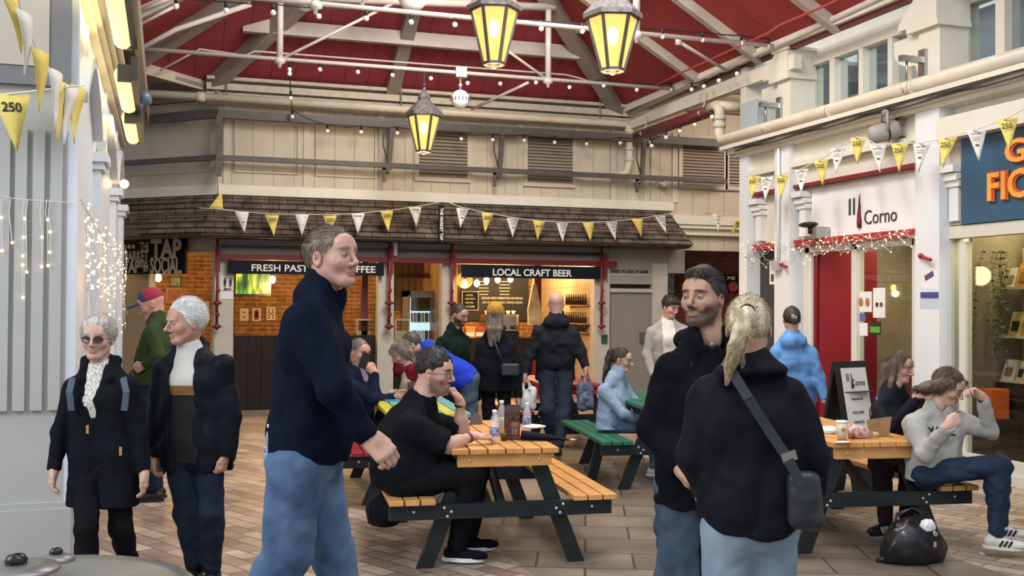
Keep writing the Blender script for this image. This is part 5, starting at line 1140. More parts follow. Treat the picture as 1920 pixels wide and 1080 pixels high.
def crumple(name, c, sz, m_, lab, cat, seed=0, amp=.35, parent=None):
    rs = np.random.RandomState(seed); bm = bmesh.new(); bmesh.ops.create_icosphere(bm, subdivisions=4, radius=1)
    dirs = rs.normal(size=(14, 3)); ph = rs.uniform(0, 6, 14)
    for v in bm.verts:
        q = np.array(v.co); s = 1+amp*sum(abs(math.sin(3.2*q.dot(d)+p_)) for d, p_ in zip(dirs, ph))/14*1.6-amp*.6
        v.co = Vector((q[0]*s*sz[0], q[1]*s*sz[1], max(q[2]*s*sz[2], -sz[2]*.55)))
    me = bpy.data.meshes.new(name); [setattr(f_, 'smooth', True) for f_ in bm.faces]; bm.to_mesh(me); bm.free(); me.materials.append(m_)
    zmin = min(v.co.z for v in me.vertices); o = bpy.data.objects.new(name, me); COL.objects.link(o); o.location = (c[0], c[1], c[2]-zmin)
    return tag(o, lab, cat)
crumple('paper_napkin', onT(1002, 812)+Vector((0, .02, .035)), (.075, .045, .014), whi, 'crumpled white napkins on the black umbrella', 'napkin', 3)
t = MB().lathe(onT(945, 826), [(0, 0), (.022, .002), (.024, .04), (.018, .05), (0, .05)], 12).build('sauce_pot', mat('sauce_brown', (.08, .03, .015), .3), label='tiny dark sauce pot beside the menu stand', cat='pot')
p = onT(893, 796); MB().prism([p+Vector((-.05, 0, 0)), p+Vector((.05, 0, 0)), p+Vector((.04, .02, .07)), p+Vector((-.01, .02, .09))], (0, .03, 0)).build('wallet', mat('wallet_brown', (.09, .06, .05), .5), label='small brown wallet standing behind the seated man\'s hand', cat='wallet')
# right table
def cup(p, lab, h=.12, r0=.028, r1=.04):
    t = empty('paper_cup', p, lab, 'paper cup'); MB().lathe(p, [(0, 0), (r0, .002), (r1, h), (r1-.002, h), (0, h-.01)], 20).build('cup_wall', mat('cup_paper', (.60, .50, .38), .5), t)
    MB().lathe(p+Vector((0, 0, h)), [(r1+.003, -.006), (r1+.003, .004), (r1*.9, .008), (0, .008)], 20).build('lid', white_p, t)
    c = p+Vector((0, 0, h*.6))-Vector(CF)*(r1-.002); MB().sphere(c, (.012, .012, .012), 8).build('logo_spot', mat('logo_orange', (.45, .12, .03)), t)
cup(onT(1578, 824), 'paper cup with lid at the near end of the right table'); 
crumple('paper_wrapper', onT(1556, 812), (.06, .05, .03), whi, 'crumpled white paper left of the paper cup', 'paper', 5); crumple('paper_napkin', onT(1580, 830)+Vector((.0, .0, 0)), (.05, .02, .006), whi, 'flat white napkin at the foot of the paper cup', 'napkin', 8)
bottle(onT(1646, 800), .22, .032, 'light blue sports bottle behind the brown paper bag', (.8, mat('blue_water', (.10, .32, .55), .2)), mat('pale_blue_label', (.25, .5, .7), .4), mat('blue_cap', (.03, .2, .6), .4))
def paperbag():
    p = onT(1648, 818); xd = Vector(CR); xd.z = 0; yd = Vector((-xd.y, xd.x, 0)); m = MB(); v = []
    for (x, y, z) in ((-.06, -.02, .0), (.06, -.03, .0), (.06, .05, 0), (-.05, .05, 0), (-.09, -.02, .115), (.075, -.035, .14), (.08, .03, .13), (-.07, .05, .10)): v.append(p+xd*x+yd*y+Vector((0, 0, z)))
    m.add(v, [(0, 1, 5, 4), (1, 2, 6, 5), (2, 3, 7, 6), (3, 0, 4, 7), (0, 3, 2, 1)]); o = m.build('paper_bag', mat('kraft_paper', (.33, .19, .09), .8, noise=.2, bump=.6, bscale=25), label='open brown paper bag on the right table', cat='paper bag'); o.modifiers.new('s', 'SOLIDIFY').thickness = .003
paperbag()
def pasty():
    p = onT(1612, 822); xd = Vector(CR)*.95+Vector(CF)*-.1; xd.z = 0; xd.normalize(); up = Vector((0, 0, 1)); a = p-xd*.06+up*.05; b = p+xd*.085+up*.03
    m = MB(); m.tube([a+up*.02-xd*.01, a, a.lerp(b, .5), b], [.018, .052, .042, .02], 12); o = m.build('wrapped_pasty', mat('red_white_wrap', (.42, .05, .06), .5, noise=.3, nscale=35, col2=(.65, .6, .55)), label='pasty in red and white wrapping on the right table', cat='wrapped food')
    MB().tube([b-xd*.01, b+xd*.03, b+xd*.05], [.021, .016, .004], 10).build('pastry_end', mat('pastry', (.5, .34, .18), .7), o)
    for q in o.children: pass
pasty()
# table D food
ZD = gz(748, 742, ZT); m = MB().prism([ZD+Vector((-.13, -.08, 0)), ZD+Vector((.13, -.08, 0)), ZD+Vector((.15, .1, 0)), ZD+Vector((-.15, .1, 0))], (0, 0, .02)); m.build('food_tray', mat('tray_card', (.5, .44, .36), .7), label='cardboard food tray with white paper on the yellow and turquoise table', cat='tray')
crumple('paper_napkin', ZD+Vector((-.03, 0, .022)), (.07, .05, .025), whi, 'white napkin folded on the cardboard food tray', 'napkin', 4)
menustand(gz(776, 750, ZT), CR, 'menu stand on the yellow and turquoise table left of the black T-shirt', .12, .15)
p = gz(742, 752, ZT); MB().box((p.x-.1, p.y-.03, ZT), (p.x+.06, p.y+.08, ZT+.012)).build('book', mat('book_blue', (.1, .25, .4), .4), label='thin light blue booklet on the yellow plank of the far table', cat='book')
# A-board
def aboard():
    c = gz(1592, 920, 0); c = at(1592, 700, 9.3); c.z = 0
    xd = Vector(CR)*.82+Vector(CF)*.55; xd.z = 0; xd.normalize(); nd = Vector((xd.y, -xd.x, 0)); up = Vector((0, 0, 1)); H = 1.17; W = .40; t = empty('pavement_sign', c, 'black A-frame pavement sign with the cafe name on white, behind the right table', 'pavement sign')
    for s, nm in ((1, 'front_panel'), (-1, 'rear_panel')):
        q0 = c+nd*.24*s; q1 = c+nd*.02*s+up*H; m = MB(); m.prism([q0-xd*W/2, q0+xd*W/2, q1+xd*W/2, q1-xd*W/2], nd*-.03*s); m.build(nm, black_p, t)
    ud = (q1 if False else (c+nd*.02+up*H)-(c+nd*.24)).normalized(); base = c+nd*.24
    def F(fx, fz, off=.004): return base+xd*(fx-.5)*W+ud*fz*H+nd*off+ud.cross(xd)*0
    m = MB(); m.prism([F(.10, .3), F(.93, .3), F(.93, .97), F(.10, .97)], nd*.002); pnl = m.build('poster', mat('poster_white', (.62, .60, .58), .5), t)
    def tx(s, fx, fz, h, w, mm=blk): text_mb(s, F(fx, fz, .008), xd, ud, h, w, .001).build('lettering', mm, pnl)
    tx('Il', .28, .90, .07, .03); tx('Corno', .62, .86, .055, .17); tx('Panineria Bar', .5, .74, .02, .15); tx('FOCACCERIA', .47, .64, .022, .15); tx('PANUOZZI', .45, .57, .022, .13); tx('WINE', .42, .50, .022, .08); tx('TAKE AWAY', .47, .42, .022, .17)
    MB().tube([F(.40, .93, .01), F(.41, .88, .01), F(.39, .82, .01)], [.003, .007, .012], 6).build('horn_emblem', black_p, pnl)
    MB().tube([F(.84, .66, .01), F(.83, .58, .01), F(.81, .50, .01)], [.003, .008, .01], 6).build('bottle_picture', black_p, pnl); MB().box(F(.12, .79, .006), F(.9, .795, .008)).build('rule_line', black_p, pnl)
aboard()
# bins with domed knobs at the lower left corner
def drum(c, r, lab):
    t = empty('metal_drum_table', (c.x, c.y, 0), lab, 'drum table'); gm = mat('galvanised', (.30, .32, .34), .28, .8, noise=.2)
    MB().lathe((c.x, c.y, 0), [(r*.96, 0), (r, .03), (r, c.z*.33), (r*1.02, c.z*.35), (r, c.z*.37), (r, c.z*.66), (r*1.02, c.z*.68), (r, c.z*.7), (r, c.z-.03), (r*1.02, c.z-.01), (r*.98, c.z), (r*.9, c.z-.008), (0, c.z-.006)], 48).build('drum', gm, t)
    return t
c0 = gz(70, 1105, 1.0); drum(c0, .34, 'shiny round metal drum top in the lower left corner')
def lidp(px, py, z, R, rk, lab):
    c = gz(px, py, z); t = empty('lidded_dish', c, lab, 'lid'); MB().lathe(c, [(R, 0), (R*1.02, .004), (R, .010), (R*.5, .018), (0, .02)], 36).build('lid_plate', mat('lid_metal', (.22, .21, .20), .35, .6), t); MB().lathe(c+Vector((0, 0, .018)), [(rk*.9, 0), (rk, rk*.4), (rk*.7, rk*.85), (0, rk)], 20).build('knob', mat('black_gloss', (.012, .012, .014), .12), t)
lidp(30, 1072, 1.02, .095, .026, 'nearer dark lid with black domed knob, lower left corner')
lidp(105, 1052, .99, .045, .017, 'smaller lid with black knob behind the drum, lower left')
c = gz(105, 1054, .97); MB().lathe((c.x, c.y, 0), [(.03, 0), (.035, .9), (.04, .965), (0, .965)], 20).build('bollard_post', mat('galvanised', (.3, .3, .3)), label='slim grey post under the smaller lid, lower left', cat='post')
# handbag on the floor at the right
def handbag():
    c = gz(1712, 1052, 0); lm = mat('black_leather', (.010, .010, .011), .28, bump=.3, bscale=30); t = empty('handbag', c, 'slouchy black leather handbag standing on the floor by the right table', 'handbag')
    o = crumple('bag_body', c+Vector((0, 0, .0)), (.20, .12, .17), lm, None, None, 12, .3); reparent(o, t)
    xd = Vector(CR); xd.z = 0; up = Vector((0, 0, 1)); f = -Vector(CF); f.z = 0
    for s in (0, 1):
        q = c+f*(.06-.1*s)+xd*(-.03+.04*s); MB().tube([q-xd*.12+up*.2, q-xd*.10+up*.30, q+xd*.0+up*(.355-.02*s), q+xd*.10+up*.30, q+xd*.13+up*.19], .008, 8).build('handle', lm, t)
    for x_ in (-.1, .1): MB().lathe(c+xd*x_+up*.2+f*.115, [(.014, -.003), (.018, 0), (.014, .003)], 12, f).build('ring', chrome, t)
    MB().tube([c+xd*-.05+f*.13+up*.18, c+xd*-.06+f*.13+up*.07], .006, 6).build('zip_pull', chrome, t); MB().box(c+xd*.08+f*.135+up*.12, c+xd*.10+f*.125+up*.155).build('buckle', chrome, t)
    MB().tube([c-xd*.12+f*.02+up*.02, c-xd*.2+f*.06+up*.03, c-xd*.26+f*.05+up*.012], [.03, .025, .008], 10).build('strap_end', lm, t)
    crumple('paper_napkin', c+xd*.07+up*.21+f*.06, (.05, .03, .045), whi, 'crumpled white paper sticking out of the black handbag', 'paper', 21)
handbag()
p = gz(1842, 1039, 0); crumple('paper_scrap', p, (.02, .02, .006), whi, 'tiny white paper scrap on the paving near the sneakers', 'scrap', 2)
# ================================================================== FIGURES: distance fields turned into one smooth mesh
def A3(v): return np.array(tuple(v), float)
class Field:
    def __init__(s, h): s.h = h; s.p = []
    def cap(s, a, b, ra, rb=None, k=.02, op='u'): s.p.append(('cap', A3(a), A3(b), ra, ra if rb is None else rb, k, op)); return s
    def ell(s, c, r, M=None, k=.02, op='u'): s.p.append(('ell', A3(c), A3(r), np.eye(3) if M is None else np.array(M, float), 0, k, op)); return s
    def fn(s, f): s.p.append(('fn', f)); return s
    def mesh(s, lo=None, hi=None, disp=None):
        h = s.h; L = []; 
        for q in s.p:
            if q[0] == 'cap' and q[6] == 'u': r = max(q[3], q[4]); L += [np.minimum(q[1], q[2])-r, np.maximum(q[1], q[2])+r]
            if q[0] == 'ell' and q[6] == 'u': e = np.sqrt(((q[3]*q[2][:, None])**2).sum(0)); L += [q[1]-e, q[1]+e]
        mn = np.min(L, 0)-4*h-.012; mx = np.max(L, 0)+4*h+.012
        if lo is not None: mn = np.maximum(mn, lo)
        if hi is not None: mx = np.minimum(mx, hi)
        n = np.ceil((mx-mn)/h).astype(int)+1; ax = [mn[i]+h*np.arange(n[i]) for i in range(3)]
        F = np.full(n, .5, np.float32)
        for q in s.p:
            if q[0] == 'fn':
                I = np.where(F < .06)
                if len(I[0]): P = np.stack([ax[i][I[i]] for i in range(3)], 1); F[I] = q[1](P, F[I])
                continue
            k = q[5]; mg = k+2*h
            if q[0] == 'cap': r = max(q[3], q[4]); b0, b1 = np.minimum(q[1], q[2])-r-mg, np.maximum(q[1], q[2])+r+mg
            else: e = np.sqrt(((q[3]*q[2][:, None])**2).sum(0)); b0, b1 = q[1]-e-mg, q[1]+e+mg
            i0 = np.clip(np.floor((b0-mn)/h).astype(int), 0, n); i1 = np.clip(np.ceil((b1-mn)/h).astype(int)+1, 0, n)
            if (i1 <= i0).any(): continue
            X = ax[0][i0[0]:i1[0]][:, None, None]; Y = ax[1][i0[1]:i1[1]][None, :, None]; Z = ax[2][i0[2]:i1[2]][None, None, :]
            if q[0] == 'cap':
                a, b = q[1], q[2]; ab = b-a; L2 = max(ab.dot(ab), 1e-12)
                t = np.clip(((X-a[0])*ab[0]+(Y-a[1])*ab[1]+(Z-a[2])*ab[2])/L2, 0, 1)
                d = np.sqrt((X-a[0]-t*ab[0])**2+(Y-a[1]-t*ab[1])**2+(Z-a[2]-t*ab[2])**2)-(q[3]+(q[4]-q[3])*t)
            else:
                c, r, M = q[1], q[2], q[3]; u = [((X-c[0])*M[i][0]+(Y-c[1])*M[i][1]+(Z-c[2])*M[i][2]) for i in range(3)]
                k0 = np.sqrt(sum((u[i]/r[i])**2 for i in range(3))); k1 = np.sqrt(sum((u[i]/r[i]**2)**2 for i in range(3)))+1e-9; d = k0*(k0-1)/k1
            S = F[i0[0]:i1[0], i0[1]:i1[1], i0[2]:i1[2]]
            if q[6] == 'u': g = np.maximum(k-np.abs(S-d), 0)/k; S[...] = np.minimum(S, d)-g*g*k/4
            else: g = np.maximum(k-np.abs(S+d), 0)/k; S[...] = np.maximum(S, -d)+g*g*k/4
        if disp is not None:
            I = np.where(np.abs(F) < .05); P = np.stack([ax[i][I[i]] for i in range(3)], 1); F[I] += disp(P)
        F[0], F[-1], F[:, 0], F[:, -1], F[:, :, 0], F[:, :, -1] = .5, .5, .5, .5, .5, .5
        return nets(F, mn, h)
def nets(F, mn, h):
    s = F < 0; nx, ny, nz = F.shape; acc = np.zeros((nx-1, ny-1, nz-1, 3), np.float32); cnt = np.zeros((nx-1, ny-1, nz-1), np.float32)
    def sl_(o): return tuple(slice(o[i], o[i]+F.shape[i]-1) for i in range(3))
    for axs in range(3):
        o1, o2 = [i for i in range(3) if i != axs]
        for a in (0, 1):
            for b in (0, 1):
                p = [0, 0, 0]; p[o1] = a; p[o2] = b; q = p[:]; q[axs] = 1
                fa, fb = F[sl_(p)], F[sl_(q)]; m = s[sl_(p)] != s[sl_(q)]
                t = np.where(m, fa/np.where(m, fa-fb, 1), 0); cnt += m
                acc[..., axs] += t; acc[..., o1] += a*m; acc[..., o2] += b*m
    act = cnt > 0; idx = -np.ones(act.shape, np.int64); idx[act] = np.arange(act.sum())
    G = np.stack(np.nonzero(act), 1); V = (acc[act]/cnt[act][:, None]+G)*h+mn; Q = []
    for axs in range(3):
        o1, o2 = [(1, 2), (2, 0), (0, 1)][axs]
        a = [slice(1, F.shape[i]-1) for i in range(3)]; a[axs] = slice(0, F.shape[axs]-1); b = a[:]; b[axs] = slice(1, F.shape[axs])
        sa, sb = s[tuple(a)], s[tuple(b)]; I = np.stack(np.nonzero(sa != sb), 1)
        if not len(I): continue
        flip = sb[tuple(I.T)]; off = np.array([1, 1, 1]); off[axs] = 0; I = I+off
        def at_(d1, d2): J = I.copy(); J[:, o1] += d1; J[:, o2] += d2; return idx[J[:, 0], J[:, 1], J[:, 2]]
        q = np.stack([at_(-1, -1), at_(0, -1), at_(0, 0), at_(-1, 0)], 1); q[flip] = q[flip][:, ::-1]; Q.append(q)
    return V, np.concatenate(Q) if Q else np.zeros((0, 4), int)
def mesh_obj(name, parts, m, parent=None, tints=None, **k):
    """parts: list of (V, Q) joined into ONE mesh; tints: list of (N,3) colours"""
    off = 0; VV, QQ = [], []
    for V, Q in parts: VV.append(V); QQ.append(Q+off); off += len(V)
    V = np.concatenate(VV); Q = np.concatenate(QQ)
    me = bpy.data.meshes.new(name); me.vertices.add(len(V)); me.vertices.foreach_set('co', V.astype(np.float32).ravel())
    me.loops.add(Q.size); me.loops.foreach_set('vertex_index', Q.astype(np.int32).ravel()); me.polygons.add(len(Q)); me.polygons.foreach_set('loop_start', np.arange(0, Q.size, 4, dtype=np.int32))
    me.update(calc_edges=True); me.validate(); me.polygons.foreach_set('use_smooth', [True]*len(me.polygons)); me.materials.append(m)
    if tints is not None:
        T = np.concatenate(tints); at_ = me.color_attributes.new('tint', 'FLOAT_COLOR', 'POINT'); c = np.ones((len(V), 4), np.float32); c[:, :3] = T; at_.data.foreach_set('color', c.ravel())
    o = bpy.data.objects.new(name, me); COL.objects.link(o)
    if parent: reparent(o, parent)
    return tag(o, k.get('label'))
def vnoise(P, sc, seed=0):
    rs = np.random.RandomState(seed); out = np.zeros(len(P))
    for i in range(5): d = rs.normal(size=3); d /= np.linalg.norm(d); out += np.sin(P @ d*sc*rs.uniform(.7, 1.5)+rs.uniform(0, 6)+1.5*np.sin(P @ rs.normal(size=3)*sc*.4))
    return out/5
def folds(amp, sc=26, seed=0, vert=.5):
    def f(P):
        Q = P*np.array([1, 1, vert]); n = vnoise(Q, sc, seed); return amp*(1-np.abs(n)*2.2)+amp*.5*vnoise(P, sc*2.3, seed+5)
    return f
def nrm(v): v = A3(v); return v/max(np.linalg.norm(v), 1e-9)
ZU = np.array([0, 0, 1.])
def facing(yaw):
    a = math.radians(yaw); f = -CF*math.cos(a)+CR*math.sin(a); f = f.copy(); f[2] = 0; return nrm(f)
def axes(yaw, pitch=0, roll=0):
    """head frame rows: left, forward, up"""
    f = facing(yaw); l = np.cross(ZU, f); p = math.radians(pitch); r = math.radians(roll)
    f2 = f*math.cos(p)+ZU*math.sin(p); u = np.cross(f2, l)*1.0; u = ZU*math.cos(p)-f*math.sin(p)
    l2 = l*math.cos(r)+u*math.sin(r); u2 = u*math.cos(r)-l*math.sin(r); return np.array([l2, f2, u2])
def skel(pos, yaw, H=1.75, lean=0, sw=.185, hw=.09, spread=.0, turn=0):
    """default standing joints; pos = ground point"""
    s = H/1.75; f = facing(yaw); l = np.cross(ZU, f); o = A3(pos); o = np.array([o[0], o[1], 0.])
    def P(a, b, c): return o+l*a*s+f*(b+lean*max(0, c-.9))*s+ZU*c*s
    J = dict(f=f, l=l, s=s, yaw=yaw, P=P)
    J.update(H=P(0, .03, 1.625), N=P(0, -.01, 1.475), SL=P(sw, 0, 1.42), SR=P(-sw, 0, 1.42), EL=P(sw+.06, -.03, 1.13), ER=P(-sw-.06, -.03, 1.13), WL=P(sw+.075, .05, .89), WR=P(-sw-.075, .05, .89),
             HL=P(hw, 0, .93), HR=P(-hw, 0, .93), KL=P(hw+spread*.5, .01, .5), KR=P(-hw-spread*.5, .01, .5), AL=P(hw+spread, -.02, .09), AR=P(-hw-spread, -.02, .09))
    return J
def W3(J, p): return p
# ---- head
SKIN = (.50, .30, .215)
skinm = mat('skin', SKIN, .5, attr=True, noise=.06, nscale=30, spec=.35); skinm.node_tree.nodes['Principled BSDF'].inputs['Subsurface Weight'].default_value = .0
hairm = mat('hair', (.1, .07, .05), .55, attr=True, noise=.25, nscale=90, spec=.4)
eyew = mat('eye_white', (.34, .30, .28), .3); irism = mat('eye_iris', (.04, .03, .025), .15)
def head(fld, H, A, s, fem=False, old=0, nose=1.0, fat=0):
    def W(x, y, z): return H+(A[0]*x+A[1]*y+A[2]*z)*s
    def E(c, r, k, op='u', M=None): fld.ell(W(*c), [q*s for q in r], A if M is None else M, k*s, op)
    def C(a, b, ra, rb, k, op='u'): fld.cap(W(*a), W(*b), ra*s, rb*s, k*s, op)
    j = .92 if fem else 1.0
    E((0, -.018, .035), (.074, .094, .084), .01); E((0, .020, -.018), (.060*j, .068, .079), .05)
    E((0, .061, -.091), (.022*j, .026, .020), .030)
    for q in (-1, 1):
        C((q*.052*j, .002, -.045), (q*.024*j, .052, -.09), .015+fat*.012, .014+fat*.012, .028)
        E((q*.041, .060, -.020), (.020, .018, .018), .03)
    C((-.034, .080, .026), (.034, .080, .026), .009, .009, .02)
    E((0, .074, .05), (.05, .018, .035), .03)
    for q in (-1, 1): E((q*.031, .098, .004), (.017, .016, .011), .016, 's')
    C((0, .091, .014), (0, .113*nose, -.026), .0065, .0090, .012); E((0, .109*nose, -.030), (.0105, .012, .0095), .008)
    for q in (-1, 1): E((q*.012, .094, -.034), (.008, .011, .008), .007)
    for q in (-1, 1): E((q*.031, .0785, .004), (.0138, .0125, .0118), .004)
    for q in (-1, 1): E((q*.031, .092, .003), (.0118, .008, .0036), .003, 's')
    E((0, .083, -.058), (.022, .012, .0060), .008); E((0, .081, -.068), (.019, .012, .0062), .008); E((0, .097, -.0635), (.024, .009, .0016), .003, 's')
    for q in (-1, 1):
        E((q*.079, -.008, .0), (.007, .019, .031), .008); E((q*.086, -.004, .003), (.006, .010, .017), .006, 's')
    return W
def head_tint(V, H, A, s, skin, lips, brow, beard=None, old=0):
    L = ((V-H) @ A.T)/s; x, y, z = L[:, 0], L[:, 1], L[:, 2]; T = np.tile(np.array(skin), (len(V), 1))
    def mixc(m, c): T[:] = T*(1-m[:, None])+np.array(c)*m[:, None]
    def g(cx, cy, cz, rx, ry, rz): return np.clip(1.25-np.sqrt(((np.abs(x)-cx)/rx)**2+((y-cy)/ry)**2+((z-cz)/rz)**2), 0, .25)*4
    mixc(g(.042, .07, -.03, .03, .04, .03)*.12, (skin[0]*1.05, skin[1]*.78, skin[2]*.75)); mixc(g(0, .105, -.03, .016, .02, .018)*.15, (skin[0]*1.05, skin[1]*.75, skin[2]*.72))
    mixc(g(.079, -.005, 0, .012, .03, .035)*.3, (skin[0]*1.0, skin[1]*.7, skin[2]*.65))
    if beard:
        m = np.clip((-.018-z+.35*np.clip(y-.05, -.2, 0)*-1)*45, 0, 1)*np.clip((y+.01)*60, 0, 1)*(1-g(0, .09, -.062, .026, .03, .010))*np.clip(1-g(.03, .08, -.035, .018, .03, .014), 0, 1)
        m2 = g(0, .10, -.05, .028, .03, .007); m = np.clip(np.maximum(m, m2)*np.clip((z+.16)*30, 0, 1)*np.clip((z+.118)*60, .0, 1), 0, 1); mixc(m*beard[1], beard[0])
    mixc(g(0, .09, -.0625, .025, .04, .011)*np.clip((y-.07)*100, 0, 1)*(.5 if beard else .8), lips)
    bw = np.clip(1.3-np.sqrt(((np.abs(x)-.032)/.020)**2+((z-.0295+.12*np.abs(np.abs(x)-.026))/.0055)**2), 0, .3)/.3*np.clip((y-.055)*100, 0, 1); mixc(bw*.9, brow)
    es = np.clip(1.2-np.sqrt(((np.abs(x)-.031)/.0135)**2+((z-.0035)/.0062)**2), 0, .2)/.2*np.clip((y-.06)*100, 0, 1); mixc(es*.65, (.06, .04, .035))
    return T
def hand(fld, W_, d, n, side, curl=.4, s=1.0, thumb=.5, spread=.0, k=.010, point=None, thick=1.0):
    """d fingers direction, n palm normal (towards the curl), side +1/-1 picks the thumb side"""
    d = nrm(d); n = nrm(A3(n)-d*np.dot(n, d)); t = np.cross(d, n)*side
    fld.cap(W_-d*.02*s, W_+d*.03*s, .026*s, .026*s, k)
    for i, (L, r) in enumerate(((.072, .0092), (.080, .0095), (.074, .009), (.058, .008))):
        lat = (.030-.0195*i)*s; kn = W_+d*(.088-.004*abs(i-1.2))*s+t*lat; r = r*s*thick
        fld.cap(W_+d*.02*s+t*lat*.7, kn, .017*s, .0125*s*thick, k*1.4)
        c = curl if not point or i not in point else point[i]; a = 0; p = kn; seg = (L*.46, L*.30, L*.24); dd = d+t*spread*(1.5-i)*.2
        for q, sg in enumerate(seg):
            a += c*(1.15, 1.45, 1.0)[q]; v = nrm(dd)*math.cos(a)+n*math.sin(a); e = p+v*sg*s; fld.cap(p, e, r*(1-.07*q), r*(.93-.07*q), .004); p = e
    b = W_+d*.022*s+t*.022*s; m = b+(d*.030+t*.026*(1-thumb*.5)+n*.020*thumb)*s; e = m+(d*.030+t*.010*(1-thumb)+n*.012*thumb-t*.012*thumb)*s; f = e+(d*.022-t*.010*thumb+n*.006*thumb)*s
    fld.cap(b, m, .0165*s, .0125*s, k*1.2); fld.cap(m, e, .0118*s, .0105*s, .004); fld.cap(e, f, .0103*s, .008*s, .004)
# ---- hair
def hairline(front=.078, temple=.02, back=-.075, side=-.012):
    xs = np.array([-.2, -.085, -.03, .012, .026, .045, .068, .2]); ys = np.array([back, back, -.045, side, temple, front-.03, front-.002, front])
    return xs, ys
def hair(J, kind, col, col2=None, h=.005, top=.014, sides=.006, line=None, strands=1200, slen=.03, extra=None, cut=True, wav=.003, seed=1, pre=None, knot=None, jit=.16):
    H, A, s = J['H'], J['A'], J['hs']; F = Field(h)
    def W(x, y, z): return H+(A[0]*x+A[1]*y+A[2]*z)*s
    def E(c, r, k=.02, op='u'): F.ell(W(*c), [q*s for q in r], A, k*s, op)
    def C(a, b, ra, rb, k=.02, op='u'): F.cap(W(*a), W(*b), ra*s, rb*s, k*s, op)
    if pre: pre(E, C, W)
    E((0, -.018, .035+top*.3), (.074+sides, .094+sides, .084+top)); 
    xs, ys = line or hairline()
    def cutf(P, Fv):
        L = ((P-H) @ A.T)/s; f = np.interp(L[:, 1], xs, ys)+.006*np.sin(L[:, 0]*140)+.15*np.clip(np.abs(L[:, 0])-.05, 0, 1)*0; return np.maximum(Fv, (f-L[:, 2])*.8*s)
    if cut: F.fn(cutf)
    if extra: extra(E, C, W)
    dv = lambda P: wav*vnoise(((P-H) @ A.T)*np.array([1, .5, .35]), 150, seed)
    V, Q = F.mesh(disp=dv); rs = np.random.RandomState(seed); c1 = np.array(col); c2 = np.array(col2 or [min(1, q*1.6) for q in col])
    w_ = np.clip(.5+.9*vnoise(((V-H) @ A.T)*np.array([1, .6, .15]), 220, seed+3), 0, 1)[:, None]; T = c1*(1-w_)+c2*w_
    parts, tints = [(V, Q)], [T]
    if strands and len(V):
        I = rs.choice(len(V), min(strands, len(V)*2)); p = V[I]; L = ((p-H) @ A.T)/s
        out = L-np.array([0, -.018, .03]); out /= np.linalg.norm(out, axis=1)[:, None]+1e-9; down = np.array([0, -.25, -1.0])[None, :]+0*out; 
        if kind == 'up': down = np.array([0., .25, .9])[None, :]+out*.3
        if kind == 'front': down = np.where(out[:, 2:3] > .4, np.array([[.15, 1., .15]]), np.array([[0, -.3, -1.]]))
        if kind == 'back': down = np.array([0, -1., -.25])[None, :]+0*out
        if knot is not None: down = np.where((L[:, 1:2] > knot[1]+.01), np.array(knot)[None, :]-L, down); down /= np.linalg.norm(down, axis=1)[:, None]+1e-6
        fl = down-out*(down*out).sum(1)[:, None]; fl /= np.linalg.norm(fl, axis=1)[:, None]+1e-6; fl += rs.normal(size=fl.shape)*jit
        D = (fl @ A); O = (out @ A); S = np.cross(D, O); S /= np.linalg.norm(S, axis=1)[:, None]+1e-6; ln = slen*s*rs.uniform(.5, 1.2, len(p))[:, None]; wd = .0011*s
        cv = (1 if slen < .045 else .12)/(.19*s); a = p-O*.001; b = p+D*ln*.5+O*.0022*s-O*(ln*.5)**2*cv; e = p+D*ln+O*.001*s-O*ln**2*cv
        vs = np.stack([a-S*wd, a+S*wd, b+S*wd, b-S*wd, e+S*wd*.3, e-S*wd*.3], 1).reshape(-1, 3); n_ = np.arange(len(p))*6
        qs = np.concatenate([np.stack([n_, n_+1, n_+2, n_+3], 1), np.stack([n_+3, n_+2, n_+4, n_+5], 1)]); parts.append((vs, qs))
        cc = rs.uniform(0, 1, len(p))[:, None]; tints.append(np.repeat(c1*.8*(1-cc)+c2*1.1*cc, 6, 0))
    return mesh_obj('hair', parts, hairm, J['root'], tints)
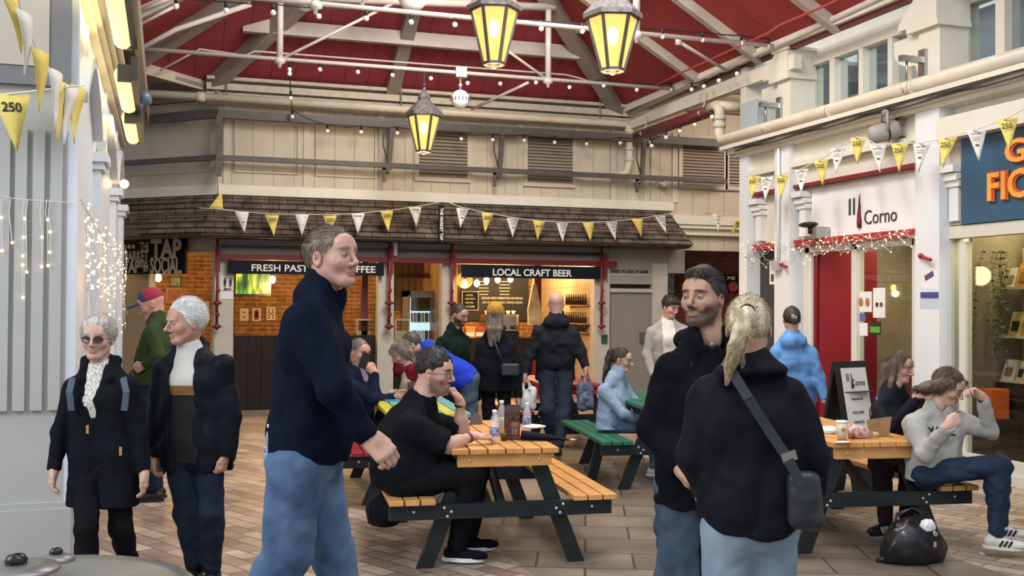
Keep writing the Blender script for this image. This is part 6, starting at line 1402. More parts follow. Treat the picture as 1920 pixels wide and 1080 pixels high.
# ---- whole figure pieces
def person(J, lab, hs=1.0, hyaw=None, hpitch=0, hroll=0, skin=SKIN, lips=(.36, .15, .12), brow=(.12, .08, .05), beard=None, fem=False, res=.0045, nose=1.0, hl=None, hr=None, eyes=True, arm=None, neck=.052, fat=0, group=None, cat='person'):
    foot = (J['AL']+J['AR'])/2; root = empty('person', (foot[0], foot[1], 0), lab, cat, group); J['root'] = root
    A = axes(J['yaw'] if hyaw is None else hyaw, hpitch, hroll); J['A'] = A; s = hs*J['s']; J['hs'] = s; H = J['H']; parts, tints = [], []; dv_ = J['N']-H; J['N'] = H+dv_*min(1, .142*s/np.linalg.norm(dv_))
    F = Field(res); head(F, H, A, s, fem, 0, nose, fat); nb = J['N']
    F.cap(H+(A[2]*-.045-A[1]*.028)*s, nb-ZU*.01, neck*s*1.0, neck*1.12*s, .03*s); F.cap(nb, nb-ZU*.02, neck*1.05, neck*.95, .02)
    V, Q = F.mesh(); parts.append((V, Q)); tints.append(head_tint(V, H, A, s, skin, lips, brow, beard))
    # trunk and limbs under the clothes
    F = Field(.016); u = nrm((J['SL']+J['SR'])/2-(J['HL']+J['HR'])/2)
    for a, b in (('SL', 'HL'), ('SR', 'HR')): F.cap(J[a]*.6+(J['SL']+J['SR'])*.2-u*.10, J[b]*.9+(J['HL']+J['HR'])*.05, .068, .070, .05)
    F.cap(J['SL']-u*.03, J['SR']-u*.03, .034, .034, .03); F.cap(nb-u*.03, nb-u*.12, .04, .05, .03)
    for q in 'LR':
        F.cap(J['S'+q], J['E'+q], .036, .03, .03); F.cap(J['E'+q], J['W'+q], .03, .022, .02); F.cap(J['H'+q], J['K'+q], .06, .042, .04); F.cap(J['K'+q], J['A'+q], .042, .03, .03); F.cap(J['A'+q], J['A'+q]-ZU*.03*J['s'], .03, .03, .02)
    V, Q = F.mesh(); parts.append((V, Q)); tints.append(np.tile(np.array(skin), (len(V), 1)))
    for q, sp in (('L', hl), ('R', hr)):
        if sp is False: continue
        sp = dict(sp or {}); w = J['W'+q]; e = J['E'+q]; d = nrm(w-e); 
        d = nrm(sp.pop('d', d)); n = sp.pop('n', -J['l'] if q == 'L' else J['l']); hres = sp.pop('res', max(res, .0045)); bare = sp.pop('bare', 0); side = sp.pop('side', -1 if q == 'L' else 1)
        F = Field(hres); hand(F, w, d, n, side, s=J['s']*sp.pop('sc', 1.0), **sp)
        F.cap(w, w+(e-w)*(.35 if not bare else 1), .025*J['s'], (.030 if not bare else .045)*J['s'], .02)
        if bare: m_ = w+(e-w)*.6; F.cap(m_, m_+(e-w)*.2, .041*J['s'], .044*J['s'], .03); F.cap(e, e+(J['S'+q]-e)*.55, .045*J['s'], .054*J['s'], .03)
        V, Q = F.mesh(); parts.append((V, Q)); tints.append(np.tile(np.array(skin), (len(V), 1))*(1+.05*vnoise(V, 60, 3))[:, None])
    body = mesh_obj('body', parts, skinm, root, tints); J['body'] = body
    if eyes:
        for q, nm in ((1, 'eye'), (-1, 'eye')):
            c = H+(A[0]*.031*q+A[1]*.0795+A[2]*.003)*s; o = MB().sphere(c, .0112*s, 12).build('eye', eyew, root)
            c2 = c+A[1]*.0066*s; MB().sphere(c2, .0062*s, 8).build('iris', irism, o)
    return root
def sleeve(F, J, q, r, k=.03, cuff=True, upto=1.0):
    S, E_, W_ = J['S'+q], J['E'+q], J['W'+q]; s = J['s']
    F.cap(S, E_, r[0]*s, r[1]*s, k); 
    if upto >= 1:
        F.cap(E_, W_, r[1]*s*.98, r[2]*s, k)
        if cuff: d = nrm(W_-E_); F.cap(W_+d*.042*s, W_+d*.12*s, (r[2]+.002)*s, (r[2]+.014)*s, .008, 's')
def top(J, name, m, chest=.115, waist=.11, hip=.118, hem=.10, sl=(.066, .054, .042), sleeves='LR', neckr=.060, collar=.03, colr=.078, belly=0, res=.009, fold=.006, seed=0, hood=0, extra=None, sub=None, wide=.5, short=0, fsc=24, hemw=.085, drop=.0, cutneck=True, parent=None, label=None, breast=0, hz=False):
    s = J['s']; S = (J['SL']+J['SR'])/2; P = (J['HL']+J['HR'])/2; u = nrm(S-P); lat = nrm(J['SL']-J['SR']); f = nrm(np.cross(lat, u)); N = J['N']; F = Field(res)
    hw_ = np.linalg.norm(J['SL']-J['SR'])/2; ti = 1 if sleeves else .72
    for q in (-1, 1):
        a = S+lat*q*hw_*wide-u*.09*s; b = P+lat*q*hemw*.85*s+u*.09*s; c = P+lat*q*hemw*s-(ZU if hem > .22 else u)*hem*s
        F.cap(a, b, chest*s, waist*s, .06*s); F.cap(b, c, waist*s, hip*s, .06*s)
        F.cap(N+lat*q*.03*s-u*.035*s, (J['SL'] if q > 0 else J['SR'])-u*.012*s, .052*s*ti, .060*s*ti, .05*s); F.cap(N+lat*q*.02*s-u*.03*s, N+((J['SL'] if q > 0 else J['SR'])-N)*.55-u*.0*s, .062*s*ti, .050*s*ti, .04*s); F.cap(N-u*.02*s, S-u*.08*s, .07*s, .10*s, .05*s)
        if breast: F.ell(S+lat*q*.075*s-u*.16*s+f*(chest*.55)*s, [.07*s]*3, None, .05*s)
    if belly: F.ell(P+u*.17*s+f*.05*s, [waist*1.25*s, belly*s, .18*s], [lat, f, u], .06*s)
    if extra: extra(F, J, u, lat, f, S, P)
    nrmh = ZU if hem > .22 or hz else u; hp = P-nrmh*hem*s
    F.fn(lambda Pt, Fv: np.maximum(Fv, -((Pt-hp) @ nrmh)))
    if short:
        for q in sleeves:
            d = nrm(J['E'+q]-J['S'+q]); e = J['S'+q]+(J['E'+q]-J['S'+q])*short; F.cap(J['S'+q], e, sl[0]*s, sl[1]*s, .03); F.cap(e+d*sl[1]*1.02*s, e+d*.2*s, sl[1]*1.05*s, sl[1]*1.2*s, .006, 's')
    else:
        for q in sleeves: sleeve(F, J, q, sl)
    hn = nrm(J['H']-N)
    if collar: F.cap(N-hn*.01, N+hn*collar*s, (colr+.012)*s, colr*s, .02*s)
    if hood:
        b = N-f*.075*s-u*.035*s; F.ell(b, [hood*1.25*s, hood*.62*s, hood*.8*s], [lat, f, u], .03*s); 
        for q in (-1, 1): F.cap(b+lat*q*hood*.8*s, N+lat*q*.075*s+f*.05*s-u*.02*s, hood*.42*s, .022*s, .03*s)
    if cutneck: F.cap(N-u*drop*s+f*.012*s, N+hn*.16*s+f*.01*s, neckr*s*.96, neckr*s*1.08, .008*s, 's')
    if sub: sub(F, J, u, lat, f, S, P)
    V, Q = F.mesh(disp=folds(fold*1.08*s, fsc, seed) if fold else None)
    return mesh_obj(name, [(V, Q)], m, parent or J['root'], label=label)
def legs(J, name, m, th=.088, kn=.062, an=.052, hip=.104, res=.010, fold=.006, seed=4, waist=.03, flare=None, fsc=28):
    s = J['s']; F = Field(res); P = (J['HL']+J['HR'])/2; S = (J['SL']+J['SR'])/2; u = nrm(S-P); lat = nrm(J['HL']-J['HR'])
    F.cap(P+(J['HL']-P)*.62, P+(J['HR']-P)*.62, hip*s, hip*s, .03)
    for q in (-1, 1): F.cap(P+lat*q*.05*s, P+lat*q*.05*s+u*waist*s, hip*s*.95, hip*.80*s, .03)
    for q in 'LR':
        a, k_, h_ = J['A'+q], J['K'+q], J['H'+q]; F.cap(h_, k_, th*s*1.06, kn*s*1.12, .022 if q == 'R' else .035); d = nrm(a-k_); F.cap(k_, a-d*.02*s, kn*s*1.08, an*s, .03); F.ell(k_+(a-k_)*.3-J['f']*.008, [kn*s*.95]*2+[.12*s], None, .04)
        F.cap(a+d*(.015+an)*s, a+d*.2*s, an*s*1.1, an*s*1.5, .01, 's')
    V, Q = F.mesh(disp=folds(fold*1.0*s, fsc, seed, 1.1)); return mesh_obj(name, [(V, Q)], m, J['root'])
def shoes(J, m, solem=None, fdir=None, res=.006, L=.27, accent=None, names=('L', 'R')):
    s = J['s']
    for q in names:
        a = J['A'+q]; f = nrm((fdir or {}).get(q, J['f'])); l = np.cross(ZU, f); z0 = a[2]-.09*s; b = a*1.0; b[2] = z0; F = Field(res); zz = lambda z: ZU*z*s
        f_ = f.copy(); 
        F.cap(b-f*.045*s+zz(.048), b+f*.04*s+zz(.045), .036*s, .038*s, .03); F.ell(b+f*.11*s+zz(.034), [.043*s, .085*s, .034*s], [l, f, ZU], .03); F.cap(b-f*.02*s+zz(.07), b-f*.015*s+zz(.11), .037*s, .036*s, .02)
        F.fn(lambda P, Fv, zq=z0+.018*s: np.maximum(Fv, zq-P[:, 2])); o = mesh_obj('shoe', [F.mesh()], m, J['root'])
        pts = []
        for i in range(24):
            t = 2*math.pi*i/24; x = math.cos(t); y = math.sin(t); r_ = .041 if y < 0 else .046; cy = .035+(.135 if y > 0 else .125)*y*(1.0); pts.append(b+l*r_*x*s*(1-.25*max(0, -y))+f*cy*s)
        MB().prism(pts, ZU*.024*s).build('sole', solem or black_p, o)
        if accent:
            for side in (-1, 1):
                for i in range(3): c = b+l*side*.043*s+f*(.03+.028*i)*s+zz(.045); MB().bar(c-f*.012*s-zz(.022), c+f*.012*s+zz(.02), .006, .012).build('stripe', accent, o)
def glasses(J, dark=False, w=.03):
    H, A, s = J['H'], J['A'], J['hs']
    def W(x, y, z): return Vector(H+(A[0]*x+A[1]*y+A[2]*z)*s)
    t = MB(); fm = mat('spectacle_frame', (.02, .018, .018), .3)
    for q in (-1, 1):
        ring = [W(q*.033+.024*math.cos(a), .1-.012*abs(math.cos(a))*(1 if math.cos(a)*q > 0 else 0), .0+.017*math.sin(a)) for a in [2*math.pi*i/16 for i in range(17)]]; t.tube(ring, .0016*s, 5)
        t.tube([W(q*.057, .09, .004), W(q*.079, .05, .006), W(q*.083, -.01, .004)], .0017*s, 5)
    t.tube([W(-.009, .1, .003), W(.009, .1, .003)], .0018*s, 5); o = t.build('glasses', fm, J['root'])
    for q in (-1, 1):
        ring = [W(q*.033+.0235*math.cos(a), .0995-.012*abs(math.cos(a))*(1 if math.cos(a)*q > 0 else 0), .0+.0165*math.sin(a)) for a in [2*math.pi*i/16 for i in range(16)]]
        m = MB(); m.add(ring, [tuple(range(16))]); m.build('lens', mat('dark_lens', (.05, .02, .025), .12, alpha=.93) if dark else mat('clear_lens', (.8, .8, .8), .05, alpha=.12), o)
def cloth(name, col, rough=.8, noise=.12, bump=.25, bscale=220, sheen=0): return mat(name, col, rough, noise=noise, nscale=5, bump=bump, bscale=bscale, sheen=sheen, spec=.06)
def denim(name, c1, c2): return mat(name, c1, .8, col2=c2, nscale=6, bump=.3, bscale=300, spec=.2)
def pat(px, py, D): return A3(at(px, py, D))
def drape(o, target, d, off=.003):
    from mathutils.bvhtree import BVHTree
    me = target.data; bv = BVHTree.FromPolygons([v.co for v in me.vertices], [tuple(p.vertices) for p in me.polygons]); d = Vector(d).normalized()
    base = min(v.co.dot(d) for v in o.data.vertices)
    for v in o.data.vertices:
        h = bv.ray_cast(v.co+d*.5, -d)
        if h[0] is not None: v.co = h[0]+d*(off+(v.co.dot(d)-base)*.3)
def strap(J, pts, w, t_, m, name='strap', nvec=None, parent=None):
    mb = MB()
    for a, b in zip(pts[:-1], pts[1:]): mb.bar(a, Vector(b)+(Vector(b)-Vector(a))*.06, w, t_, nvec if nvec is not None else J['f'])
    return mb.build(name, m, parent or J['root'])
# ================================================================== PEOPLE
def setj(J, D, **k):
    for n_, v in k.items(): J[n_] = pat(v[0], v[1], D+(v[2] if len(v) > 2 else 0))
def person_at(px, py, yaw, Ht): return skel(gz(px, py, 0), yaw, Ht)
blk_cloth = cloth('black_cloth', (.0065, .007, .010), .85); blkp = cloth('black_trousers', (.008, .008, .010), .85)
# tall man in navy striding to the right in the foreground
D = 4.2; J = person_at(600, 1330, 78, 1.88); f_, l_ = J['f'], J['l']
setj(J, D, H=(622, 487), N=(594, 562, .02), SR=(576, 606, -.18), SL=(604, 604, .17), ER=(628, 730, -.27), WR=(690, 818, -.23), EL=(560, 730, .26), WL=(556, 815, .22), HR=(560, 866, -.10), HL=(586, 866, .10), KR=(536, 1045, -.10), AR=(440, 1235, -.08), KL=(622, 1035, .12), AL=(675, 1255, .12))
navy = cloth('navy_knit', (.005, .0075, .018), .85); jeansb = denim('blue_jeans', (.045, .085, .165), (.11, .18, .29))
person(J, 'tall man in a navy zip-neck jumper and blue jeans striding right in the foreground', .98, 62, 8, 0, skin=(.50, .29, .215), brow=(.22, .15, .10), res=.0034, hr=dict(curl=.62, d=nrm(pat(722, 850, D-.25)-J['WR']), n=-f_*.3-ZU*.4-l_*-.6, thumb=.7, sc=1.08), hl=dict(curl=.5), fat=.0, neck=.058, nose=.98)
def xt(F, J, u, lat, f, S, P):
    N = J['N']; hn = nrm(J['H']-N); F.cap(N+hn*.0, N+hn*.055+f*.0, .092, .074, .02); F.ell(N+f*.085+u*.01, [.035, .03, .05], [lat, f, u], .03)
    F.cap(P+f*.01+u*.12, P+f*.01-u*.04, .152, .152, .05)
top(J, 'navy_jumper', navy, .128, .125, .118, .0, (.082, .066, .047), collar=.05, colr=.076, belly=.13, hz=True, res=.007, fold=.011, seed=2, extra=xt, wide=.55, hemw=.06, fsc=20)
legs(J, 'jeans', jeansb, .104, .08, .062, .118, .009, .009, 7, fsc=22)
shoes(J, mat('brown_leather', (.05, .03, .02), .4), black_p)
hair(J, 'front', (.10, .07, .045), (.22, .16, .11), .0045, .012, .007, hairline(.080, .03, -.07, -.005), 5000, .026)
bottle(Vector(pat(505, 876, D-.11)), .165, .021, 'small clear water bottle in the back pocket of the striding man', None, blul)
# dark-haired bearded man in black hoodie
D = 4.55; J = person_at(1290, 1290, -42, 1.80)
setj(J, D, H=(1318, 562), N=(1328, 645, .03), SR=(1258, 694, -.04), SL=(1392, 692, .10), ER=(1222, 800, -.02), WR=(1276, 880, -.16), EL=(1420, 800, .12), WL=(1350, 870, -.05), HR=(1274, 905), HL=(1342, 905, .05), KR=(1268, 1090, -.02), KL=(1345, 1090, .1), AR=(1262, 1270), AL=(1350, 1275, .12))
jeansd = denim('worn_blue_jeans', (.030, .055, .095), (.08, .12, .17))
person(J, 'dark-haired man with a short beard in a black zip hoodie, facing the blonde woman', 1.02, -38, 4, 0, skin=(.44, .245, .165), lips=(.30, .13, .10), brow=(.018, .012, .010), beard=((.055, .038, .030), .85), res=.0034, neck=.060, hl=False, hr=dict(curl=.7))
def xh(F, J, u, lat, f, S, P):
    for q in (-1, 1): F.cap(J['N']+lat*q*.085-f*.02-u*.01, J['N']+lat*q*.060+f*.070-u*.05, .036, .024, .03)
    F.cap(P+u*.12, P-u*.08, .155, .150, .06)
tp = top(J, 'black_hoodie', blk_cloth, .122, .118, .122, .10, (.076, .066, .048), collar=.0, hood=.085, res=.0075, fold=.010, seed=11, extra=xh, wide=.54, neckr=.066, drop=.05, hemw=.07)
legs(J, 'jeans', jeansd, .10, .076, .06, .112, .009, .009, 9)
shoes(J, black_p)
hair(J, 'front', (.018, .013, .010), (.045, .033, .027), .0045, .018, .008, hairline(.084, .03, -.07, -.008), 5000, .024, extra=lambda E, C, W: (C((-.03, .06, .104), (.035, .055, .112), .018, .020, .03), C((.02, .03, .112), (-.02, -.03, .114), .022, .022, .03)))
def onchest(J, dx, dz, off=.0): return Vector(J['N']+J['l']*dx+ZU*dz+J['f']*off)
zf = J['f']; MB().tube([onchest(J, 0, -.09, .118), onchest(J, 0, -.20, .140)], .005, 6).build('zip', metal, tp)
for q in (-1, 1): MB().lathe(onchest(J, .075*q, -.04, .088), [(.006, -.002), (.009, 0), (.006, .002)], 10, zf).build('eyelet', metal, tp)
# blonde woman seen from behind
D = 3.7; J = person_at(1400, 1440, 172, 1.66)
setj(J, D, H=(1404, 618), N=(1404, 694), SL=(1336, 742), SR=(1474, 742), EL=(1304, 852, .02), WL=(1318, 930, .06), ER=(1520, 862, .02), WR=(1526, 935, .12), HL=(1368, 985), HR=(1444, 985), KL=(1358, 1180), KR=(1452, 1180), AL=(1356, 1390), AR=(1454, 1390))
person(J, 'blonde woman with a ponytail and black jacket, seen from behind in the right foreground', .98, 165, 0, 0, skin=(.50, .30, .22), fem=True, res=.004, hr=dict(curl=.5), hl=dict(curl=.4), eyes=False)
def xb_(F, J, u, lat, f, S, P):
    F.ell(J['N']-f*.035-u*.005, [.125, .085, .042], [lat, f, u], .03); F.cap(P+u*.16, P-u*.06, .150, .146, .06); F.ell(S-f*.02-u*.12, [.19, .12, .14], [lat, f, u], .05)
tj = top(J, 'black_jacket', cloth('black_nylon', (.0085, .0085, .0125), .55, bump=.2, bscale=40), .120, .122, .120, .03, (.080, .070, .050), sub=lambda F, J, u, lat, f, S, P: F.fn(lambda Pt, Fv: np.where((np.abs((Pt-P) @ lat) < .185) | (Pt[:, 2] < J['WL'][2]-.03), np.maximum(Fv, P[2]-.03+1.6*((Pt-P) @ lat)**2-Pt[:, 2]), Fv)), hz=True, collar=.025, colr=.080, res=.007, fold=.012, seed=21, extra=xb_, wide=.50, hemw=.075, fsc=22)
legs(J, 'pale_jeans', denim('pale_jeans', (.16, .22, .29), (.27, .34, .41)), .094, .07, .055, .125, .008, .006, 15)
shoes(J, white_p)
blonde, blonde2 = (.32, .24, .14), (.72, .59, .40)
def tail(E, C, W):
    P_ = [(0, -.095, .070), (.004, -.130, .055), (.020, -.148, .0), (.042, -.142, -.065), (.062, -.132, -.13), (.074, -.122, -.20)]; R_ = [.022, .024, .030, .028, .019, .005]
    for i in range(5): C(P_[i], P_[i+1], R_[i], R_[i+1], .012)
    C((.03, -.135, -.03), (.095, -.11, -.13), .010, .003, .01); C((.02, -.13, -.05), (.02, -.11, -.15), .012, .003, .012)
hair(J, 'back', blonde, blonde2, .0042, .010, .008, hairline(.078, .03, -.085, -.01), 6500, .044, extra=tail, wav=.002, knot=(0, -.105, .065), jit=.09)
MB().tube([Vector(J['H']+J['A'][1]*-.108*J['hs']+J['A'][2]*.07*J['hs']+(J['A'][0]*math.cos(a)+J['A'][2]*math.sin(a))*.022) for a in [i*math.pi/5 for i in range(11)]], .004, 6).build('hair_tie', black_p, J['root'])
bk_ = [pat(1368, 690, D-.10), pat(1400, 742, D-.15), pat(1440, 805, D-.155), pat(1476, 858, D-.17), pat(1500, 905, D-.18)]
stb = mat('strap_black_leather', (.02, .022, .025), .35); t = empty('crossbody_bag', Vector(bk_[-1]), 'black crossbody bag with a wide strap over the blonde woman\'s jacket', 'bag')
mb = MB()
for a, b in zip(bk_[:-1], bk_[1:]): mb.bar(a, Vector(b)+(Vector(b)-Vector(a)).normalized()*.012, .034, .006, CF)
mb.build('strap', stb, t)
for q in (3,): MB().bar(Vector(bk_[q])-Vector(CF)*.004-Vector((0, 0, -.02)), Vector(bk_[q])-Vector(CF)*.004-Vector((-.012, 0, .012)), .05, .006, CF).build('buckle', metal, t)
F = Field(.007); c = pat(1508, 940, D-.13); lat = A3(CR); lat[2] = 0
F.cap(c+ZU*.07-lat*.03, c-ZU*.055-lat*.02, .035, .04, .03); F.cap(c+ZU*.07+lat*.02, c-ZU*.06+lat*.03, .035, .04, .03); o = mesh_obj('bag_body', [F.mesh(disp=folds(.004, 40, 3))], stb, t)
# older woman with sunglasses
D = 5.9; J = person_at(195, 1129, 6, 1.60)
setj(J, D, H=(183, 637), N=(190, 700, .03), SR=(138, 726), SL=(243, 722), ER=(113, 812), WR=(102, 880, -.06), EL=(262, 812), WL=(270, 885, -.02), HR=(165, 878), HL=(222, 878), KR=(162, 985, -.14), KL=(226, 990, .02), AR=(160, 1100, -.12), AL=(248, 1066, .30))
person(J, 'older woman with short grey hair, dark sunglasses and a knee-length black coat', 1.10, 4, 2, 0, skin=(.50, .31, .235), lips=(.33, .16, .13), brow=(.3, .27, .24), fem=True, res=.004, hr=dict(curl=.35), hl=dict(curl=.35))
def vcut(w0, w1, dp, ff=.105):
    def g(F, J, u, lat, f, S, P): F.cap(J['N']+f*.10, J['N']+f*ff-u*dp, w0, w1, .01, 's')
    return g
def xw(F, J, u, lat, f, S, P):
    for q in (-1, 1): F.cap(J['N']+lat*q*.085-f*.01+u*.02, J['N']+lat*q*.075+f*.07-u*.07, .032, .026, .03)
top(J, 'black_coat', cloth('black_softshell', (.007, .008, .012), .8), .110, .112, .128, .23, (.066, .058, .045), collar=.03, colr=.082, res=.007, fold=.009, seed=31, extra=xw, sub=vcut(.052, .012, .27, .115), wide=.5, hemw=.10, hood=.08)
def speck():
    m = bpy.data.materials.new('speckled_knit'); m.use_nodes = True; n, l = nodes_of(m); v = n.new('ShaderNodeTexVoronoi'); v.inputs['Scale'].default_value = 110; tc = n.new('ShaderNodeTexCoord'); l.new(tc.outputs['Object'], v.inputs['Vector'])
    r = n.new('ShaderNodeValToRGB'); r.color_ramp.elements[0].color = (.08, .075, .07, 1); r.color_ramp.elements[0].position = .2; r.color_ramp.elements[1].color = (.6, .57, .52, 1); r.color_ramp.elements[1].position = .45; l.new(v.outputs['Distance'], r.inputs[0]); l.new(r.outputs[0], n['Principled BSDF'].inputs['Base Color']); n['Principled BSDF'].inputs['Roughness'].default_value = .9; return m
top(J, 'speckled_top', speck(), .096, .09, .09, .0, sleeves='', collar=.0, res=.008, fold=.002, drop=.0, neckr=.053, wide=.36)
legs(J, 'black_trousers', blkp, .085, .062, .052, .10, .009, .007, 33); shoes(J, mat('shoe_grey', (.3, .3, .3), .6), white_p)
hair(J, 'back', (.26, .24, .22), (.52, .49, .45), .0042, .020, .010, hairline(.072, .02, -.07, -.012), 4500, .03, extra=lambda E, C, W: (C((-.04, .045, .09), (.045, .04, .095), .024, .026, .03), E((0, -.03, .05), (.092, .10, .09), .03)), jit=.1)
glasses(J, True)
for q, x0 in ((1, 231), (-1, 136)): strap(J, [Vector(pat(x0, 708, D-.10)), Vector(pat(x0+q*6, 735, D-.13)), Vector(pat(x0+q*2, 768, D-.13))], .035, .006, mat('strap_slate', (.05, .07, .10), .6), 'backpack_strap', CF)
for px, py in ((164, 805), (226, 846)): MB().bar(Vector(pat(px, py-8, D-.145)), Vector(pat(px, py+8, D-.145)), .014, .004, CF).build('zip_tag', mat('tan_leather', (.35, .2, .08)), J['root'])
# older white-haired man
D = 6.2; J = person_at(375, 1102, -10, 1.69)
setj(J, D, H=(349, 607), N=(362, 668, .05), SR=(306, 694), SL=(416, 690), ER=(296, 780), WR=(292, 855, -.04), EL=(434, 780), WL=(422, 852, -.05), HR=(338, 850), HL=(392, 850), KR=(352, 960, -.05), KL=(395, 962, -.08), AR=(366, 1062, .02), AL=(398, 1068, .0))
person(J, 'older man with white hair in an open black jacket over a cream and tan jumper', 1.12, -48, -2, 0, skin=(.44, .235, .175), lips=(.32, .15, .12), brow=(.45, .43, .42), res=.004, hr=dict(curl=.6), hl=dict(curl=.75, sc=1.05), nose=1.04)
def vopen(F, J, u, lat, f, S, P): F.cap(J['N']+f*.12-lat*.02, P+f*.17-lat*.045-u*.2, .075, .058, .01, 's')
top(J, 'black_jacket', cloth('black_waxed', (.008, .009, .014), .5, bump=.3, bscale=30), .122, .128, .130, .10, (.078, .068, .052), collar=.035, colr=.085, res=.007, fold=.012, seed=41, extra=xw, sub=vopen, wide=.5, hemw=.10)
def bandmat(name, z1, z2, ca, cb, cc):
    m = bpy.data.materials.new(name); m.use_nodes = True; n, l = nodes_of(m); tc = n.new('ShaderNodeTexCoord'); sp = n.new('ShaderNodeSeparateXYZ'); l.new(tc.outputs['Object'], sp.inputs[0]); mr = n.new('ShaderNodeMapRange'); mr.inputs['From Max'].default_value = 2; l.new(sp.outputs['Z'], mr.inputs['Value'])
    r = n.new('ShaderNodeValToRGB'); e = r.color_ramp; e.interpolation = 'CONSTANT'; e.elements[0].color = ca+(1,); e.elements[1].position = z1/2; e.elements[1].color = cb+(1,); q = e.elements.new(z2/2); q.color = cc+(1,)
    l.new(mr.outputs[0], r.inputs[0]); l.new(r.outputs[0], n['Principled BSDF'].inputs['Base Color']); n['Principled BSDF'].inputs['Roughness'].default_value = .85; return m
zb = lambda y: float(pat(350, y, D)[2])
top(J, 'banded_jumper', bandmat('cream_tan_black_knit', zb(738), zb(722), (.003, .003, .004), (.20, .09, .02), (.50, .47, .43)), .108, .112, .108, .05, sleeves='', res=.008, fold=.003, neckr=.055, hemw=.06, drop=-.005, wide=.36)
legs(J, 'navy_jeans', denim('navy_jeans', (.004, .008, .018), (.009, .017, .032)), .092, .072, .06, .106, .009, .008, 43); shoes(J, black_p)
hair(J, 'back', (.50, .49, .48), (.78, .77, .76), .0045, .022, .012, hairline(.074, .012, -.085, -.02), 4500, .03)
# man with a red and blue cap and green fleece
D = 9.0; J = person_at(285, 937, -80, 1.76)
setj(J, D, H=(284, 572), N=(296, 600), SL=(284, 624, -.18), SR=(300, 624, .18), EL=(300, 668, -.26), WL=(270, 684, -.20), ER=(300, 670, .2), WR=(268, 690, .12), HL=(288, 716, -.09), HR=(296, 716, .09))
gr = cloth('green_fleece', (.035, .055, .022), .9)
person(J, 'man in a red and blue cap and green fleece, far left behind the old couple', 1.04, -70, -22, 0, skin=(.50, .26, .21), res=.005, hl=dict(curl=.5))
top(J, 'green_fleece', gr, .125, .125, .12, .02, (.07, .06, .048), hood=.08, belly=.12, res=.008, fold=.008, seed=51, wide=.5)
legs(J, 'navy_jeans', MATS['navy_jeans'] if 'navy_jeans' in MATS else blkp, .09, .07, .06, .108); shoes(J, black_p)
F = Field(.005); H, A, s = J['H'], J['A'], J['hs']; W_ = lambda x, y, z: H+(A[0]*x+A[1]*y+A[2]*z)*s
F.ell(W_(0, -.015, .055), [.084*s, .105*s, .085*s], A); F.fn(lambda P, Fv: np.maximum(Fv, (.045-((P-H) @ A.T)[:, 2]/s)*s)); V, Q = F.mesh(); L = (V-H) @ A.T
c_ = np.where((L[:, 1:2] > .03*s), np.array([[.03, .05, .16]]), np.array([[.28, .02, .05]])); cap = mesh_obj('cap', [(V, Q)], mat('cap_cloth', (.3, .02, .04), .8, attr=True), J['root'], [c_])
F = Field(.004); F.ell(W_(0, .125, .045), [.070*s, .065*s, .012*s], A); mesh_obj('cap_peak', [F.mesh()], mat('peak_blue', (.03, .05, .15), .7), cap)
# big man in black T-shirt at the centre table
D = 6.85; J = person_at(800, 1052, 84, 1.82)
setj(J, D, H=(816, 700), N=(788, 756), SR=(768, 800, -.23), SL=(806, 796, .20), ER=(842, 836, -.20), WR=(884, 818, -.06), EL=(866, 812, .12), WL=(862, 752, .06), HR=(762, 902, -.12), HL=(770, 900, .12), KR=(884, 886, -.14), KL=(890, 884, .16), AR=(856, 1024, -.06), AL=(880, 1006, .26))
person(J, 'large dark-haired man in glasses and black T-shirt, chin on hand at the centre table', 1.10, 72, -4, 0, skin=(.50, .29, .22), brow=(.02, .015, .012), beard=((.10, .045, .03), .7), res=.004, fat=1.2, neck=.068,
       hr=dict(bare=1, curl=.35, d=CR*.95+CF*.3+ZU*.05, n=-ZU+CR*.1, side=-1, sc=1.0), hl=dict(bare=1, curl=.85, d=ZU*.9-CR*.5, n=-CR, side=1, sc=1.0))
def xm(F, J, u, lat, f, S, P): F.ell((S+P)/2-f*.06, [.25, .225, .34], [lat, f, u], .06); F.ell(P+f*.12+u*.12, [.19, .16, .15], [lat, f, u], .06); F.cap(J['N']-u*.05-f*.05, S-f*.06-u*.05, .085, .12, .05)
top(J, 'black_tshirt', cloth('black_jersey', (.007, .008, .010), .85), .145, .15, .145, .06, (.094, .090, .09), collar=.0, belly=.17, res=.0075, fold=.007, seed=61, extra=xm, short=.80, neckr=.068, wide=.5)
legs(J, 'black_trousers', blkp, .115, .080, .062, .14, .009, .008, 62); shoes(J, blk_cloth, white_p, {'R': CR*.97-CF*.1, 'L': CR*.9+CF*.2}, L=.3)
hair(J, 'up', (.012, .010, .009), (.030, .024, .022), .0048, .026, .008, hairline(.084, .03, -.06, -.005), 3500, .02, wav=.010, seed=5, extra=lambda E, C, W: [E((.078*math.cos(q*2.4)*math.sin(.25+q*.034), -.012+.092*math.sin(q*2.4)*math.sin(.25+q*.034), .045+.085*math.cos(.25+q*.034)), (.017, .017, .017), .007) for q in range(38)])
glasses(J)
for w, e, nm in (('WR', 'ER', 'wristband'), ('WL', 'EL', 'watch_strap')):
    d = nrm(J[e]-J[w]); c = J[w]+d*.025; MB().lathe(c, [(.034, -.008), (.037, -.006), (.037, .006), (.034, .008)], 20, d).build(nm, stb if nm == 'watch_strap' else mat('brown_band', (.10, .05, .04), .6), J['root'])
o = crumple('black_jacket', (0, 0, 0), (.10, .14, .13), MATS['black_nylon'], 'black jacket hanging over the end of the left bench behind the man in the T-shirt', 'jacket', 31, .3); q = PA(-.70, .55, .26); o.location = q
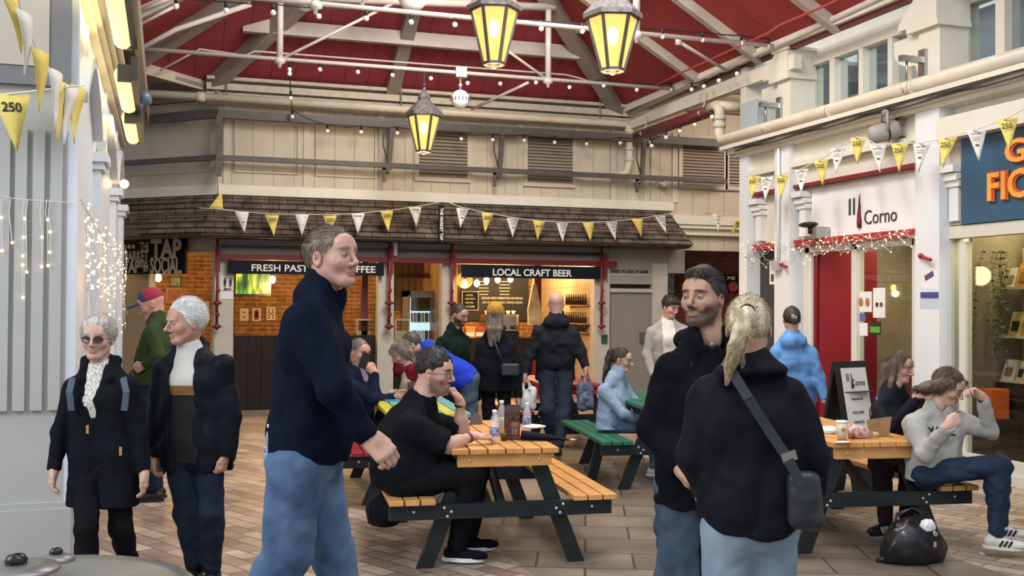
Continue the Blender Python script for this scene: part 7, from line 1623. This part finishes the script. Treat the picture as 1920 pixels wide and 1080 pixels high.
# man on the telephone
D = 9.75; J = person_at(665, 905, 62, 1.72)
setj(J, D, H=(674, 662), N=(668, 698), SR=(652, 718, -.16), SL=(694, 716, .10), ER=(700, 748, -.22), WR=(703, 700, -.17), EL=(712, 752, .15), WL=(742, 744, .12), HR=(652, 806, -.1), HL=(668, 806, .1), KR=(732, 800, -.1), KL=(738, 800, .12), AR=(724, 896, -.1), AL=(728, 890, .1))
navj = cloth('navy_jacket', (.010, .014, .035), .8)
person(J, 'grey-haired man in a navy jacket holding a phone at the yellow and turquoise table', 1.04, 52, -6, 0, skin=(.46, .26, .19), res=.005, hr=dict(curl=.75, d=ZU*.85-CR*.45-CF*.2, n=-CR*.6+CF*.8, side=1, res=.005, thick=1.1))
top(J, 'navy_jacket', navj, .118, .12, .12, .04, (.07, .06, .048), belly=.12, res=.008, fold=.008, seed=71, sub=vcut(.035, .008, .16)); top(J, 'pink_shirt', mat('pink_print', (.42, .25, .33), .8, noise=.5, nscale=50, col2=(.2, .16, .28)), .104, .10, .10, .0, sleeves='', collar=.0, res=.01, fold=0)
legs(J, 'dark_trousers', blkp, .09, .068, .055); shoes(J, black_p)
hair(J, 'down', (.07, .06, .055), (.17, .155, .14), .005, .010, .007, hairline(.08, .025, -.065, -.005), 1500, .022)
c = Vector(pat(683, 676, D-.20)); MB().obox(c, (.075, .010, .15), Matrix.Rotation(.35, 3, Vector(CF)) @ Matrix((Vector(CR), Vector(CF), Vector(CU))).transposed()).build('mobile_phone', black_p, label='black mobile phone held to the ear of the man in the navy jacket', cat='phone', bevel=.004)
# long-haired woman across the table
D = 10.3; J = person_at(790, 890, -60, 1.66)
setj(J, D, H=(752, 664), N=(768, 700), SL=(762, 722, -.14), SR=(790, 714, .16), EL=(752, 760, -.15), WL=(730, 750, -.12), ER=(800, 756, .1), WR=(745, 752, .1), HL=(808, 794, -.1), HR=(812, 792, .1), KL=(745, 792, -.1), KR=(752, 790, .1), AL=(752, 878, -.1), AR=(756, 874, .1))
person(J, 'woman with tousled grey-brown hair, beige coat and burgundy scarf leaning over the far table', 1.02, -62, -25, 0, skin=(.50, .28, .22), fem=True, res=.006)
top(J, 'beige_coat', cloth('beige_wool', (.26, .20, .15), .9), .115, .115, .12, .05, (.068, .058, .046), res=.009, fold=.008, seed=81)
F = Field(.008); N = J['N']; F.cap(N-CR*.06-ZU*.02, N+CR*.09-ZU*.03, .085, .085, .04); F.cap(N+CR*.05-ZU*.03-CF*.08, N+CR*.05-ZU*.2-CF*.1, .07, .06, .04); mesh_obj('scarf', [F.mesh(disp=folds(.012, 40, 4))], cloth('burgundy_scarf', (.10, .008, .018), .9), J['root'])
legs(J, 'dark_trousers', blkp, .088, .066, .055); shoes(J, black_p)
def bob(E, C, W):
    for q in (-1, 1): C((q*.075, -.01, .03), (q*.078, .01, -.10), .035, .024, .03); C((q*.05, -.07, .0), (q*.05, -.06, -.12), .05, .03, .03)
    C((-.03, .09, .075), (-.05, .085, .0), .02, .012, .02)
hair(J, 'down', (.085, .065, .05), (.24, .20, .165), .006, .022, .014, hairline(.075, .03, -.16, -.02), 2500, .06, pre=bob, wav=.006)
# man bending in bright blue
D = 10.9; J = person_at(885, 873, -85, 1.76)
setj(J, D, H=(772, 648), N=(796, 652), SL=(812, 668, -.18), SR=(808, 660, .18), EL=(818, 720, -.18), WL=(790, 750, -.14), ER=(815, 715, .18), WR=(788, 745, .14), HL=(878, 714, -.1), HR=(880, 712, .1), KL=(882, 790, -.1), KR=(872, 790, .12), AL=(868, 862, -.1), AR=(884, 858, .14))
person(J, 'man in a bright blue jumper and jeans bending over the far table', 1.0, -80, -35, 0, skin=(.46, .26, .19), res=.006)
top(J, 'bright_blue_jumper', cloth('bright_blue', (.018, .045, .42), .8), .125, .125, .12, .02, (.07, .06, .048), res=.009, fold=.010, seed=91, belly=.13)
legs(J, 'jeans', denim('grey_blue_jeans', (.03, .055, .08), (.06, .09, .12)), .095, .072, .06, .115, .01, .008); shoes(J, black_p)
hair(J, 'down', (.03, .025, .022), (.08, .07, .06), .006, .014, .008, None, 800, .025)
# bearded man in dark green
D = 12.3; J = person_at(848, 838, 55, 1.72); setj(J, D, H=(861, 592), N=(850, 618), SR=(830, 642, -.12), SL=(872, 640, .12))
person(J, 'bearded man with glasses in a dark green jacket queueing at the bar', 1.06, 52, -14, 0, skin=(.42, .23, .165), brow=(.02, .015, .012), beard=((.018, .013, .012), .95), res=.006, neck=.06)
top(J, 'dark_green_jacket', cloth('very_dark_green_cloth', (.006, .014, .011), .8), .13, .13, .13, .10, (.078, .062, .05), belly=.13, res=.010, fold=.008, seed=101)
legs(J, 'dark_trousers', blkp); shoes(J, black_p)
hair(J, 'down', (.02, .016, .014), (.045, .035, .03), .006, .014, .006, hairline(.080, .03, -.07, -.01), 1200, .022); glasses(J)
# woman with mustard beanie
D = 11.5; J = person_at(930, 857, 178, 1.66); setj(J, D, H=(929, 590), N=(929, 625), SL=(904, 648), SR=(956, 648), EL=(892, 700), ER=(970, 700), WL=(892, 748), WR=(972, 745))
person(J, 'woman in a mustard beanie and long black coat seen from behind at the bar', 1.0, 175, 0, 0, fem=True, res=.006, eyes=False)
top(J, 'long_black_coat', cloth('black_wool', (.0075, .0085, .013), .9), .118, .12, .14, .18, (.072, .064, .052), res=.010, fold=.008, seed=111, hemw=.10)
legs(J, 'dark_trousers', blkp, .085, .066, .056); shoes(J, black_p)
def longb(E, C, W):
    for x in (-.055, -.02, .02, .055): C((x, -.06, .0), (x*1.15, -.10, -.16), .04, .034, .03); C((x*1.15, -.10, -.16), (x*.9, -.115, -.30-.05*(x > 0)), .034, .012, .02)
hair(J, 'down', (.06, .045, .035), (.15, .115, .085), .006, .004, .004, hairline(.02, -.2, -.5, -.2), 2600, .08, pre=longb, wav=.005)
F = Field(.005); H, A, s = J['H'], J['A'], J['hs']; F.ell(H+A[2]*.055*s-A[1]*.015*s, [.094*s, .108*s, .098*s], A); F.cap(H+A[2]*.03*s-A[1]*.02*s, H+A[2]*.031*s, .10*s, .10*s, .01); HZ = H+A[2]*.018*s
F.fn(lambda P, Fv: np.maximum(Fv, (HZ-P) @ A[2])); V, Q = F.mesh(disp=lambda P: .0025*np.sin(np.arctan2((P-H) @ A[0], (P-H) @ A[1])*26)); mesh_obj('beanie', [(V, Q)], cloth('mustard_knit', (.42, .22, .035), .9, bump=.5, bscale=90), J['root'])
t = empty('shoulder_bag', Vector(pat(955, 690, D-.16)), 'small dark shoulder bag on the back of the woman in the mustard beanie', 'bag'); bgm = mat('bag_charcoal', (.022, .025, .032), .5)
MB().tube([pat(925, 634, D-.14), pat(935, 662, D-.17), pat(946, 684, D-.17)], .010, 6).build('strap', bgm, t); MB().obox(Vector(pat(957, 693, D-.19)), (.19, .06, .13), Matrix((Vector(CR), Vector(CF), Vector(CU))).transposed()).build('bag_body', bgm, t, bevel=.02)
# bald man with shopping bags
D = 11.7; J = person_at(1040, 850, 176, 1.80); setj(J, D, H=(1043, 569), N=(1043, 600), SL=(1010, 624), SR=(1074, 624), EL=(992, 668, .0), WL=(984, 700, -.05), ER=(1088, 660, .0), WR=(1098, 688, -.03), AL=(1034, 826, -.1), KL=(1028, 770, -.15), AR=(1046, 838, -.3), KR=(1058, 770, -.1))
person(J, 'bald man in a charcoal hooded jacket carrying bags, seen from behind', 1.04, 176, 0, 0, skin=(.50, .28, .215), res=.005, hl=dict(curl=1.0, d=-ZU), hr=dict(curl=1.0, d=-ZU), eyes=False, neck=.058)
top(J, 'charcoal_jacket', cloth('charcoal_shell', (.014, .016, .022), .7), .128, .128, .132, .13, (.075, .064, .05), hood=.10, belly=.12, res=.008, fold=.009, seed=121, hemw=.09)
legs(J, 'navy_jeans', denim('deep_navy_jeans', (.006, .010, .022), (.012, .02, .036)), .095, .074, .06, .108); shoes(J, black_p)
def carrier(px, py, D, m_, lab, w, h, nm, col_in=None):
    c = A3(pat(px, py, D)); t = empty(nm, Vector(c), lab, 'bag'); F = Field(.008); lat = A3(CR); F.cap(c-lat*w*.3+ZU*h*.2, c-lat*w*.25-ZU*h*.35, w*.27, w*.34, .05); F.cap(c+lat*w*.3+ZU*h*.2, c+lat*w*.25-ZU*h*.35, w*.27, w*.34, .05)
    mesh_obj('bag_body', [F.mesh(disp=folds(.012, 30, 8))], m_, t); m = MB()
    for q in (-1, 1): m.prism([Vector(c+lat*q*w*.42+ZU*h*.3), Vector(c+lat*q*w*.1+ZU*h*.3), Vector(c+lat*q*w*.07+ZU*h*.62)], Vector(CF)*.02)
    m.build('handles', m_, t)
carrier(987, 742, D-.08, mat('carrier_white', (.46, .47, .47), .5, noise=.1), 'white plastic carrier bag in the bald man\'s left hand', .20, .28, 'carrier_bag')
carrier(1097, 736, D-.05, mat('bag_pattern', (.02, .03, .09), .6, noise=.8, nscale=25, col2=(.14, .17, .28)), 'navy patterned cloth bag in the bald man\'s right hand', .17, .40, 'cloth_bag')
# seated woman in pale denim shirt
D = 10.15; J = person_at(1160, 895, 68, 1.64)
setj(J, D, H=(1166, 676), N=(1152, 712), SR=(1132, 732, -.12), SL=(1172, 730, .14), ER=(1168, 775, -.22), WR=(1208, 790, -.16), EL=(1200, 772, .1), WL=(1216, 788, .05), HR=(1146, 794, -.09), HL=(1154, 792, .09), KR=(1226, 798, -.1), KL=(1232, 796, .12), AR=(1228, 876, -.1), AL=(1236, 868, .12))
person(J, 'woman with a long dark ponytail and pale denim shirt seated on the green bench', 1.02, 66, -6, 0, skin=(.45, .27, .19), fem=True, res=.005, hr=dict(curl=.4), hl=dict(curl=.4))
top(J, 'pale_denim_shirt', cloth('pale_denim', (.20, .27, .36), .85, bump=.3), .115, .118, .128, .06, (.07, .06, .048), res=.0075, fold=.010, seed=131, belly=.11, neckr=.050)
legs(J, 'jeans', jeansb, .088, .066, .055, .115, .009); shoes(J, white_p, white_p)
def pony(E, C, W):
    P_ = [(0, -.09, .09), (0, -.125, .075), (.0, -.14, .0), (0, -.15, -.10), (0, -.16, -.20), (0, -.17, -.28)]; R_ = [.026, .028, .034, .032, .024, .006]
    for i in range(5): C(P_[i], P_[i+1], R_[i], R_[i+1], .012)
hair(J, 'down', (.014, .011, .011), (.055, .035, .03), .005, .010, .006, hairline(.080, .03, -.07, -.01), 1800, .05, extra=pony); glasses(J)
# young man in pale cardigan
D = 12.8; J = person_at(1252, 828, 32, 1.76); setj(J, D, H=(1257, 576), N=(1250, 604, .05), SR=(1222, 622), SL=(1280, 620), ER=(1213, 665), EL=(1290, 665), WR=(1225, 705, -.1))
person(J, 'young man with dark hair in a pale grey cardigan and white T-shirt, looking down', 1.06, 36, -18, 0, skin=(.52, .29, .23), brow=(.02, .015, .012), res=.006)
top(J, 'pale_cardigan', cloth('pale_grey_knit', (.33, .31, .29), .9), .118, .12, .12, .12, (.072, .062, .05), res=.010, fold=.008, seed=141, sub=lambda F, J, u, lat, f, S, P: F.cap(J['N']+f*.105, P+f*.16, .075, .06, .01, 's'))
top(J, 'white_tshirt', cloth('white_jersey', (.66, .63, .59), .9), .106, .105, .10, .05, sleeves='', collar=0, res=.012, fold=.003)
legs(J, 'dark_trousers', blkp); shoes(J, black_p)
hair(J, 'front', (.010, .008, .009), (.028, .022, .022), .006, .020, .012, hairline(.066, .02, -.07, -.015), 1800, .03, wav=.006, extra=lambda E, C, W: (C((-.04, .075, .08), (.03, .08, .085), .022, .02, .02),))
# person in pale blue hoodie with dark bun
D = 9.7; J = person_at(1490, 911, 176, 1.66); setj(J, D, H=(1484, 600), N=(1486, 634), SL=(1455, 662), SR=(1519, 660), EL=(1444, 718), WL=(1450, 760, .1), ER=(1535, 710, -.02), WR=(1548, 750, -.06))
person(J, 'person in a light blue hoodie with a dark bun held by a silver claw clip', 1.0, 176, 0, 0, skin=(.50, .31, .23), fem=True, res=.0055, hr=dict(curl=.25, d=ZU*.6+CR*.8, n=CF, point={0: .05, 1: .9, 2: 1., 3: 1.}, side=1, thick=1.15), eyes=False)
top(J, 'light_blue_hoodie', cloth('light_blue_fleece', (.12, .26, .52), .85), .118, .122, .130, .14, (.072, .062, .05), hood=.10, res=.0075, fold=.010, seed=151, hemw=.09)
legs(J, 'dark_trousers', blkp); shoes(J, white_p)
hair(J, 'up', (.022, .014, .013), (.06, .038, .032), .005, .012, .008, hairline(.078, .03, -.085, -.01), 1500, .03, extra=lambda E, C, W: (E((-.005, -.105, .02), (.045, .035, .06), .03), C((.03, -.11, .05), (-.055, -.10, .055), .015, .008, .02)))
m = MB(); H, A, s = J['H'], J['A'], J['hs']
for i in range(4): m.tube([Vector(H+A[1]*-.138*s+A[0]*(.025-.016*i)*s+A[2]*.045*s), Vector(H+A[1]*-.146*s+A[0]*(.02-.013*i)*s+A[2]*.02*s), Vector(H+A[1]*-.135*s+A[0]*(.02-.012*i)*s+A[2]*(-.02)*s)], .004, 6)
m.tube([Vector(H+A[1]*-.140*s+A[0]*.03*s+A[2]*.046*s), Vector(H+A[1]*-.140*s-A[0]*.03*s+A[2]*.046*s)], .006, 6); m.build('claw_clip', metal, J['root'])
# girl behind, dark jacket, doing the other's hair
D = 7.95; J = person_at(1655, 985, 42, 1.66)
setj(J, D, H=(1687, 690), N=(1672, 732), SR=(1648, 766, -.08), SL=(1704, 760, .10), ER=(1668, 806, -.20), WR=(1722, 744, -.38), EL=(1738, 790, .0), WL=(1738, 744, -.25), HR=(1652, 870, -.08), HL=(1682, 868, .08), KR=(1654, 880, -.42), KL=(1706, 878, -.34), AR=(1660, 978, -.38), AL=(1700, 975, -.30))
person(J, 'girl with long brown hair and a dark jacket arranging the other girl\'s hair', 1.0, 44, -8, 0, skin=(.50, .29, .215), fem=True, res=.0042, hr=dict(curl=.55, d=CR*.95+ZU*.15-CF*.1, n=-ZU*.3+CF, side=1), hl=dict(curl=.5))
top(J, 'dark_jacket', cloth('dark_soft_jacket', (.012, .014, .020), .6), .112, .11, .12, .06, (.066, .058, .045), res=.0075, fold=.010, seed=161)
legs(J, 'maroon_trousers', cloth('maroon_twill', (.030, .018, .022), .85), .085, .066, .058, .11, .009); shoes(J, black_p, black_p, {'R': -CF*.5-CR*.8, 'L': -CF*.5-CR*.8}, accent=whi)
def longf(E, C, W):
    for q in (-1, 1):
        C((q*.078, -.01, .05), (q*.090, .0, -.10), .026, .032, .03); C((q*.090, .0, -.10), (q*.105, -.01, -.22), .034, .030, .03); C((q*.105, -.01, -.22), (q*.12, -.0, -.30), .030, .012, .03)
    for x in (-.05, 0, .05): C((x, -.075, .0), (x*1.3, -.10, -.24), .05, .03, .03)
hair(J, 'down', (.050, .030, .021), (.14, .09, .062), .0048, .012, .008, hairline(.080, .06, -.5, -.5), 5000, .08, pre=longf, wav=.004, jit=.07)
# girl in grey sweatshirt
D = 7.2; J = person_at(1780, 1030, 30, 1.68)
setj(J, D, H=(1778, 726), N=(1750, 766, .03), SR=(1714, 794, -.04), SL=(1796, 786, .08), ER=(1736, 850, -.18), WR=(1776, 800, -.34), EL=(1856, 808, -.04), WL=(1842, 744, -.14), HR=(1732, 888, -.04), HL=(1762, 884, .12), KR=(1868, 874, -.12), KL=(1876, 872, .10), AR=(1868, 1004, -.16), AL=(1876, 984, .02))
person(J, 'girl with long brown hair in a grey college sweatshirt sitting on the bench end', 1.04, 46, -24, 4, skin=(.52, .31, .235), fem=True, res=.0036, hr=dict(curl=.8, d=CR*.75+ZU*.65-CF*.1, n=CF*.9+CR*.3, side=1, thumb=.6), hl=dict(curl=.75, d=ZU*.55-CR*.8, n=-CR*.3-ZU*.6-CF*.3, side=-1, thumb=.6))
gs = cloth('grey_marl', (.36, .35, .32), .9, noise=.08); tp = top(J, 'grey_sweatshirt', gs, .122, .126, .130, .06, (.076, .070, .046), res=.0068, fold=.013, seed=171, neckr=.060, collar=0, wide=.52, fsc=20)
legs(J, 'dark_jeans', denim('dark_denim', (.010, .018, .040), (.022, .036, .07)), .092, .070, .055, .115, .0085, .008, 173); shoes(J, mat('sneaker_white', (.58, .55, .50), .5), mat('sneaker_sole', (.60, .56, .50), .6), {'R': CR*.85-CF*.35, 'L': CR*.85-CF*.3}, accent=black_p)
def sweep(E, C, W):
    for q in (-1, 1): C((q*.070, .03, .06), (q*.082, .02, -.02), .018, .014, .02)
    C((-.075, -.02, .03), (-.12, -.09, -.03), .040, .034, .03); C((-.12, -.09, -.03), (-.19, -.13, -.05), .032, .018, .03); C((.03, .085, .075), (.062, .105, -.05), .016, .008, .02)
hair(J, 'down', (.055, .032, .022), (.15, .095, .062), .0045, .012, .008, hairline(.078, .045, -.10, -.02), 5000, .05, pre=sweep, wav=.003, jit=.07)
ff_ = J['f']; cpt = Vector(pat(1786, 796, D))+Vector(ff_)*.0; xd_ = Vector(np.cross(J['f'], ZU)); xd_ = -Vector(J['l'])
bsurf = (J['SL']+J['SR'])/2; cc_ = Vector(bsurf+J['f']*.152-ZU*.055+J['l']*-.06); o = text_mb('YALE', cc_, Vector(J['l']), Vector((0, 0, 1)), .062, .21, .004, bold=.02).build('lettering', black_p, tp); drape(o, tp, J['f'])
d = nrm(J['ER']-J['WR']); 
for i, c_ in enumerate((white_p, mat('bracelet_gold', (.5, .35, .12), .3, .8))): MB().lathe(J['WR']+d*(.01+.022*i), [(.030, -.005), (.033, 0), (.030, .005)], 18, d).build('bracelet', c_, J['root'])
d = nrm(J['EL']-J['WL']); MB().lathe(J['WL']+d*.02, [(.031, -.010), (.034, -.008), (.034, .008), (.031, .010)], 18, d).build('watch', stb, J['root'])
